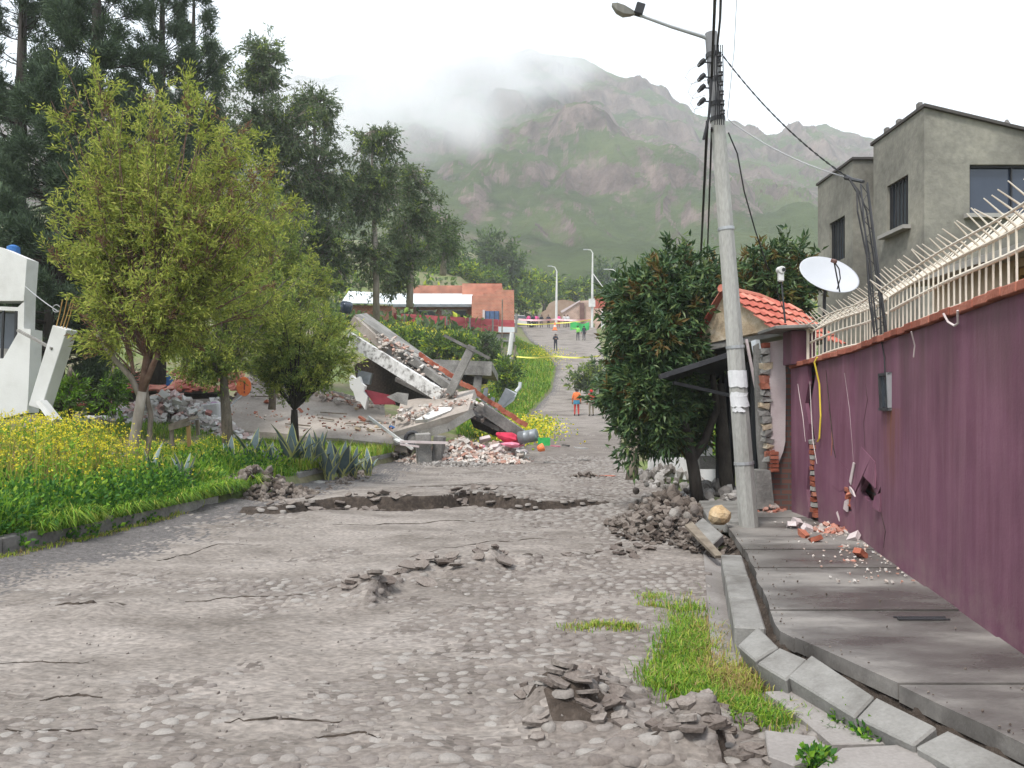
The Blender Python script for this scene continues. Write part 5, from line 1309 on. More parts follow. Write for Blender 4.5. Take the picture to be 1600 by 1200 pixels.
mb = MB(); mb.extrude([P(55, 628, 15), P(62, 625, 15), P(86, 655, 14.9), P(78, 660, 14.9)], (.02, .2, 0)); mb.build('broken_base', M['white'], lc_)

# ------------------------------------------------------------------ flattened tile-roofed house behind the verge
fh = thing('flattened_house', 'flattened red tile roofed house lying in its own debris behind the verge', 'house', tuple(P(270, 650, 27)))
# dark block painting the shade under the roof, the fallen roof edge and rows of tiles
face([(185, 612), (350, 612), (352, 628), (190, 628)], 27.4, .5, 'soil_shade', 'void_shade_block', fh)
face([(190, 603), (300, 605), (345, 612), (345, 616), (190, 612)], 26.9, .5, 'conc_dark', 'roof_edge', fh)
q = random.Random(15)
for r_ in range(5):
    for c_ in range(22):
        px = 196 + c_ * 8.6 + q.uniform(-2, 2); py = 609 - r_ * 6 + q.uniform(-2, 2) - .02 * (px - 190)
        if 248 < px < 272 and 584 < py < 602: continue
        if q.random() < .12: continue
        mb = MB(); mb.chunk(P(px, py, 26.8 + r_ * .35), (.24, .42, .05), q, (R(20) + q.uniform(-.15, .15), q.uniform(-.2, .2), q.uniform(-.3, .3)), .1); mb.build('roof_tile', M['redtile'], fh)
mb = MB(); mb.plate(P(258, 594, 26.2), .30, .03, q, 5, (1.0, .1, .2), .8); mb.build('blue_sheet', M['blue'], None, 'blue plastic sheet lying on the red roof tiles', 'plastic sheet')
face([(182, 572), (192, 570), (196, 640), (206, 668), (198, 670), (188, 640)], 24.8, .15, 'pinkwhite', 'door_post', fh)
for k in range(8):
    mb = MB(); mb.bar(P(174, 585 + k * 7, 25), P(187, 584 + k * 7, 25), .02, .06); mb.build('louvre_slat', M['coping'] if k % 2 else M['pinkwhite'], fh)
# white walls folded down in front, ceiling slab
face([(205, 628), (345, 622), (348, 640), (290, 648), (210, 650)], 26, .3, 'slab_dust', 'fallen_wall', fh)
for k, (px, py, w_, h_, m_, lab, nm, ct) in enumerate(((215, 648, .55, .42, 'cloth', 'white bundle of bedding left of the brown cupboards', 'bedding_bundle', 'bundle'), (243, 643, .42, .5, 'brown', 'brown cupboard left of the small white box', 'cupboard', 'cupboard'), (262, 640, .34, .4, 'cloth', 'small white box between the brown cupboards', 'white_box', 'box'), (283, 642, .5, .5, 'brown', 'wider brown cupboard right of the small white box', 'cupboard', 'cupboard'), (333, 645, .6, .62, 'cloth', 'white and lilac mattress end beside the thin tree trunk', 'mattress', 'mattress'))):
    c_ = P(px, py, 24.6 - .1 * k); mb = MB(); mb.chunk(c_, (w_ * 1.1, .5, h_), q, (q.uniform(-.15, .15), q.uniform(-.2, .2), q.uniform(-.3, .3)), .10)
    o = mb.build(nm, M[m_], None, lab, ct, bevel=.04 if m_ == 'cloth' else .01)
    if nm == 'cupboard':
        o2 = MB(); o2.chunk(c_ + Vector((0, -.27, 0)), (w_ * .45, .03, h_ * .8), q, (0, 0, 0), .02); o2.build('door', M['maroon'], o)
mb = MB(); mb.plate(P(338, 636, 24.3), .25, .05, q, 7, (1.2, .2, .3), .8); mb.build('cloth_heap', M['lilac'], None, 'lilac printed cloth on the white mattress', 'cloth')
heap('debris_heap', (P(270, 640, 25).x, 24.9), (2.4, 1.2), 900, .04, .15, 'rubble_i', 'spread of white and red debris in front of the flattened house', 55, .9)
heap('debris_heap', (P(385, 605, 27.5).x, 27.6), (1.5, .8), 260, .05, .15, 'rubble_i', 'red and white debris above the left end of the fallen slab', 56, 1.3)
heap('debris_heap', (P(130, 625, 26).x, 26.5), (1.6, 1.0), 160, .06, .18, 'brick_i', 'red debris seen beneath the dark conifers', 57, 1.2)
# orange oval
mb = MB(); c_ = P(381, 604, 24.4); vs = [c_ + Vector((.21 * math.cos(t), .06 * math.cos(t), .30 * math.sin(t))) for t in np.linspace(0, 2 * math.pi, 18, endpoint=False)]
oc = thing('orange_chair', 'bright orange oval plastic chair back sticking out of the debris', 'chair', tuple(P(381, 622, 24.4)))
mb.extrude(vs, (-.01, .04, 0)); mb.build('backrest', M['orange'], oc, bevel=.012)
mb = MB(); mb.box(c_ + Vector((.02, -.012, .03)), (.025, .02, .26)); mb.box(c_ + Vector((.02, -.012, -.17)), (.03, .02, .05)); mb.build('slit', M['maroon'], oc)
mb = MB(); mb.tube([c_ + Vector((-.05, .02, -.26)), P(366, 628, 24.2), P(356, 640, 24)], .025, 6); mb.build('leg', M['metal'], oc)

# ------------------------------------------------------------------ big fallen floor slab
fs_ = thing('fallen_slab', 'huge dusty concrete floor slab lying tilted behind the agaves', 'slab', tuple(P(480, 690, 26)))
A, B, C_, D = P(335, 668, 24.2), P(640, 696, 23.4), P(598, 634, 29), P(392, 583, 29.5)
mb = MB(); n = 14; vs, f2 = [], []
for i in range(n + 1):
    for j in range(9):
        u, v = i / n, j / 8; p = A.lerp(B, u).lerp(D.lerp(C_, u), v); p.z += (float(vnoise(u * 6, v * 5, 7)) - .5) * .05 - .10 * math.sin(u * math.pi) * v
        if i == n: p.x += q.uniform(-.12, .04)
        vs.append(p)
for i in range(n):
    for j in range(8): k = i * 9 + j; f2.append((k, k + 9, k + 10, k + 1))
m_ = len(vs); vs += [p + Vector((0, 0, -.2)) for p in vs]; f2 += [tuple(x + m_ for x in reversed(f)) for f in f2]
bd = [j for j in range(9)] + [i * 9 + 8 for i in range(1, n + 1)] + [n * 9 + j for j in range(7, -1, -1)] + [i * 9 for i in range(n - 1, 0, -1)]
for k in range(len(bd)): f2.append((bd[k], bd[(k + 1) % len(bd)], bd[(k + 1) % len(bd)] + m_, bd[k] + m_))
mb.mesh(vs, f2); mb.build('deck', M['slab_dust'], fs_)
mb = MB(); mb.bar(P(575, 651, 23.2), P(645, 702, 22.9), .09, .07); mb.build('white_edging', M['white'], fs_)
mb = MB(); mb.bar(P(388, 581, 29.4), P(600, 634, 29), .12, .16); mb.build('upstand', M['old_conc'], fs_)
for k in range(22):
    u, v = q.uniform(.05, .9), q.uniform(.15, .95); p = A.lerp(B, u).lerp(D.lerp(C_, u), v) + Vector((0, 0, .04)); mb = MB()
    if k % 3 == 0: mb.bar(p, p + Vector((q.uniform(.3, .9), q.uniform(-.3, .3), q.uniform(-.08, .02))), .06, .04)
    else: mb.chunk(p, (q.uniform(.1, .3), q.uniform(.1, .2), .08), q)
    mb.build('loose_plank' if k % 3 == 0 else 'loose_chunk', M['wood'] if k % 3 == 0 else M['brick' if k % 2 else 'stonegable'], None,
             'small plank lying on the huge fallen slab' if k % 3 == 0 else 'small broken chunk lying on the huge fallen slab', 'plank' if k % 3 == 0 else 'rubble', 'planks on the fallen slab' if k % 3 == 0 else 'chunks on the fallen slab')

# ------------------------------------------------------------------ pancaked building to its right
pk = thing('pancaked_building', 'pancaked concrete building with white edged roof slab tilted over a dark void', 'building', tuple(P(640, 650, 29)))
def quadslab(p4, th, m, name, parent=None, **kw):
    mb = MB(); mb.slab(p4, th); return mb.build(name, M[m], parent, **kw)
quadslab([P(550, 500, 28), P(700, 612, 26), P(722, 607, 28), P(568, 497, 30)], .22, 'old_conc', 'roof_slab', pk)
mb = MB(); mb.bar(P(545, 528, 27.6), P(690, 619, 25.6), .16, .42); mb.build('white_fascia', mat('flaking_white_paint', [(.22, .21, .20), (.55, .54, .53), (.72, .71, .70)], .9, 5, .3, 30, stops=[.38, .46, .6]), pk)
mb = MB(); mb.bar(P(553, 500, 27.8), P(622, 560, 27.2), .30, .28); mb.build('parapet', M['slab_dust'], pk)
mb = MB(); mb.bar(P(604, 553, 27.3), P(650, 592, 26.9), .26, .42); mb.build('parapet', M['old_conc'], pk)
mb = MB(); mb.bar(P(560, 498, 28.6), P(640, 570, 28.2), .10, .12); mb.build('broken_rail', M['stonegable'], pk)
face([(553, 570), (575, 560), (690, 628), (640, 640), (560, 615)], 29.5, 1.2, 'soil_shade', 'void_shade_block', pk)  # dark block painted as the shade in the void under the slab
face([(568, 608), (612, 618), (618, 632), (585, 632)], 25.6, .1, 'maroon', 'maroon_panel', pk)
face([(545, 590), (549, 586), (556, 592), (561, 588), (564, 598), (570, 603), (568, 612), (574, 620), (570, 640), (563, 628), (556, 626), (552, 612), (547, 606)], 25.4, .4, 'white', 'torn_wall', pk)
mb = MB(); mb.chunk(P(570, 590, 27), (.45, .4, .4), q, (0, .2, 0), .05); mb.build('crushed_appliance', M['tin_grey'], pk)
# brick edged slab sliding down to the street
bs = thing('brick_edged_slab', 'grey floor slab sliding to the street with an orange brick course along its edge', 'slab', tuple(P(750, 660, 27)))
quadslab([P(640, 568, 27.5), P(815, 672, 25.6), P(780, 668, 24.6), P(618, 590, 26.4)], .14, 'conc_dark', 'deck', bs)
mb = MB(); mb.bar(P(748, 634, 24.8), P(818, 682, 24.6), .3, .34); mb.build('edge_beam', M['conc_dark'], bs, bevel=.01)
nbr = 30
for k in range(nbr):
    f = k / (nbr - 1); p = P(660, 566, 27.4).lerp(P(818, 672, 25.5), f); mb = MB()
    mb.chunk(p + Vector((q.uniform(-.02, .02), -.1, .20 + q.uniform(-.03, .03))), (.22, .24, .15), q, (q.uniform(-.05, .05), R(31) + q.uniform(-.08, .08), q.uniform(-.1, .1)), .06); mb.build('brick', M['brick'], bs)
face([(725, 630), (745, 628), (800, 675), (790, 688), (740, 668)], 25.8, .8, 'soil_shade', 'gap_shade_block', bs)  # dark block painting the shade in the gap below the slab
# tilted post with a rail
tp = thing('tilted_post', 'grey concrete post standing askew above the pancaked slabs', 'post', tuple(P(700, 614, 25.4)))
mb = MB(); mb.bar(P(702, 616, 25.2), P(738, 541, 25.2), .28, .26); mb.build('shaft', M['old_conc'], tp, bevel=.015)
mb = MB(); mb.bar(P(694, 524, 25.2), P(765, 560, 25.0), .09, .09); mb.build('cross_rail', M['conc_dark'], tp)
# folded slab on the rubble front
quadslab([P(617, 686, 23.6), P(735, 652, 23.4), P(745, 618, 26), P(630, 636, 26.4)], .22, 'slab_dust', 'folded_slab', None, label='buckled floor slab lying on top of the front rubble', cat='slab')
mb = MB(); mb.bar(P(616, 690, 23.4), P(700, 668, 23.3), .2, .24); mb.bar(P(700, 668, 23.3), P(740, 644, 23.3), .2, .22); mb.build('bent_beam', M['old_conc'], None, 'long bent grey beam along the front of the buckled slab', 'beam')
mb = MB(); mb.extrude([P(648, 656, 23.6), P(686, 636, 23.9), P(707, 636, 23.9), P(704, 641, 23.7), P(668, 655, 23.4)], (0, .1, -.10)); mb.build('white_board', M['white'], None, 'bright white wall board lying on the buckled slab', 'board')
plate_thing('grey_board', 625, 622, 25, .4, .04, (1.1, .3, .2), 'old_conc', 'tilted grey board at the mouth of the dark void', 'board', .7, 71, 5)
# rubble front
heap('rubble_heap', (P(720, 695, 23.4).x, 23.3), (2.0, .8), 1500, .03, .11, 'rubble_i', 'broad heap of pale broken masonry at the street edge', 61, .75)
heap('rubble_heap', (P(775, 690, 24).x, 24.0), (1.1, .9), 800, .03, .10, 'rubble_i', 'pink and white broken masonry below the brick edged slab', 62, .65)
heap('rubble_heap', (P(628, 650, 25).x, 24.8), (.9, .8), 420, .03, .11, 'rubble_i', 'broken masonry wedged between the two fallen slabs', 63, 1.5)
heap('dark_gravel_spill', (P(700, 712, 22).x, 22.3), (1.6, .7), 300, .025, .07, 'stone_i', 'dark gravel spilling from the rubble onto the street', 64, .10, 'rock')
bigq = random.Random(19)
for k in range(34):
    a_ = bigq.uniform(0, 6.28); r_ = bigq.random() ** .5; x, yy = P(735, 690, 24).x + 2.2 * r_ * math.cos(a_), 23.9 + .9 * r_ * math.sin(a_)
    z = float(gz(x, yy)) + .75 * (1 - r_) + .10; mb = MB(); s_ = bigq.uniform(.12, .26)
    mb.chunk((x, yy, z), (s_ * 1.6, s_, s_ * .5), bigq, None, .15); mb.build('masonry_chunk', M[bigq.choice(['white', 'pinkwhite', 'slab_dust', 'pinkwhite', 'slab_dust', 'stonegable', 'old_conc'])], None, 'larger block of broken masonry on the rubble heap beside the street', 'rubble', 'masonry blocks on the street side rubble')
# concrete stub and kerb end
mb = MB(); c_ = P(662, 712, 22.6); mb.box((c_.x, c_.y, .42), (.42, .4, .95), (.05, -.06, .2)); mb.build('concrete_stub', M['old_conc'], None, 'square concrete stub at the end of the verge kerb', 'post', bevel=.02)
mb = MB(); c_ = P(685, 712, 22.8); mb.box((c_.x, c_.y, .40), (.30, .4, .85), (0, .12, -.1)); mb.build('dark_block', M['conc_dark'], None, 'dark broken block leaning on the concrete stub', 'block', bevel=.03)
mb = MB(); mb.bar(P(625, 690, 22.2), P(700, 692, 22.4), .08, .07); mb.bar(P(625, 694, 22.2), P(655, 698, 22.2), .07, .05); mb.build('pale_beam', M['pinkwhite'], None, 'pale thin beam lying across the concrete stub', 'beam')
# coloured odds and ends
mb = MB(); mb.rock(P(795, 684, 23.8), (.36, .2, .16), random.Random(4), 2, .30, (0, .25, 0)); mb.build('red_blanket', M['red'], None, 'crumpled bright red blanket on the rubble', 'blanket')
mb = MB(); mb.rock(P(800, 695, 23.6), (.30, .15, .08), random.Random(5), 2, .30, (0, .1, 0)); mb.build('pink_cloth', M['pink'], None, 'salmon cloth below the red blanket', 'cloth')
mb = MB(); mb.rock(P(747, 698, 23.4), (.22, .12, .1), random.Random(8), 2, .15, (0, .1, 0)); mb.build('pink_bag', M['pink'], None, 'small pink bag low on the rubble', 'bag', smooth=True)
Mb_ = Euler((0, R(80), R(-20))).to_matrix(); br = thing('metal_drum', 'grey metal drum lying on its side at the rubble edge', 'drum', tuple(P(825, 690, 23.5)))
mb = MB(); mb.lathe(P(825, 682, 23.5), [(.17, -.28), (.19, -.27), (.185, -.1), (.195, -.09), (.185, -.07), (.185, .1), (.195, .11), (.185, .13), (.19, .27), (.17, .28)], 16, Mb_); mb.build('shell', M['tin_grey'], br, smooth=True)
mb = MB(); mb.lathe(P(825, 682, 23.5) - Mb_ @ Vector((0, 0, .285)), [(.165, 0), (.16, .004)], 16, Mb_); mb.build('open_end_shade', M['soil_shade'], br)  # dark disc painting the shade inside the drum
mb = MB(); c_ = P(850, 690, 23.2); g0 = thing('green_crate', 'small green plastic crate on the street beside the drum', 'crate', (c_.x, c_.y, c_.z - .12))
for dx, dy, sx, sy in ((0, -.14, .34, .025), (0, .14, .34, .025), (-.16, 0, .025, .26), (.16, 0, .025, .26)):
    mb = MB(); mb.box((c_.x + dx, c_.y + dy, c_.z), (sx, sy, .22)); mb.build('side', M['green'], g0)
mb = MB(); mb.box((c_.x, c_.y, c_.z - .1), (.3, .26, .02)); mb.build('bottom', M['green'], g0)
mb = MB(); mb.lathe(P(845, 700, 22.8), [(.06, -.1), (.10, -.05), (.12, .08), (.09, .1)], 12, Euler((.3, 1.2, .2)).to_matrix()); mb.build('orange_pot', M['orange'], None, 'orange pot fallen beside the green crate', 'pot', smooth=True)
plate_thing('white_sheet', 907, 700, 24.5, .30, .03, (0, .1, .1), 'white', 'flat white sheet lying alone on the street', 'sheet', .5, 77)
plate_thing('red_scrap', 868, 697, 23.6, .18, .03, (0, .1, .1), 'pink', 'red scrap on the street right of the green crate', 'scrap', .5, 78)
plate_thing('dark_scrap', 884, 696, 24, .12, .06, (0, .1, .1), 'conc_dark', 'dark lump on the street between red scrap and white sheet', 'scrap', .7, 79)
plate_thing('yellow_box', 665, 684, 23.1, .13, .12, (.3, .3, .5), 'yellow', 'small yellow box among the rubble near the stub', 'box', .8, 80, 4)
mb = MB(); c_ = P(644, 686, 23.2); mb.tube([c_ + Vector((.2 * math.cos(t), .06, .2 * math.sin(t))) for t in np.linspace(0, 6.283, 15)], .06, 8); mb.build('old_tyre', M['darkmetal'], None, 'grey tyre under the bent beam', 'tyre', smooth=True)
plate_thing('blue_scrap', 613, 668, 23.9, .12, .05, (.4, .2, .2), 'blue', 'blue scrap at the broken end of the fallen slab', 'scrap', .7, 81)
plate_thing('white_sheet', 625, 690, 22.6, .2, .05, (.3, .2, .2), 'white', 'white sack beside the end of the verge kerb', 'sack', .8, 82)
plate_thing('red_scrap', 945, 744, 18.6, .35, .04, (0, .05, .1), 'brick', 'flat reddish board lying at the foot of the tree stump', 'board', .25, 83)
heap('clod_heap', (1.75, 18.4), (.45, .4), 50, .04, .10, 'crust_i', 'small dark clod heap on the street near the tree stump', 84, .12, 'plate')
# corrugated sheets
cs = thing('crumpled_sheets', 'crumpled grey metal sheets stacked behind the brick course', 'metal sheet', tuple(P(780, 640, 27.5)))
for k, (a_, b_, c2, d_) in enumerate((((772, 640), (790, 606), (806, 616), (780, 642)), ((790, 606), (808, 614), (803, 626), (784, 640)), ((752, 626), (757, 606), (763, 606), (760, 630)), ((762, 634), (768, 620), (774, 622), (768, 640)))):
    face([a_, b_, c2, d_], 27.4 + .1 * k, .03, 'tin_grey' if k != 1 else 'roofwhite', 'sheet', cs)
mb = MB(); mb.tube([P(806, 612, 27.6), P(812, 605, 27.6), P(813, 597, 27.6)], .06, 6); mb.build('bent_pipe', M['roofwhite'], cs)
# grey concrete shelter behind
sh = thing('concrete_shelter', 'small roofed concrete frame standing behind the pancaked slabs', 'shelter', tuple(P(730, 620, 32)))
quadslab([P(672, 574, 31), P(768, 577, 31), P(778, 596, 34), P(680, 572, 37)], .3, 'old_conc', 'roof', sh)
mb = MB(); mb.bar(P(678, 576, 31), P(768, 580, 31), .3, .36); mb.build('front_beam', M['old_conc'], sh)
mb = MB(); mb.bar(P(748, 584, 31.1), P(743, 622, 31.1), .3, .3); mb.build('post', M['old_conc'], sh)
mb = MB(); mb.bar(P(692, 584, 33), P(690, 625, 33), .3, .3); mb.build('post', M['old_conc'], sh)
face([(684, 582), (766, 586), (760, 600), (690, 605)], 33.5, .2, 'soil_shade', 'recess_shade_block', sh)  # dark block painting the shade under the shelter roof
# blue drum and white debris up on the slope
mb = MB(); mb.lathe(P(541, 480, 34), [(.25, -.22), (.27, -.1), (.27, .15), (.2, .22)], 12, Euler((.3, .2, 0)).to_matrix()); mb.build('water_tank', M['glass_blue'], None, 'dark blue water tank tipped on the slope above the collapse', 'tank', smooth=True)
for k in range(16):
    u = bigq.random(); p = P(560 + 100 * u + bigq.uniform(-8, 8), 505 + 75 * u + bigq.uniform(-8, 4), 28.2); mb = MB(); mb.chunk(p, (.3, .2, .12), bigq); mb.build('loose_block', M[bigq.choice(['white', 'slab_dust', 'brick', 'stonegable'])], None, 'loose block lying along the top of the tilted roof slab', 'rubble', 'loose blocks on the tilted roof slab')
mb = MB(); mb.lathe(P(640, 558, 27.6), [(.05, -.2), (.06, .0), (.16, .05), (.15, .08)], 10, Euler((.5, .5, 0)).to_matrix()); mb.build('white_basin', M['white'], None, 'white pedestal basin perched on the tilted roof slab', 'basin', smooth=True)
# small timber stand on the verge
st = thing('timber_stand', 'low dark timber stand with plants on top in the verge weeds', 'stand', tuple(P(285, 700, 16)))
quadslab([P(264, 668, 15.6), P(296, 657, 15.6), P(310, 653, 16.4), P(275, 664, 16.6)], .06, 'wood', 'top', st)
mb = MB(); mb.bar(P(264, 670, 15.55), P(298, 661, 15.55), .04, .08); mb.build('apron', M['wood'], st)
for x_, y0, y1, Y in ((294, 662, 698, 15.6), (308, 656, 680, 16.3), (268, 670, 700, 15.6)):
    mb = MB(); mb.bar(P(x_, y0, Y), P(x_ + 2, y1, Y), .06, .06); mb.build('leg', M['wood_y'] if x_ == 294 else M['wood'], st)
mb = MB(); mb.chunk(P(180, 722, 13.2), (.35, .25, .3), q, (0, 0, .3), .1); mb.build('field_stone', M['old_conc'], None, 'grey stone among the weeds left of the forked trunk', 'stone', bevel=.02)

# scree of small debris along the tilted roof and the buckled slab
def strew(a, b, n, w, s0, s1, m, label, seed, lift=.1):
    q = random.Random(seed); mb = MB()
    for i in range(n):
        p = a.lerp(b, q.random()) + Vector((q.gauss(0, w), q.gauss(0, w), q.gauss(0, w * .25) + lift)); s_ = q.uniform(s0, s1); mb.chunk(p, (s_ * 2, s_ * 1.2, s_ * .8), q)
    mb.build('strewn_debris', M[m], None, label, 'debris', kind='stuff')
strew(P(590, 530, 27.4), P(690, 606, 26.6), 200, .22, .03, .10, 'rubble_i', 'small white and pink debris strewn down the tilted roof slab', 201)
strew(P(625, 660, 23.8), P(740, 632, 24.4), 220, .25, .02, .08, 'rubble_i', 'small debris strewn over the buckled slab', 202, .12)
strew(P(400, 600, 28.5), P(590, 640, 28), 160, .3, .03, .10, 'rubble_i', 'crumbs strewn along the upper edge of the huge fallen slab', 203, .1)
strew(P(690, 615, 25.6), P(800, 676, 25), 160, .22, .03, .09, 'rubble_i', 'pink and white debris along the brick edged slab', 204, .12)
strew(P(350, 640, 24), P(610, 680, 23.6), 120, .5, .015, .05, 'brick_i', 'crumbs on the lower face of the huge fallen slab', 205, .06)

M['white_debris'] = mat('white_plaster_debris', [(.40, .34, .33), (.60, .58, .57), (.70, .69, .69), (.45, .22, .20)], .9, 6, .2, 40, island=True)
heap('white_debris_heap', (P(275, 640, 24).x, 23.9), (2.6, .55), 620, .05, .16, 'white_debris', 'bank of bright white plaster debris in front of the brown cupboards', 206, 1.0)
heap('white_debris_heap', (P(330, 625, 25.5).x, 25.6), (1.3, .5), 200, .05, .16, 'white_debris', 'white plaster debris under the edge of the red tiles', 207, 1.0)
# ================================================================== PLANTS
def unit(v): return v / np.maximum(np.linalg.norm(v, axis=-1, keepdims=True), 1e-9)
def leaf_arrays(pos, d, L, W, g, fold=.18):
    """one folded diamond per leaf"""
    n = len(pos); d = unit(d); r = unit(g.normal(size=(n, 3))); side = unit(np.cross(d, r)); nrm = np.cross(side, d)
    L = L * g.uniform(.65, 1.3, (n, 1)); W = W * g.uniform(.7, 1.3, (n, 1))
    a = pos; t = pos + d * L - nrm * L * .06; m = pos + d * L * .45
    V = np.stack([a, m + side * W / 2 + nrm * W * fold, t, m - side * W / 2 + nrm * W * fold], 1).reshape(-1, 3)
    F = np.arange(4 * n).reshape(-1, 4)
    return V, F
def tubes_arrays(paths, n=4):
    """paths: list of (pts (m,3), r0, r1)"""
    VV, FF, off = [], [], 0
    for pts, r0, r1 in paths:
        pts = np.asarray(pts, float); m = len(pts); t = unit(np.gradient(pts, axis=0))
        ref = np.array([1., 0, 0]) if abs(t[0, 0]) < .8 else np.array([0, 1., 0])
        a = unit(np.cross(t, ref)); b = np.cross(t, a); rr = np.linspace(r0, r1, m)[:, None, None]
        th = np.arange(n) * 2 * math.pi / n
        ring = pts[:, None] + rr * (a[:, None] * np.cos(th)[None, :, None] + b[:, None] * np.sin(th)[None, :, None])
        VV.append(ring.reshape(-1, 3))
        i, k = np.meshgrid(np.arange(m - 1), np.arange(n), indexing='ij'); i, k = i.ravel(), k.ravel()
        FF.append(np.stack([i * n + k, i * n + (k + 1) % n, (i + 1) * n + (k + 1) % n, (i + 1) * n + k], 1) + off); off += m * n
    return np.concatenate(VV), np.concatenate(FF)
def bez(a, c, b, n): t = np.linspace(0, 1, n)[:, None]; return (1 - t) ** 2 * a + 2 * t * (1 - t) * c + t * t * b
UP = np.array([0, 0, 1.])

def tree(name, label, trunk, lobes, leafmats, bark, seed, L, W, n_sub, n_leaf, sub_len, cat='tree', group=None, start=.35, droop=0.0, upness=.5, stem_r=.02, twig=None, forks=None, spread=.8, inner=.45, extra=None):
    """trunk: list of (point, radius); lobes: (centre, radii, stems); leaves hang on twigs along the stems"""
    g = np.random.default_rng(seed); base = trunk[0][0]
    root = thing(name, label, cat, tuple(base), group)
    tp_ = np.array([list(p) for p, r in trunk]); tr = [r for p, r in trunk]
    mb = MB(); mb.tube([p for p, r in trunk], tr, 9); tk = mb.build('trunk', M[bark], root, smooth=True)
    stems, lp, ld, lm = [], [], [], []
    fork_pts = [np.array(list(p)) for p in (forks or [trunk[-1][0]])]
    for ctr, rad, ns in lobes:
        ctr = np.array(list(ctr)); rad = np.array(rad)
        for s_ in range(ns):
            v = unit(g.normal(size=3)); rr = g.uniform(inner, 1) ** .6
            T = ctr + v * rad * rr
            f = fork_pts[int(np.argmin([np.linalg.norm(T - q) + g.uniform(0, .3) for q in fork_pts]))]
            d = np.linalg.norm(T - f); c = f * .5 + T * .5 + UP * d * .22 * upness + g.normal(size=3) * d * .07
            c[:2] = f[:2] * .45 + T[:2] * .55 + g.normal(size=2) * d * .05
            path = bez(f, c, T, 8); stems.append((path, stem_r * g.uniform(.6, 1.2), stem_r * .18))
            tt = g.uniform(start, 1.0, n_sub) ** .8
            for t in tt:
                p = path[min(int(t * 7), 6)] * (1 - (t * 7) % 1) + path[min(int(t * 7) + 1, 7)] * ((t * 7) % 1)
                tg = unit(path[min(int(t * 7) + 1, 7)] - path[min(int(t * 7), 6)])
                o = unit(unit(p - ctr) * .7 + g.normal(size=3) * spread + tg * .5 + UP * (upness * .5 - droop))
                sl = sub_len * g.uniform(.5, 1.25)
                e = p + o * sl - UP * droop * sl * .5
                if twig: stems.append((np.array([p, (p + e) / 2 + UP * .03 * sl, e]), twig, twig * .4))
                u = g.uniform(.15, 1.05, (n_leaf, 1))
                lp.append(p + (e - p) * u + g.normal(size=(n_leaf, 3)) * sl * .10)
                ld.append(unit(o + g.normal(size=(n_leaf, 3)) * .75 - UP * droop * .9))
                lm.append(np.full(n_leaf, 0 if (leafmats[1] is None or g.random() > leafmats[2]) else 1))
    V, F = tubes_arrays(stems, 4)
    np_mesh('branches', V, F, M[bark if extra is None else extra], root, smooth=True)
    P_, D_ = np.concatenate(lp), np.concatenate(ld); mi = np.concatenate(lm)
    V, F = leaf_arrays(P_, D_, L, W, g)
    ms = [M[leafmats[0]]] + ([M[leafmats[1]]] if leafmats[1] else [])
    np_mesh('crown', V, F, ms, root, midx=mi)
    return root

# --- the yellow-green tree on the verge (forked trunk)
b = P(210, 745, 14)
F1 = [P(222, 612, 14), P(210, 585, 14), P(232, 560, 14.1)]
lob = []
for px, py, Y, rx, ry, rz_, n in ((265, 380, 14.2, 1.55, 1.3, 1.9, 44), (150, 300, 14, .85, .8, 1.3, 20), (130, 175, 14.1, .5, .5, 1.0, 11), (380, 330, 14.4, .95, .9, 1.4, 24), (300, 215, 14.3, 1.2, .9, 1.1, 26), (200, 220, 14.2, .8, .8, .9, 14), (215, 460, 13.8, 1.2, 1.0, 1.0, 26), (360, 455, 14.4, 1.0, .9, 1.0, 22), (110, 380, 13.9, .5, .6, .6, 9), (430, 300, 14.6, .45, .5, .8, 9)):
    lob.append((P(px, py, Y), (rx, ry, rz_), n))
t1 = tree('verge_tree', 'tall yellow green tree with reddish stems and forked grey trunk on the verge', [(b, .10), (P(208, 700, 14), .09), (P(218, 640, 14), .085), (P(222, 612, 14), .08)], lob, ('leaf_a', 'leaf_red', .06), 'bark_euc', 1, .10, .027, 9, 32, .42, forks=F1, stem_r=.022, twig=.005, upness=.7, extra='bark_red')
mb = MB(); mb.tube([P(210, 745, 14.05), P(232, 700, 14.1), P(236, 650, 14.1), P(228, 612, 14.05), P(232, 560, 14.1)], [.05, .045, .045, .045, .05], 7); mb.build('second_stem', M['bark'], t1, smooth=True)
mb = MB(); mb.tube([P(222, 625, 14), P(205, 590, 14), P(180, 562, 13.9), P(155, 530, 13.8), P(148, 500, 13.8)], [.06, .05, .045, .035, .02], 7); mb.build('side_limb', M['bark_euc'], t1, smooth=True)
mb = MB(); mb.tube([P(222, 612, 14), P(232, 540, 14.1), P(240, 470, 14.1)], [.07, .055, .03], 7); mb.tube([P(222, 612, 14), P(250, 545, 14.0), P(268, 490, 14.1)], [.06, .045, .025], 7); mb.build('main_limb', M['bark_red'], t1, smooth=True)
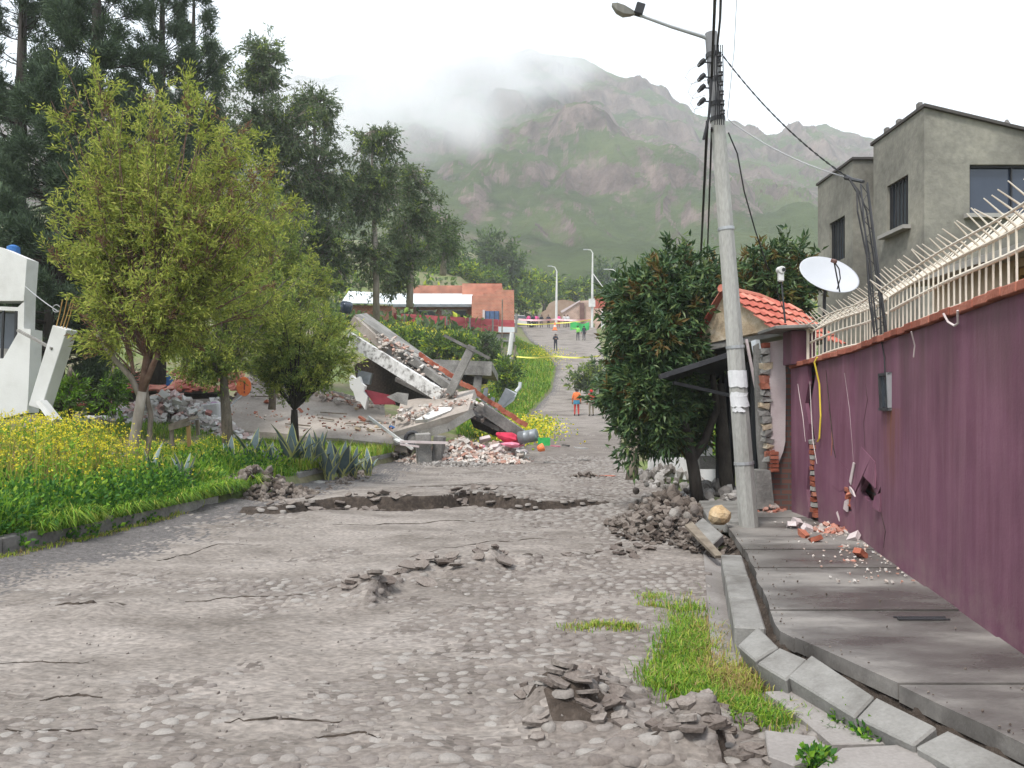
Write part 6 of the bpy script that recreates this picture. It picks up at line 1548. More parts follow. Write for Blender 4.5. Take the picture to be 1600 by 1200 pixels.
# --- two smaller trees further along the verge
t2 = tree('verge_tree', 'smaller green tree with a straight thin grey trunk behind the timber stand', [(P(357, 708, 20), .15), (P(354, 650, 20), .13), (P(350, 600, 20), .10), (P(350, 585, 20), .09)],
     [(P(345, 500, 20), (1.5, 1.2, 1.3), 34), (P(400, 430, 20.5), (1.3, 1.1, 1.4), 26), (P(320, 560, 20), (.9, .8, .6), 14)], ('leaf_b', 'leaf_a', .35), 'bark', 2, .11, .032, 8, 36, .5, stem_r=.03, twig=.007)
t3 = tree('verge_tree', 'round crowned green tree with several thin stems behind the agaves', [(P(461, 690, 22), .12), (P(460, 655, 22), .10), (P(460, 640, 22), .085)],
     [(P(480, 540, 22), (1.45, 1.2, 1.05), 44), (P(450, 480, 22.3), (1.1, 1.0, .9), 24), (P(520, 530, 22), (.7, .8, .8), 14), (P(420, 560, 21.8), (.7, .7, .6), 12)], ('leaf_b', 'leaf_a', .4), 'bark_dark', 3, .11, .034, 8, 38, .5, stem_r=.032, twig=.007)
t3b = tree('verge_tree', 'pale green tree crown rising between the two smaller verge trees', [(P(425, 640, 25), .12), (P(428, 560, 25), .08)],
     [(P(425, 370, 25), (1.3, 1.2, 1.7), 34), (P(470, 440, 25.3), (1.0, 1.0, 1.1), 18), (P(400, 300, 25), (.7, .8, .9), 12)], ('leaf_b', 'leaf_a', .5), 'bark', 33, .125, .038, 8, 34, .55, stem_r=.03, twig=.007)

# --- dark conifers behind
def conifer(label, base, top, rad, seed, whorls, nb, tilt=.35, lm='leaf_pine', dens=26, L=.17, W=.026, zfrac=.12):
    g = np.random.default_rng(seed); base = Vector(base); top = Vector(top); H = (top - base).length
    root = thing('conifer', label, 'tree', tuple(base), 'dark conifers behind the verge')
    mb = MB(); mb.tube([base, base.lerp(top, .5), top], [.30, .2, .04], 9); mb.build('trunk', M['bark_dark'], root, smooth=True)
    stems, lp, ld = [], [], []
    B_, T_ = np.array(base), np.array(top)
    for w in range(whorls):
        f = zfrac + (1 - zfrac) * (w + g.random()) / whorls; c = B_ + (T_ - B_) * f
        ln = rad * (1 - f) ** .55 * g.uniform(.7, 1.15) * (.55 + .45 * min(f / .25, 1)) + .3
        for k in range(nb):
            a = g.uniform(0, 6.283); dr = np.array([math.cos(a), math.sin(a), 0]); l = ln * g.uniform(.7, 1.15)
            e = c + dr * l + UP * l * (tilt + .3 * f); m_ = c + dr * l * .55 + UP * l * tilt * .25
            path = bez(c, m_, e, 7); stems.append((path, .045 * (1 - f) + .012, .006))
            n = int(dens * .78 * (.55 + l / rad))
            for j in range(n):
                t = g.uniform(.3, 1) ** .5; p = path[min(int(t * 6), 5)] + (path[min(int(t * 6) + 1, 6)] - path[min(int(t * 6), 5)]) * ((t * 6) % 1)
                q_ = 26; o = unit(dr * .5 + UP * .75 + g.normal(size=3) * .55); s_ = l * .13 + .14
                u = g.uniform(0, 1, (q_, 1)); lp.append(p + o * s_ * u + g.normal(size=(q_, 3)) * .07); ld.append(unit(o + g.normal(size=(q_, 3)) * .42))
    V, F = tubes_arrays(stems, 4); np_mesh('branches', V, F, M['bark_dark'], root, smooth=True)
    V, F = leaf_arrays(np.concatenate(lp), np.concatenate(ld), L, W, g); np_mesh('crown', V, F, M[lm], root)
    return root
conifer('dense dark conifer at the left edge of the frame', P(20, 650, 24), P(40, -150, 25), 2.6, 11, 26, 6)
conifer('tall dark conifer with heavy trunk behind the yellow green tree', P(155, 648, 22), P(150, -190, 23), 2.2, 12, 28, 6)
conifer('tall conifer with open upswept branches right of the dense ones', P(245, 600, 26), P(255, -60, 27), 1.5, 13, 26, 5, .8, dens=15)
conifer('narrow pointed conifer spire against the sky', P(298, 600, 29), P(303, -10, 29), 1.2, 14, 26, 5, .9, dens=14)
conifer('broad low conifer filling the gap behind the white house', P(80, 650, 20), P(100, 130, 21), 2.0, 15, 24, 7, .2, zfrac=.04)

# --- eucalyptus row
def euc(label, Y, base, top, lobes, seed, scale=1.0, lm=('leaf_euc', 'leaf_b', .08), tr=.16):
    k = Y / 35
    trunk = [(P(*base, Y), tr * k), (P((base[0] * 2 + top[0]) / 3 + 2, (base[1] * 2 + top[1]) / 3, Y), tr * .75 * k), (P((base[0] + top[0] * 2) / 3, (base[1] + top[1] * 2) / 3, Y), tr * .5 * k), (P(*top, Y), tr * .2 * k)]
    lo = []
    for px, py, rx, ry, n in lobes: lo.append((P(px, py, Y), (rx / F_PX * Y, rx / F_PX * Y * .9, ry / F_PX * Y), int(n * 1.5)))
    fk = [trunk[1][0], trunk[2][0], trunk[3][0]]
    return tree('eucalyptus', label, trunk, lo, lm, 'bark_euc', seed, .20 * k * scale, .058 * k * scale, 6, 20, .62 * k, cat='tree', group='eucalyptus trees above the collapse', droop=.45, upness=.3, stem_r=.03 * k, twig=.008 * k, forks=fk, inner=.3, spread=.9)
euc('eucalyptus with airy top left of the tallest one', 34, (345, 520), (335, 90), [(330, 110, 26, 50, 12), (350, 200, 36, 70, 20), (320, 280, 36, 60, 14), (370, 330, 40, 70, 16)], 21)
euc('tallest eucalyptus with dense rounded crown', 36, (420, 520), (412, 80), [(412, 100, 34, 44, 20), (425, 190, 52, 66, 36), (395, 150, 34, 50, 14), (450, 290, 52, 76, 34), (400, 370, 60, 70, 24), (470, 200, 36, 60, 18)], 22)
euc('broad dark eucalyptus right of the tallest', 38, (500, 520), (490, 150), [(490, 180, 36, 50, 20), (505, 270, 44, 70, 34), (470, 350, 50, 70, 26), (520, 370, 42, 70, 28), (500, 440, 52, 40, 22)], 23)
euc('slender open eucalyptus with gaps showing the fog', 40, (588, 500), (580, 205), [(565, 240, 17, 40, 9), (598, 225, 20, 32, 10), (575, 310, 24, 46, 12), (610, 300, 24, 44, 13), (580, 400, 34, 46, 16), (625, 260, 12, 30, 6), (545, 330, 18, 60, 10)], 24)
euc('eucalyptus standing by the pale sheet roof', 44, (640, 480), (640, 270), [(650, 300, 22, 40, 13), (640, 360, 34, 44, 20), (600, 430, 30, 40, 14), (665, 330, 20, 40, 10), (625, 400, 26, 30, 12)], 25)
euc('small dark tree at the right end of the eucalyptus row', 62, (692, 430), (690, 340), [(690, 355, 20, 24, 16), (680, 380, 24, 22, 16), (700, 375, 16, 22, 10)], 26, 1.0, ('leaf_bush2', 'leaf_euc', .4))
# --- far single trees
def small_tree(label, Y, base, lobes, seed, lm, group=None, name='leafy_tree'):
    k = Y / 35; trunk = [(P(*base, Y), .10 * k), (P(base[0], base[1] - 22 * 70 / Y, Y), .06 * k)]
    lo = [(P(px, py, Y), (rx / F_PX * Y, rx / F_PX * Y, ry / F_PX * Y), n) for px, py, rx, ry, n in lobes]
    return tree(name, label, trunk, lo, lm, 'bark', seed, .22 * k, .08 * k, 5, 14, .55 * k, group=group, droop=.1, stem_r=.02 * k, inner=.3)
small_tree('round green tree alone above the brick house', 125, (778, 448), [(778, 390, 32, 26, 30), (770, 415, 26, 18, 16), (795, 410, 20, 18, 12)], 31, ('leaf_bush2', 'leaf_euc', .5))
small_tree('dark bushy tree left of the round tree', 118, (716, 450), [(716, 410, 16, 24, 14), (712, 430, 20, 16, 12)], 32, ('leaf_pine', 'leaf_bush2', .4))
small_tree('dark slim tree behind the far lamp posts', 150, (936, 470), [(936, 440, 12, 22, 12), (940, 455, 14, 14, 10)], 34, ('leaf_pine', 'leaf_bush2', .4))
small_tree('second dark slim tree further right behind the lamp posts', 150, (962, 470), [(962, 438, 9, 26, 10), (960, 458, 12, 12, 8)], 35, ('leaf_pine', 'leaf_bush2', .3))
small_tree('pale leaning sapling hanging over the two rescuers', 56, (938, 630), [(916, 586, 17, 11, 12), (930, 574, 14, 12, 8), (902, 594, 8, 8, 5)], 36, ('leaf_euc', 'leaf_b', .3))
for k, (px, py, rx, ry, Y, lm, lab) in enumerate(((660, 420, 34, 20, 105, ('leaf_bush', 'leaf_bush2', .4), 'yellow green bush left above the pale roof'), (640, 405, 24, 22, 108, ('leaf_bush2', 'leaf_bush', .4), 'darker bush behind the leftmost yellow green bush'), (725, 425, 26, 14, 104, ('leaf_bush2', 'leaf_bush', .4), 'green bush above the brick parapet'), (690, 432, 26, 14, 103, ('leaf_bush', 'leaf_bush2', .5), 'bright bush between the roof bushes'), (760, 435, 26, 14, 112, ('leaf_bush2', 'leaf_bush', .3), 'green bush under the round tree'), (820, 445, 26, 14, 128, ('leaf_bush', 'leaf_bush2', .5), 'bright hillside bush left of the lamp post'), (845, 440, 24, 10, 135, ('leaf_bush', 'leaf_bush2', .3), 'yellowish hillside bush behind the lamp post'), (850, 470, 30, 16, 126, ('leaf_bush2', 'leaf_bush', .3), 'green bush on the cut bank behind the crowd'), (815, 475, 22, 18, 122, ('leaf_bush2', 'leaf_bush', .3), 'green bush at the left of the cut bank'), (900, 455, 28, 14, 140, ('leaf_bush', 'leaf_bush2', .6), 'wide hillside bush between the lamp posts'))):
    small_tree(lab, Y, (px, py + ry + 4), [(px, py, rx, ry, 18)], 140 + k, lm, 'bushes on the hillside', 'hillside_bush')

# --- glossy dark tree in front of the gate
dk = tree('gate_tree', 'dense dark glossy tree with rusty tips leaning over the mud heap', [(P(1090, 786, 12.6), .11), (P(1085, 740, 12.6), .095), (P(1075, 690, 12.6), .085), (P(1062, 640, 12.6), .07)],
     [(P(1012, 500, 12.8), (.64, .7, 1.0), 56), (P(1000, 560, 12.8), (.50, .6, .80), 34), (P(1000, 625, 12.7), (.58, .6, .42), 30), (P(1042, 425, 13.0), (.5, .6, .50), 26), (P(1110, 425, 13.6), (.55, .5, .50), 24), (P(1000, 460, 12.9), (.35, .45, .45), 16), (P(998, 660, 12.6), (.42, .5, .42), 20), (P(1070, 640, 13.6), (.6, .4, .4), 18), (P(1100, 520, 13.9), (.8, .4, .7), 26), (P(980, 600, 12.8), (.2, .4, .45), 12)],
     ('leaf_dark', 'leaf_rust', .07), 'bark_dark', 51, .155, .046, 9, 22, .34, droop=.35, upness=.4, stem_r=.022, twig=.005, forks=[P(1062, 640, 12.6), P(1068, 600, 12.7), P(1080, 690, 12.7)], inner=.35)
mb = MB(); mb.tube([P(1080, 720, 12.6), P(1100, 690, 12.8), P(1120, 640, 13), P(1110, 560, 13)], [.08, .07, .06, .04], 7); mb.build('side_limb', M['bark_dark'], dk, smooth=True)
tree('gate_tree', 'dark tree with rusty top growing behind the tiled gate roof', [(P(1195, 780, 14.2), .10), (P(1190, 640, 14.2), .08), (P(1190, 560, 14.2), .06)],
     [(P(1185, 430, 14.2), (.55, .5, .55), 26), (P(1230, 425, 14.4), (.38, .4, .55), 16), (P(1240, 470, 14.4), (.45, .4, .45), 16), (P(1180, 490, 14.4), (.6, .5, .5), 18)], ('leaf_dark', 'leaf_rust', .22), 'bark_dark', 52, .17, .05, 8, 20, .38, droop=.25, stem_r=.02, twig=.005, inner=.3)
mb = MB(); mb.tube([P(986, 755, 17.6), P(990, 720, 17.7), P(995, 670, 17.8)], [.14, .12, .11], 8); mb.build('tree_stump', M['wood'], None, 'thick grey stump standing in the mud heap under the dark crown', 'stump', smooth=True)
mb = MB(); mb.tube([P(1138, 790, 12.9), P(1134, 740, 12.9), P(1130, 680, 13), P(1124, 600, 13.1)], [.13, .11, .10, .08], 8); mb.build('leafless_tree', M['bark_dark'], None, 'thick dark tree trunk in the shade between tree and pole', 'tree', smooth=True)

# ------------------------------------------------------------------ agaves (each leaf a piece)
def agave_leaf(seed):
    q = random.Random(seed); vs, fs, mi = [], [], []; n = 7; bend = q.uniform(.05, .28)
    for i in range(n):
        t = i / (n - 1); w = (.55 + .9 * math.sin(min(t * 1.25 + .18, 1) * math.pi * .72)) * (1 - t ** 3) * .085; y = bend * t * t; z = t * (1 - .12 * t)
        for x, dy in ((-w, .35), (-w * .80, .22), (0, 0), (w * .80, .22), (w, .35)): vs.append((x, y + dy * -w * .8, z))
    for i in range(n - 1):
        for j in range(4): k = i * 5 + j; fs.append((k, k + 1, k + 6, k + 5)); mi.append(1 if j in (0, 3) else 0)
    m_ = len(vs)
    for i in range(n):
        for j in range(5): x, y, z = vs[i * 5 + j]; vs.append((x, y + .016 * (1 - i / n) * (1 if j in (1, 2, 3) else .2) + .001, z))
    fs += [tuple(a + m_ for a in reversed(f)) for f in fs[:(n - 1) * 4]]; mi += mi[:]
    me = bpy.data.meshes.new('agave_leaf'); me.from_pydata(vs, [], fs); me.materials.append(M['agave']); me.materials.append(M['agave_edge'])
    me.polygons.foreach_set('material_index', mi); me.polygons.foreach_set('use_smooth', [True] * len(fs)); me.update(); return me
AL = [agave_leaf(k) for k in range(4)]
ag = random.Random(77)
for k, (px, py, Y, h, n, lab) in enumerate(((395, 702, 16.8, .95, 10, 'agave nearest the thin grey trunk'), (455, 700, 17.0, 1.1, 13, 'largest agave with broad upright leaves below the round tree'), (500, 705, 17.4, .95, 9, 'low agave right of the largest one'), (535, 698, 17.6, 1.05, 11, 'tall pointed agave near the white slab edging'), (422, 712, 16.4, .8, 8, 'small agave in front of the left pair'), (235, 758, 12.6, .8, 11, 'grey agave at the foot of the forked trunk'), (288, 762, 12.9, .75, 11, 'grey spiky agave right of the forked trunk'), (575, 695, 18.6, .75, 7, 'low agave beside the white slab edging'), (480, 702, 16.9, .85, 9, 'blue grey agave just right of the largest one'), (515, 700, 17.2, .95, 9, 'upright agave in the middle of the right half of the row'), (552, 698, 17.9, .85, 7, 'small agave at the right end of the row'), (360, 700, 17, .75, 7, 'small agave at the left end of the row'))):
    b_ = P(px, py, Y); z = float(gz(b_.x, b_.y)) ; root = thing('agave', lab, 'agave', (b_.x, b_.y, z), 'agaves along the verge')
    for i in range(n):
        o = bpy.data.objects.new('leaf', AL[ag.randrange(4)]); COL.objects.link(o); o.parent = root
        f = i / n; a = i * 2.4 + ag.uniform(-.3, .3); til = .08 + .55 * f + ag.uniform(-.1, .1); s_ = h * (1.05 - .35 * f) * ag.uniform(.85, 1.1)
        o.rotation_euler = Euler((-til, 0, a), 'XYZ'); o.scale = (s_ * 1.1 * (1 if Y > 14 else .65), s_, s_); o.location = (0, 0, .02)

# ------------------------------------------------------------------ grasses, weeds and flowers (beyond counting)
def blades(name, label, pts, h, w, mats, seed, lean=.45, cat='grass', bend=.5, probs=None):
    """pts (n,3) roots; each blade: two-segment tapering strip"""
    g = np.random.default_rng(seed); n = len(pts); h = h * g.uniform(.55, 1.3, (n, 1)) if np.isscalar(h) else h[:, None] * g.uniform(.6, 1.25, (n, 1))
    a = g.uniform(0, 6.283, n); d = np.stack([np.cos(a), np.sin(a), np.zeros(n)], 1); s = np.stack([-np.sin(a), np.cos(a), np.zeros(n)], 1)
    ln = lean * g.uniform(.2, 1.4, (n, 1)); w = w * g.uniform(.6, 1.3, (n, 1))
    m1 = pts + UP * h * .6 + d * h * ln * .35; t = pts + UP * h * (1 - bend * ln * .5) + d * h * ln
    V = np.stack([pts - s * w / 2, pts + s * w / 2, m1 + s * w * .42, m1 - s * w * .42, t], 1).reshape(-1, 3)
    b5 = np.arange(n)[:, None] * 5
    F = np.concatenate([b5 + np.array([[0, 1, 2]]), b5 + np.array([[0, 2, 3]]), b5 + np.array([[3, 2, 4]])])
    mi = np.tile(np.random.default_rng(seed + 1).choice(len(mats), n, p=probs), 3)
    return np_mesh(name, V, F, [M[m_] for m_ in mats], None, label, cat, kind='stuff', midx=mi)
def scatter(n, x0, x1, y0, y1, seed, keep):
    g = np.random.default_rng(seed); X = g.uniform(x0, x1, n); Y = y0 + (y1 - y0) * g.random(n) ** 1.2; k = keep(X, Y, g); X, Y = X[k], Y[k]
    return np.stack([X, Y, gz(X, Y) - .01], 1)
inverge = lambda X, Y, g: (xleft(Y) - X > .12) & (xleft(Y) - X < 7.5) & (X / Y > -1.0)
tuft = lambda X, Y, sd: fbm(X * 1.3, Y * 1.3, 3, sd)
pts = scatter(100000, -15, -3, 5.0, 24, 1, lambda X, Y, g: inverge(X, Y, g) & (tuft(X, Y, 70) + g.normal(size=len(X)) * .08 > .42))
hh = .22 + .38 * np.clip(tuft(pts[:, 0], pts[:, 1], 70) - .4, 0, .5) * 2
hh *= np.where(pts[:, 1] > 15.5, .6, 1.15) * np.where(xleft(pts[:, 1]) - pts[:, 0] < .6, .85, 1)
blades('verge_grass', 'lush tufted green grass covering the left verge', pts, hh, .016, ['grass', 'grass_y', 'herb'], 2, .55, probs=[.62, .22, .16])
# brighter grass mat hanging over the kerb below the agaves
pts = scatter(26000, -8, -2.5, 16.5, 24.5, 3, lambda X, Y, g: (xleft(Y) - X > .02) & (xleft(Y) - X < 2.4))
pts[:, 2] += .10
blades('bright_grass', 'bright yellow green grass mat hanging over the kerb below the agaves', pts, .30, .02, ['grass_y', 'grass'], 4, .75, probs=[.6, .4], bend=1.0)
# herb clumps: broad leaves near the kerb
def herbs(name, label, centres, n, r, h, L, W, mats, seed, probs, cat='weeds'):
    g = np.random.default_rng(seed); c = np.array(centres); k = g.integers(0, len(c), n); v = g.normal(size=(n, 3)); v = unit(v) * (g.random((n, 1)) ** .4)
    p = np.stack([c[k, 0] + v[:, 0] * r, c[k, 1] + v[:, 1] * r, 0 * v[:, 0]], 1); p[:, 2] = gz(p[:, 0], p[:, 1]) + h * np.abs(v[:, 2]) * g.uniform(.4, 1.1, n)
    d = unit(np.stack([v[:, 0], v[:, 1], np.abs(v[:, 2]) + .3], 1) + g.normal(size=(n, 3)) * .6); V, F = leaf_arrays(p, d, L, W, g)
    mi = g.choice(len(mats), n, p=probs); return np_mesh(name, V, F, [M[m_] for m_ in mats], None, label, cat, kind='stuff', midx=mi)
g_ = np.random.default_rng(8)
cen = [(float(xleft(y)) - d, y) for y, d in ((8.7, .5), (9.0, 1.0), (9.5, .45), (10.2, .5), (10.0, 1.2), (10.9, .5), (11.5, .6), (12.2, .6), (12.6, 1.1), (9.6, 1.9), (11.3, 1.6), (13.0, 1.8), (8.4, 1.4))]
herbs('verge_herbs', 'dark green clover like herbs tumbling over the left kerb', cen, 24000, .62, .55, .07, .045, ['herb', 'grass'], 9, [.7, .3])
cen = [(float(xleft(y)) - d, y) for y, d in ((13.4, .9), (14.2, 1.2), (15.0, 1.0), (15.6, 1.6), (16.2, .9), (14.8, 2.2), (16.0, 2.6))]
herbs('verge_herbs', 'taller mid green weeds between the forked trunk and the agaves', cen, 12000, .7, .6, .09, .04, ['grass', 'herb', 'grass_y'], 10, [.5, .35, .15])
g = np.random.default_rng(71); Y = 8.3 + 5.9 * g.random(16000); X = xleft(Y) + .05 - g.random(16000) ** 1.3 * .6; k = fbm(X * 2, Y * 2, 2, 72) + .16 * sstep(8.3, 9.8, Y) > .5; X, Y = X[k], Y[k]
blades('overhanging_grass', 'long grass flopping over the left kerb', np.stack([X, Y, gz(X, Y) * 0 + .22], 1), .12 + .30 * vnoise(X * 1.7, Y * 1.7, 74), .012, ['grass', 'grass_y', 'herb'], 73, 1.0, probs=[.6, .2, .2], bend=1.5)
# yellow mustard-like flowers
def flowers(name, label, boxes, n, seed, h0, h1, keep=None):
    g = np.random.default_rng(seed); P_, S_ = [], []
    for (x, y, rx, ry), m_ in zip(boxes, n):
        u = g.normal(size=(m_, 2)) * .5; X = x + u[:, 0] * rx; Y = y + u[:, 1] * ry; Z = gz(X, Y)
        top = Z + g.uniform(h0, h1, m_) * (1 - .35 * np.minimum((u ** 2).sum(1), 1)); P_.append(np.stack([X, Y, top], 1)); S_.append(np.stack([X + g.normal(size=m_) * .08, Y, Z], 1))
    T = np.concatenate(P_); S = np.concatenate(S_); k = np.arange(len(T)) % 3 == 0
    V1, F1_ = tubes_arrays([(np.array([a, (a + b) / 2 + g.normal(size=3) * .03, b]), .005, .003) for a, b in zip(S[k], T[k])], 3)
    V2, F2 = leaf_arrays(np.repeat(T, 4, 0) + g.normal(size=(len(T) * 4, 3)) * .012, unit(g.normal(size=(len(T) * 4, 3)) + UP * .3), .024, .024, g)
    lt = S + (T - S) * g.uniform(.15, .9, (len(T), 1)); lt = np.repeat(lt, 5, 0) + g.normal(size=(len(T) * 5, 3)) * .05
    V3, F3 = leaf_arrays(lt, unit(g.normal(size=lt.shape) + UP * .5), .085, .024, g)
    V = np.concatenate([V1, V2, V3]); F = np.concatenate([F1_, F2 + len(V1), F3 + len(V1) + len(V2)])
    mi = np.concatenate([np.zeros(len(F1_)), np.ones(len(F2)), np.full(len(F3), 2)])
    return np_mesh(name, V, F, [M['grass_y'], M['flower'], M['grass']], None, label, 'flowers', kind='stuff', midx=mi)
fb = lambda px, Y, rx, ry: ((px - 800) / F_PX * Y, Y, rx, ry)
flowers('yellow_flowers', 'mass of small yellow flowers on tall weeds at the left', [fb(20, 11.6, 1.2, .9), fb(90, 12.0, 1.2, .8), fb(140, 12.8, 1.0, .8), fb(40, 10.3, .9, .6), fb(100, 11, .9, .6)], [1200, 1100, 500, 220, 160], 21, .25, 1.3)
flowers('yellow_flowers', 'yellow flowers between the forked trunk and the timber stand', [fb(240, 15.2, .55, .5), fb(200, 15.5, .4, .5), fb(290, 16.8, .7, .4), fb(345, 17.5, .7, .4), fb(282, 16.0, .4, .3)], [300, 90, 110, 110, 80], 22, .3, .7)
# dry bleached stems among the flowers
pts = scatter(2600, -9.5, -6, 10.2, 13.5, 12, lambda X, Y, g: (xleft(Y) - X > .9))
blades('dry_stalks', 'bleached dry stalks standing among the yellow flowers', pts, .95, .008, ['grass_dry'], 13, .35)
pts = scatter(1500, -6.9, -5.6, 11.6, 13.6, 14, lambda X, Y, g: (xleft(Y) - X > .5)); blades('dry_stalks', 'straw coloured grass round the grey agaves', pts, .55, .012, ['grass_dry', 'grass_y'], 15, .6, probs=[.5, .5])
# kerb foot fringe
g = np.random.default_rng(31); Y = g.uniform(7.0, 11.5, 1300); X = xleft(Y) + .05 + g.random(1300) ** 2 * .14
blades('fringe_grass', 'thin yellowish fringe of grass along the foot of the left kerb', np.stack([X, Y, zroad(Y) + road_h(X, Y) - .01], 1), .06, .008, ['grass_y', 'grass_dry'], 32, .8, probs=[.7, .3])
# grass patch on the street by the gutter
g = np.random.default_rng(33)
def patch(pxs_, n, sd, h, mats, pr, name, label, sx=19, sy=11):
    g = np.random.default_rng(sd); o = []
    for (px, py, wt) in pxs_:
        m_ = int(n * wt); a = g.normal(size=(m_, 2)); x = px + a[:, 0] * sx; y = np.clip(py + a[:, 1] * sy, 700, 1199); Yd = CAMZ * F_PX / (y - HOR); o.append(np.stack([(x - 800) / F_PX * Yd, Yd, road_h((x - 800) / F_PX * Yd, Yd) * .8 - .008], 1))
    return blades(name, label, np.concatenate(o), h, .0065, mats, sd, .8, probs=pr)
patch([(1075, 985, 1), (1060, 1010, 1), (1085, 1005, .8), (1050, 1035, 1), (1085, 1035, 1), (1035, 1058, .9), (1070, 1065, 1.1), (1105, 1060, .8), (1120, 1085, .8), (1150, 1090, .8), (1180, 1105, .7), (1100, 1082, .6), (1215, 1118, .4), (1070, 955, .5)], 800, 34, .075, ['grass', 'grass_y', 'herb', 'grass_dry'], [.56, .22, .12, .10], 'street_grass', 'bright green grass patch growing on the street beside the gutter')
patch([(1112, 1020, .4), (1130, 1045, .8), (1150, 1060, .7), (1120, 1050, .5), (1105, 985, .4), (1175, 1062, .4)], 650, 35, .09, ['grass_dry', 'grass_y'], [.6, .4], 'dry_grass', 'dry orange grass at the gutter side of the street grass')
patch([(1018, 932, .5), (1020, 945, .4), (1070, 948, .4), (980, 975, .5), (930, 974, .5), (900, 978, .25), (960, 976, .3)], 420, 36, .045, ['grass', 'grass_y', 'grass_dry'], [.4, .4, .2], 'grass_tufts', 'thin grass tufts between the cobbles near the grass patch', 14, 3)
patch([(1320, 1135, .5), (1355, 1150, .5), (1270, 1165, .4), (1265, 1185, .4), (1300, 1120, .3)], 260, 37, .06, ['herb', 'grass'], [.6, .4], 'gutter_weeds', 'small weeds sprouting from the sunken gutter slabs', 12, 6)
herbs('gutter_weeds', 'broad leaved weeds at the edge of the tilted kerb stones', [tuple(on_road(1325, 1125)), tuple(on_road(1360, 1150)), tuple(on_road(1275, 1190))], 420, .09, .08, .035, .025, ['herb', 'grass'], 38, [.6, .4])
# banks up the street
pts = scatter(16000, -2.5, 3.8, 36, 82, 41, lambda X, Y, g: (xleft(Y) - X > .2) & (xleft(Y) - X < 3.2))
blades('bank_grass', 'bright green grass bank on the left of the rising street', pts, .55, .07, ['grass', 'grass_y'], 42, .9, probs=[.7, .3], bend=1.0)
def bank_fl(label, cs, n, sd, h):
    g = np.random.default_rng(sd); o = []
    for (px, py, Y, rx, ry) in cs:
        a = g.normal(size=(n, 2)) * .5; c = P(px, py, Y); X = c.x + a[:, 0] * rx; Yy = Y + a[:, 1] * ry; Z = gz(X, Yy); o.append(np.stack([X, Yy, Z + g.uniform(.1, h, n)], 1))
    p = np.concatenate(o); V, F = leaf_arrays(p, unit(g.normal(size=p.shape) + UP * .3), .12, .10, g); mi = g.choice(3, len(F), p=[.5, .3, .2])
    np_mesh('bank_flowers', V, F, [M['flower'], M['grass_y'], M['grass']], None, label, 'flowers', kind='stuff', midx=mi)
bank_fl('yellow flowered bank beside the brick edged slab', [(810, 640, 36, 1.6, 4), (830, 632, 40, 1.4, 4), (800, 650, 33, 1.2, 3)], 1600, 43, .8)
bank_fl('yellow flowers higher up the street bank', [(850, 555, 74, 2.0, 4)], 900, 44, .9)
bank_fl('yellow flowered slope below the red fence', [(700, 530, 58, 4.0, 4), (640, 525, 60, 4, 4), (730, 540, 55, 2.5, 4), (660, 515, 64, 5, 3)], 2200, 45, .6)
for k, (px, py, rx, ry, Y, lm, lab) in enumerate(((640, 540, 26, 16, 52, ('leaf_bush2', 'leaf_bush', .3), 'dark green shrub at the left of the flowered slope'), (685, 550, 26, 14, 50, ('leaf_bush2', 'leaf_bush', .3), 'dark green shrub in the middle of the flowered slope'), (715, 545, 22, 14, 50, ('leaf_bush', 'leaf_bush2', .5), 'brighter shrub right of the dark slope shrubs'), (762, 545, 18, 18, 52, ('leaf_bush2', 'leaf_euc', .5), 'grey green shrub beside the leaning white post'), (790, 590, 16, 22, 44, ('leaf_bush2', 'leaf_bush', .4), 'shrub at the corner of the concrete shelter'), (610, 538, 20, 11, 54, ('leaf_bush', 'leaf_bush2', .5), 'yellow green shrub at the top of the tilted roof'))):
    small_tree(lab, Y, (px, py + ry + 3), [(px, py, rx, ry, 22)], 160 + k, lm, 'shrubs on the slope below the red fence', 'slope_shrub')
for k, (px, py, rx, ry, Y, lm, lab) in enumerate(((110, 640, 26, 12, 19, ('grass', 'leaf_bush2', .3), 'green weed clump under the leaning column'), (178, 630, 18, 16, 19, ('leaf_bush2', 'grass', .3), 'green weeds beside the conifer trunk'))):
    small_tree(lab, Y, (px, py + ry + 3), [(px, py, rx, ry, 22)], 180 + k, lm, 'weed clumps at the back of the verge', 'weed_clump')
# scrub all over the slopes beyond (one mass)
g = np.random.default_rng(50); n = 9000; Yb = 62 + 330 * g.random(n) ** 1.6; Xb = g.uniform(-.75, .9, n) * Yb
k = ((xleft(Yb) - Xb > 4.5) | (Xb - xright(Yb) > 3)); Xb, Yb = Xb[k], Yb[k]
dens = fbm(Xb * .06, Yb * .06, 3, 61); k = dens > .45; Xb, Yb = Xb[k], Yb[k]
p = np.stack([Xb, Yb, gz(Xb, Yb)], 1); rr = g.uniform(.3, 1.1, (len(p), 1)); m_ = 7
p = np.repeat(p, m_, 0) + g.normal(size=(len(p) * m_, 3)) * np.repeat(rr, m_, 0) * np.array([.6, .6, .45]) + UP * np.repeat(rr, m_, 0) * .4
V, F = leaf_arrays(p, unit(g.normal(size=p.shape) + UP * .6), .75, .42, g)
np_mesh('hillside_scrub', V, F, [M['leaf_bush2'], M['leaf_bush'], M['leaf_euc']], None, 'low green scrub covering the slopes beyond the houses', 'scrub', kind='stuff', midx=np.repeat(g.choice(3, len(p) // m_, p=[.5, .2, .3]), m_))

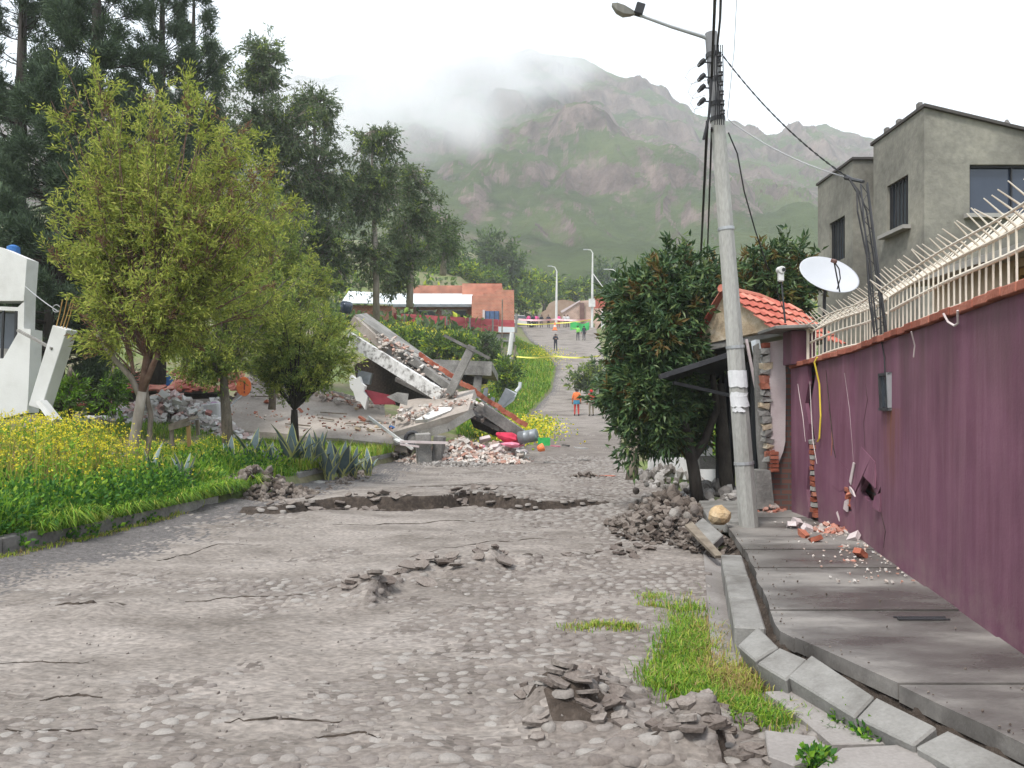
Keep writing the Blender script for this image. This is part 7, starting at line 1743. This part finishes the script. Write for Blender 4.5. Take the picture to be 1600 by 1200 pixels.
# weeds and scrub on the plots right of the street, behind the gate tree
g = np.random.default_rng(55); n = 2600; Yb = 19 + 50 * g.random(n); Xb = xright(Yb) + 1.2 + 24 * g.random(n) ** 1.4
p = np.stack([Xb, Yb, gz(Xb, Yb)], 1); rr = g.uniform(.25, .8, (n, 1)); m_ = 14
p = np.repeat(p, m_, 0) + g.normal(size=(n * m_, 3)) * np.repeat(rr, m_, 0) * np.array([.6, .6, .4]) + UP * np.repeat(rr, m_, 0) * .3
V, F = leaf_arrays(p, unit(g.normal(size=p.shape) + UP * .6), .32, .14, g)
np_mesh('plot_scrub', V, F, [M['leaf_bush2'], M['leaf_bush'], M['grass']], None, 'overgrown weeds on the plot right of the street beyond the gate', 'scrub', kind='stuff', midx=np.repeat(g.choice(3, n, p=[.5, .2, .3]), m_))
# ================================================================== UP THE STREET
M['farbrick'] = brick_mat('far_orange_brick', (.44, .115, .06), (.54, .165, .095), (.42, .25, .18), .26, .12, .025)
M['farbrick2'] = brick_mat('far_tan_brick', (.42, .23, .16), (.50, .30, .22), (.46, .38, .32), .26, .12, .025)
bh = thing('brick_house', 'unplastered orange brick house with pale sheet roof above the red fence', 'house', tuple(P(700, 520, 75)))
def fw(pts, Y, th, m, name, parent=bh):
    q = [P(x, y_, Y) for x, y_ in pts]; mb = MB(); mb.extrude(q, (0, th, 0)); return mb.build(name, M[m] if isinstance(m, str) else m, parent)
fw([(640, 446), (722, 446), (722, 462), (640, 462)], 79, .4, 'farbrick', 'rear_parapet')
fw([(722, 443), (784, 443), (786, 455), (775, 455), (760, 470), (722, 470)], 78, .4, 'farbrick', 'rear_parapet')
fw([(737, 462), (755, 462), (755, 457), (775, 457), (775, 453), (803, 453), (804, 520), (758 + 0, 520), (737, 520)], 73, 5, 'farbrick', 'right_wing')
fw([(618, 477), (737, 478), (737, 510), (614, 510)], 75, .4, 'farbrick', 'long_wall')
# pale sheet roof: real slope in ribbed sheets
for k in range(8):
    x0, x1 = 608 + k * 16.2, 608 + (k + 1) * 16.2 - .4
    quadslab([P(x0, 476, 73.6), P(x1, 476, 73.6), P(x1 + 1.5, 460, 78.5), P(x0 + 1.5, 460, 78.5)], .08, 'roofwhite', 'roof_sheet', bh)
mb = MB(); mb.bar(P(606, 478, 73.6), P(737, 478, 73.6), .2, .18); mb.build('gutter_board', M['tin_grey'], bh)
for x0, x1, y0, y1, m_ in ((656, 680, 486, 493, 'glass'), (709, 728, 485, 494, 'glass'), (690, 706, 485, 492, 'white'), (628, 640, 486, 493, 'glass')):
    w = fw([(x0, y0), (x1, y0), (x1, y1), (x0, y1)], 74.8, .1, m_, 'window')
    fw([(x0 - 2, y0 - 1.2), (x1 + 2, y0 - 1.2), (x1 + 2, y0), (x0 - 2, y0)], 74.7, .12, 'white', 'window_head', w)
w = fw([(758, 486), (780, 486), (780, 502), (758, 502)], 72.9, .08, mat('blue_curtained_glass', [(.05, .09, .19), (.09, .15, .28)], .4, 3), 'window')
for x_ in (758, 765, 772.5, 779.5): fw([(x_ - .5, 486), (x_ + .5, 486), (x_ + .5, 502), (x_ - .5, 502)], 72.8, .06, 'glass_blue', 'window_bar', w)
fw([(754, 484), (758, 484), (758, 503), (754, 503)], 72.8, .1, 'pinkwhite', 'window_jamb', w)
# white-roofed shed further left behind the tree
ws = thing('white_roofed_shed', 'shed with white sheet roof half hidden by the eucalyptus', 'shed', tuple(P(575, 490, 66)))
quadslab([P(533, 474, 64), P(616, 476, 64), P(620, 460, 69), P(545, 456, 69)], .08, 'roofwhite', 'roof', ws)
fw([(538, 476), (612, 478), (612, 500), (538, 500)], 65, 3, 'farbrick', 'wall', ws)
# red fence of sheets
rf = thing('red_sheet_fence', 'red painted sheet fence in two tiers below the brick house', 'fence', tuple(P(690, 522, 66)))
for k in range(9):
    x0, x1 = 574 + k * 25.6, 574 + (k + 1) * 25.6 - .5; y0 = np.interp(x0, [574, 635, 805], [486, 491, 501]); 
    fw([(x0, y0), (x1, y0 + 1), (x1, y0 + 11), (x0, y0 + 10.5)], 66 + (k % 2) * .08, .05, 'redfence', 'sheet', rf)
    y2 = np.interp(x0, [574, 805], [497, 512]); fw([(x0, y2), (x1, y2 + 1), (x1, y2 + 9), (x0, y2 + 9)], 65.6 + (k % 2) * .08, .05, 'redfence' if k < 8 else 'roofwhite', 'sheet', rf)
for x_ in (632, 698, 770, 734):
    mb = MB(); y_ = np.interp(x_, [574, 805], [489, 502]); mb.bar(P(x_, y_ - 2, 65.4), P(x_, y_ + 22, 65.4), .14, .14); mb.build('post', M['old_conc'], rf)
fw([(600, 518), (805, 522), (805, 534), (740, 532), (600, 524)], 65.8, .3, 'old_conc', 'footing_wall', rf)
# leaning white posts by the lane
for k, (x0, y0, x1, y1, Y, r_, m_, lab) in enumerate(((800, 520, 795, 560, 56, .16, 'white', 'stout white post leaning at the corner of the red fence'), (807, 490, 806, 520, 62, .10, 'old_conc', 'grey post at the right end of the red fence'), (785, 468, 784, 552, 60, .05, 'wood', 'thin dark pole standing in front of the brick house'), (806, 540, 796, 600, 48, .06, 'wood', 'thin leaning trunk on the green bank'))):
    mb = MB(); mb.tube([P(x1, y1, Y), P(x0, y0, Y)], r_, 7); mb.build('lane_post', M[m_], None, lab, 'post')
# far street lamps
def lamp(label, Y, base, top, arm, group='tall white street lamps up the street'):
    root = thing('street_lamp', label, 'street lamp', tuple(P(*base, Y)), group); b_, t_ = P(*base, Y), P(*top, Y); e = P(*arm, Y)
    mb = MB(); mb.tube([b_, b_.lerp(t_, .6), t_], [.16, .13, .08], 8); mb.build('mast', M['white'], root)
    mid = P((top[0] + arm[0]) / 2 + (top[0] - arm[0]) * .15, min(top[1], arm[1]) - 1 + (top[1] - arm[1]) * .3, Y)
    mb = MB(); mb.tube([t_, mid, e], [.07, .06, .05], 6); mb.build('arm', M['white'], root)
    mb = MB(); mb.box(e + Vector((-.15 if arm[0] < top[0] else .15, 0, 0)), (.6, .2, .12)); mb.build('lamp_head', M['metal'], root, bevel=.03); return root
lamp('white street lamp left of the street among the crowd', 100, (869, 505), (870, 424), (861, 416))
l2 = lamp('tallest white street lamp with a square sign on its mast', 98, (925, 512), (926, 395), (917, 390))
mb = MB(); mb.box(P(925, 473, 97.7), (.8, .05, 1.0)); mb.build('square_sign', M['white'], l2)
lamp('white street lamp furthest right near the brick wall', 96, (961, 515), (962, 425), (949, 421))
cable(catenary(P(927, 428, 98), P(955, 465, 96), .05, 6), .05, 'white', 'white stay cable running down from the tallest far lamp', 'stay_cable')
# brick walls and gateway at the top right
bw = thing('brick_compound_wall', 'brick compound wall with dark doorways at the top right of the street', 'wall', tuple(P(920, 515, 108)))
fw([(878, 487), (906, 470), (935, 468), (935, 505), (878, 505)], 112, .4, 'farbrick2', 'wall', bw)
fw([(876, 486), (906, 469), (906, 471), (878, 489)], 111.8, .5, 'pinkwhite', 'coping', bw)
fw([(906, 473), (913, 473), (913, 503), (906, 503)], 111.6, .2, 'brown', 'door', bw)
fw([(929, 464), (957, 466), (958, 480), (929, 484)], 106, .3, 'redtile', 'tiled_roof', bw)
fw([(930, 482), (975, 480), (975, 520), (930, 516)], 104, .4, 'farbrick2', 'gate_wall', bw)
fw([(945, 488), (953, 488), (953, 513), (945, 513)], 103.8, .2, 'brown', 'door', bw)
fw([(940, 486), (962, 487), (962, 490), (940, 489)], 103.4, .5, 'white', 'canopy', bw)
fw([(939, 488), (945, 488), (945, 516), (939, 516)], 103.7, .2, 'white', 'pier', bw)
# earth cutting behind the crowd
fw([(842, 500), (846, 488), (853, 484), (858, 474), (866, 470), (880, 468), (893, 470), (905, 475), (930, 478), (930, 506), (840, 506)], 118, 4, mat('bare_earth_cutting', [(.20, .13, .085), (.30, .21, .15), (.36, .27, .20)], .95, .8, .4, 5), 'earth_cutting', None)
bpy.data.objects['earth_cutting']['label'] = 'bare earth cutting behind the crowd'; bpy.data.objects['earth_cutting']['category'] = 'bank'; bpy.data.objects['earth_cutting']['kind'] = 'structure'
# barrier tapes
def tape(label, pts, w, m, name='barrier_tape'):
    mb = MB(); vs, fs = [], []; n = 14; P_ = []
    for a, b in zip(pts[:-1], pts[1:]):
        for i in range(n): P_.append(a.lerp(b, i / n) + Vector((0, 0, -.12 * math.sin(math.pi * i / n))))
    P_.append(pts[-1])
    for i, p in enumerate(P_):
        t = .5 * math.sin(i * .45); vs += [p + Vector((0, w / 2 * math.sin(t), w / 2 * math.cos(t))), p - Vector((0, w / 2 * math.sin(t), w / 2 * math.cos(t)))]
    for i in range(len(P_) - 1): fs.append((i * 2, i * 2 + 2, i * 2 + 3, i * 2 + 1))
    vs2 = [v + Vector((0, .006, 0)) for v in vs]; k = len(vs); fs += [tuple(x + k for x in reversed(f)) for f in fs]
    mb.mesh(vs + vs2, fs); return mb.build(name, M[m], None, label, 'barrier tape')
tape('yellow barrier tape stretched across the middle of the street', [P(797, 556, 56), P(868, 556.5, 57), P(938, 556, 58)], .11, 'tape_y')
tape('red and white barrier tape in front of the crowd', [P(810, 499, 99), P(869, 499, 99), P(925, 499, 98)], .22, 'tape_r')
tape('lower yellowish tape in front of the crowd', [P(808, 506, 98), P(869, 505, 98), P(930, 498, 98)], .13, 'tape_y')

# ------------------------------------------------------------------ people
def person(label, px, py, Y, h, cols, pose='stand', face_dir=0.0, hat=None, group=None, extra=None):
    """one skinned body; cols = dict(top, bottom, skin, shoe, hair)"""
    b_ = P(px, py, Y); z = float(zroad(Y) + road_h(np.array([b_.x]), np.array([Y]))[0]); root = thing('person', label, 'person', (b_.x, b_.y, z), group)
    s = h / 1.72
    J = dict(pel=(0, 0, .96), bel=(0, -.01, 1.10), che=(0, 0, 1.30), nk=(0, .01, 1.46), hd=(0, -.015, 1.57), ht=(0, -.01, 1.67),
             sl=(-.17, 0, 1.40), el=(-.25, .02, 1.13), wl=(-.25, -.06, .90), hl=(-.25, -.09, .81), sr=(.17, 0, 1.40), er=(.25, .02, 1.13), wr=(.25, -.06, .90), hr=(.25, -.09, .81),
             pl=(-.09, 0, .90), kl=(-.11, -.02, .50), al=(-.12, .02, .09), tl=(-.13, -.14, .035), pr=(.09, 0, .90), kr=(.11, -.02, .50), ar=(.12, .02, .09), tr=(.13, -.14, .035))
    if pose == 'arms': J.update(el=(-.26, -.06, 1.15), wl=(-.10, -.24, 1.18), hl=(-.03, -.27, 1.20), er=(.26, -.06, 1.15), wr=(.10, -.24, 1.18), hr=(.03, -.27, 1.20))
    if pose == 'akimbo': J.update(el=(-.36, .04, 1.16), wl=(-.20, -.06, 1.03), hl=(-.15, -.09, 1.01), er=(.36, .04, 1.16), wr=(.20, -.06, 1.03), hr=(.15, -.09, 1.01))
    if pose == 'walk': J.update(kl=(-.10, -.14, .52), al=(-.11, -.10, .10), tl=(-.12, -.26, .06), kr=(.10, .06, .49), ar=(.11, .22, .12), tr=(.12, .08, .04), wl=(-.24, .10, .92), hl=(-.24, .12, .84), wr=(.26, -.16, .95), hr=(.26, -.21, .88))
    if pose == 'reach': J.update(er=(.42, -.02, 1.38), wr=(.62, -.04, 1.42), hr=(.70, -.05, 1.43))
    E = [('pel', 'bel'), ('bel', 'che'), ('che', 'nk'), ('nk', 'hd'), ('hd', 'ht'), ('che', 'sl'), ('sl', 'el'), ('el', 'wl'), ('wl', 'hl'), ('che', 'sr'), ('sr', 'er'), ('er', 'wr'), ('wr', 'hr'), ('pel', 'pl'), ('pl', 'kl'), ('kl', 'al'), ('al', 'tl'), ('pel', 'pr'), ('pr', 'kr'), ('kr', 'ar'), ('ar', 'tr')]
    Rr = dict(pel=.135, bel=.13, che=.15, nk=.055, hd=.095, ht=.07, sl=.07, el=.05, wl=.036, hl=.045, sr=.07, er=.05, wr=.036, hr=.045, pl=.095, kl=.066, al=.045, tl=.04, pr=.095, kr=.066, ar=.045, tr=.04)
    # fingers: four and a thumb on each hand
    for sd in ('l', 'r'):
        w_, h_ = Vector(J['w' + sd]), Vector(J['h' + sd]); d = (h_ - w_).normalized(); sx = d.cross(Vector((0, 1, 0)) if abs(d.y) < .8 else Vector((0, 0, 1))).normalized()
        for i in range(4):
            n_ = f'f{sd}{i}'; J[n_] = tuple(h_ + d * (.085 - .012 * abs(i - 1.3)) + sx * (.022 * (i - 1.5))); Rr[n_] = .010; E.append(('h' + sd, n_))
        J['t' + sd + 'h'] = tuple(w_.lerp(h_, .6) + sx * .06 + d * .03); Rr['t' + sd + 'h'] = .011; E.append(('h' + sd, 't' + sd + 'h'))
    names = list(J); idx = {k: i for i, k in enumerate(names)}
    me = bpy.data.meshes.new('skeleton'); me.from_pydata([tuple(Vector(J[k]) * s) for k in names], [(idx[a], idx[b]) for a, b in E], [])
    tmp = bpy.data.objects.new('skeleton', me); COL.objects.link(tmp); md_ = tmp.modifiers.new('skin', 'SKIN'); md_.use_smooth_shade = True
    sv = me.skin_vertices[0].data
    for k in names:
        r_ = Rr[k] * s; sv[idx[k]].radius = (r_ * (1.25 if k in ('pel', 'bel', 'che') else 1), r_ * (.85 if k in ('pel', 'bel', 'che') else 1)); sv[idx[k]].use_root = (k == 'pel')
    sb_ = tmp.modifiers.new('sub', 'SUBSURF'); sb_.levels = 1; sb_.render_levels = 1
    dg = bpy.context.evaluated_depsgraph_get(); bme = bpy.data.meshes.new_from_object(tmp.evaluated_get(dg)); bpy.data.objects.remove(tmp)
    ms = ['top', 'bottom', 'skin', 'shoe']; bme.materials.clear()
    for k in ms: bme.materials.append(cols[k])
    hands = [Vector(J['h' + sd]) * s for sd in 'lr']; wr = [Vector(J['w' + sd]) * s for sd in 'lr']
    for p in bme.polygons:
        c = p.center; zz = c.z / s; k = 0
        if zz > 1.475: k = 2
        elif any((c - q).length < .075 * s for q in hands): k = 2
        elif zz < .11: k = 3
        elif zz < .95 and abs(c.x) < .215 * s: k = 1
        if any((c - q).length < .05 * s for q in hands): k = 2
        p.material_index = k; p.use_smooth = True
    bme.update(); o = put('body', bme, root)
    # hair or helmet over the head, nose, eyes
    hc = Vector(J['hd']) * s; org = Vector(root.location)
    mb = MB(); vs, fs = ICO[2]; pts = [org + hc + Vector((v[0] * .108 * s, v[1] * .115 * s + .012 * s, v[2] * .125 * s + .025 * s)) for v in vs]
    keep = [f for f in fs if sum(vs[i][2] for i in f) / 3 > (.15 if hat else -.05) - .55 * max(0, sum(vs[i][1] for i in f) / 3)]
    mb.mesh(pts, keep); mb.build('helmet' if hat else 'hair', hat or cols['hair'], root, smooth=True)
    if hat:
        mb = MB(); mb.lathe(org + hc + Vector((0, -.03 * s, .055 * s)), [(.10 * s, 0), (.145 * s, -.006), (.146 * s, 0), (.10 * s, .012)], 14); mb.build('helmet_brim', hat, root)
    mb = MB(); mb.mesh([org + hc + Vector(v) * s for v in ((0, -.10, .02), (-.016, -.095, -.02), (.016, -.095, -.02), (0, -.125, -.018))], [(0, 1, 3), (0, 3, 2), (1, 2, 3), (0, 2, 1)]); mb.build('nose', cols['skin'], root)
    for e_ in (-1, 1):
        mb = MB(); mb.rock(org + hc + Vector((e_ * .034, -.092, .02)) * s, (.012 * s,) * 3, random.Random(1), 1, 0); mb.build('eye', M['winframe'], root)
    if extra: extra(root, org, s)
    root.rotation_euler = (0, 0, face_dir)
    return root
def flat(name, c, r=.8): return mat(name, [tuple(x * .8 for x in c), c], r, 12)
SK = flat('skin_tone', (.36, .20, .14)); HAIR = flat('black_hair', (.02, .016, .014)); NAVY = flat('dark_uniform', (.022, .025, .04)); BLK = flat('black_shoe', (.015, .015, .016)); ORG_C = flat('orange_overalls', (.80, .20, .06)); RED_C = flat('red_overalls', (.55, .05, .04)); TEAL = flat('blue_shorts', (.05, .22, .34)); HIV = flat('high_visibility_green', (.25, .72, .12)); WHT = flat('white_shirt', (.62, .6, .6)); PNK = flat('pink_top', (.72, .10, .28)); DRD = flat('dark_red_overalls', (.35, .05, .04)); KHA = flat('khaki_trousers', (.20, .17, .12)); REFL = flat('reflective_strip', (.70, .70, .62))
def C(top, bottom, shoe=BLK): return dict(top=top, bottom=bottom, skin=SK, shoe=shoe, hair=HAIR)
def vest(m):
    def f(root, org, s):
        mb = MB(); n = 14
        prof = [(1.02, .19, .135), (1.12, .185, .13), (1.25, .20, .145), (1.36, .205, .14), (1.42, .16, .11)]; vs, fs = [], []
        for z, a, b in prof:
            for k in range(n): t = 2 * math.pi * k / n; vs.append(org + Vector((a * math.cos(t), b * math.sin(t), z)) * s)
        for i in range(len(prof) - 1):
            for k in range(n): fs.append((i * n + k, i * n + (k + 1) % n, (i + 1) * n + (k + 1) % n, (i + 1) * n + k))
        mb.mesh(vs, fs); mb.build('vest', m, root, smooth=True)
    return f
def pack(m):
    def f(root, org, s):
        mb = MB(); mb.box(org + Vector((0, .19, 1.22)) * s, (.30 * s, .16 * s, .42 * s)); mb.build('backpack', m, root, bevel=.05)
        mb = MB(); mb.tube([org + Vector((.18 * math.cos(t), .13 * math.sin(t), 1.0)) * s for t in np.linspace(0, 6.283, 15)], .03 * s, 6); mb.build('belt', REFL, root)
    return f
def waist(m):
    def f(root, org, s):
        mb = MB(); n = 14; vs, fs = [], []
        for z, a, b in ((.74, .20, .15), (.86, .20, .15), (.98, .18, .135)):
            for k in range(n): t = 2 * math.pi * k / n; vs.append(org + Vector((a * math.cos(t), b * math.sin(t), z)) * s)
        for i in range(2):
            for k in range(n): fs.append((i * n + k, i * n + (k + 1) % n, (i + 1) * n + (k + 1) % n, (i + 1) * n + k))
        mb.mesh(vs, fs); mb.build('shorts', m, root, smooth=True)
        vest(ORG_C)(root, org, s)
    return f
person('person in bright orange with blue shorts walking up the street', 901, 651, 50, 1.74, C(ORG_C, RED_C), 'stand', math.pi, None, None, waist(TEAL))
person('person in red and dark clothes with backpack beside the one in orange', 924, 653, 50, 1.68, C(DRD, KHA), 'stand', math.pi + .2, flat('red_helmet', (.55, .03, .03)), None, pack(RED_C))
person('person in dark uniform standing alone on the steep street', 868, 549, 80, 1.74, C(NAVY, NAVY), 'arms', .1)
person('person in high visibility vest with dark trousers near the tallest lamp', 903, 533, 92, 1.72, C(HIV, NAVY), 'reach', math.pi, None, None, vest(HIV))
person('person in dark uniform beside the one in high visibility vest', 912.5, 532, 92, 1.70, C(NAVY, NAVY), 'stand', math.pi + .3, None, None)
crowd = 'people standing behind the barrier tapes'
for px, py, c, pose, lab in ((826, 515, C(PNK, NAVY), 'stand', 'person in pink at the left end of the crowd'), (833.5, 514, C(NAVY, NAVY), 'stand', 'dark dressed person right of the pink one at the left end'), (838, 513, C(PNK, BLK), 'akimbo', 'person in pink top third from the left in the crowd'), (846, 513, C(NAVY, NAVY), 'stand', 'person in dark clothes left of the centre of the crowd'), (857, 513, C(NAVY, BLK), 'akimbo', 'dark dressed person just left of the lamp mast'), (873, 512, C(PNK, DRD), 'stand', 'person in pink right of the lamp mast'), (882, 512, C(WHT, KHA), 'stand', 'person in white with tan trousers at the right of the crowd'), (887, 512, C(WHT, NAVY), 'stand', 'person in white at the far right of the crowd')):
    person(lab, px, py, 105, 1.72, c, pose, random.Random(int(px)).uniform(-.5, .5), None, crowd)
# white car half hidden at the left end of the crowd
car = thing('parked_car', 'white car parked behind the tape at the left of the crowd', 'car', tuple(P(818, 514, 106)))
c_ = P(816, 514, 106); gz_ = float(zroad(106)); c_.z = gz_
def carp(poly, y0, y1, m, name, bev=.05):
    mb = MB(); mb.extrude([Vector((c_.x + x, c_.y + y0, gz_ + z)) for x, z in poly], (0, y1 - y0, 0)); return mb.build(name, m, car, bevel=bev)
carp([(-2.0, .35), (1.9, .35), (2.0, .6), (1.9, .85), (1.0, .95), (-1.9, .98), (-2.05, .7)], -.8, .8, M['white'], 'body')
carp([(-1.5, .98), (.9, .95), (.35, 1.45), (-1.1, 1.48)], -.7, .7, M['glass'], 'cabin')
carp([(-1.12, 1.48), (.36, 1.45), (.3, 1.52), (-1.05, 1.55)], -.7, .7, M['white'], 'roof', .02)
for x in (-1.25, 1.25):
    for y0 in (-.82, .66):
        mb = MB(); mb.tube([Vector((c_.x + x, c_.y + y0, gz_ + .32)), Vector((c_.x + x, c_.y + y0 + .18, gz_ + .32))], .32, 16); w = mb.build('wheel', M['blackcable'], car)
        mb = MB(); mb.tube([Vector((c_.x + x, c_.y + y0 - .01, gz_ + .32)), Vector((c_.x + x, c_.y + y0 + .02, gz_ + .32))], .18, 12); mb.build('rim', M['metal'], w)
# green sheet held near the lamp, cone
mb = MB(); c_ = P(903, 509, 95); vs, fs = [], []
for i in range(9):
    for j in range(4): vs.append(c_ + Vector((-.9 + i * .28, .1 * math.sin(i * 1.3 + j), .35 - j * .3 + .12 * math.sin(i * .9))))
for i in range(8):
    for j in range(3): k = i * 4 + j; fs.append((k, k + 4, k + 5, k + 1))
k = len(vs); vs += [v + Vector((0, .02, 0)) for v in vs]; fs += [tuple(a + k for a in reversed(f)) for f in fs]; mb.mesh(vs, fs); mb.build('green_sheet', M['green'], None, 'rippling green sheet hung near the tallest far lamp', 'sheet', smooth=True)
cc = thing('traffic_cone', 'orange traffic cone at the top of the street', 'traffic cone', tuple(P(867, 516, 97)))
c_ = P(867, 516, 97); mb = MB(); mb.lathe(c_, [(.28, .0), (.26, .06), (.06, .95), (.04, .97)], 12); mb.build('cone', M['orange'], cc)
mb = MB(); mb.lathe(c_ + Vector((0, 0, .4)), [(.19, 0), (.14, .2)], 12); mb.build('white_band', M['white'], cc)
mb = MB(); mb.box(c_ + Vector((0, 0, .02)), (.65, .65, .05)); mb.build('base', M['orange'], cc)
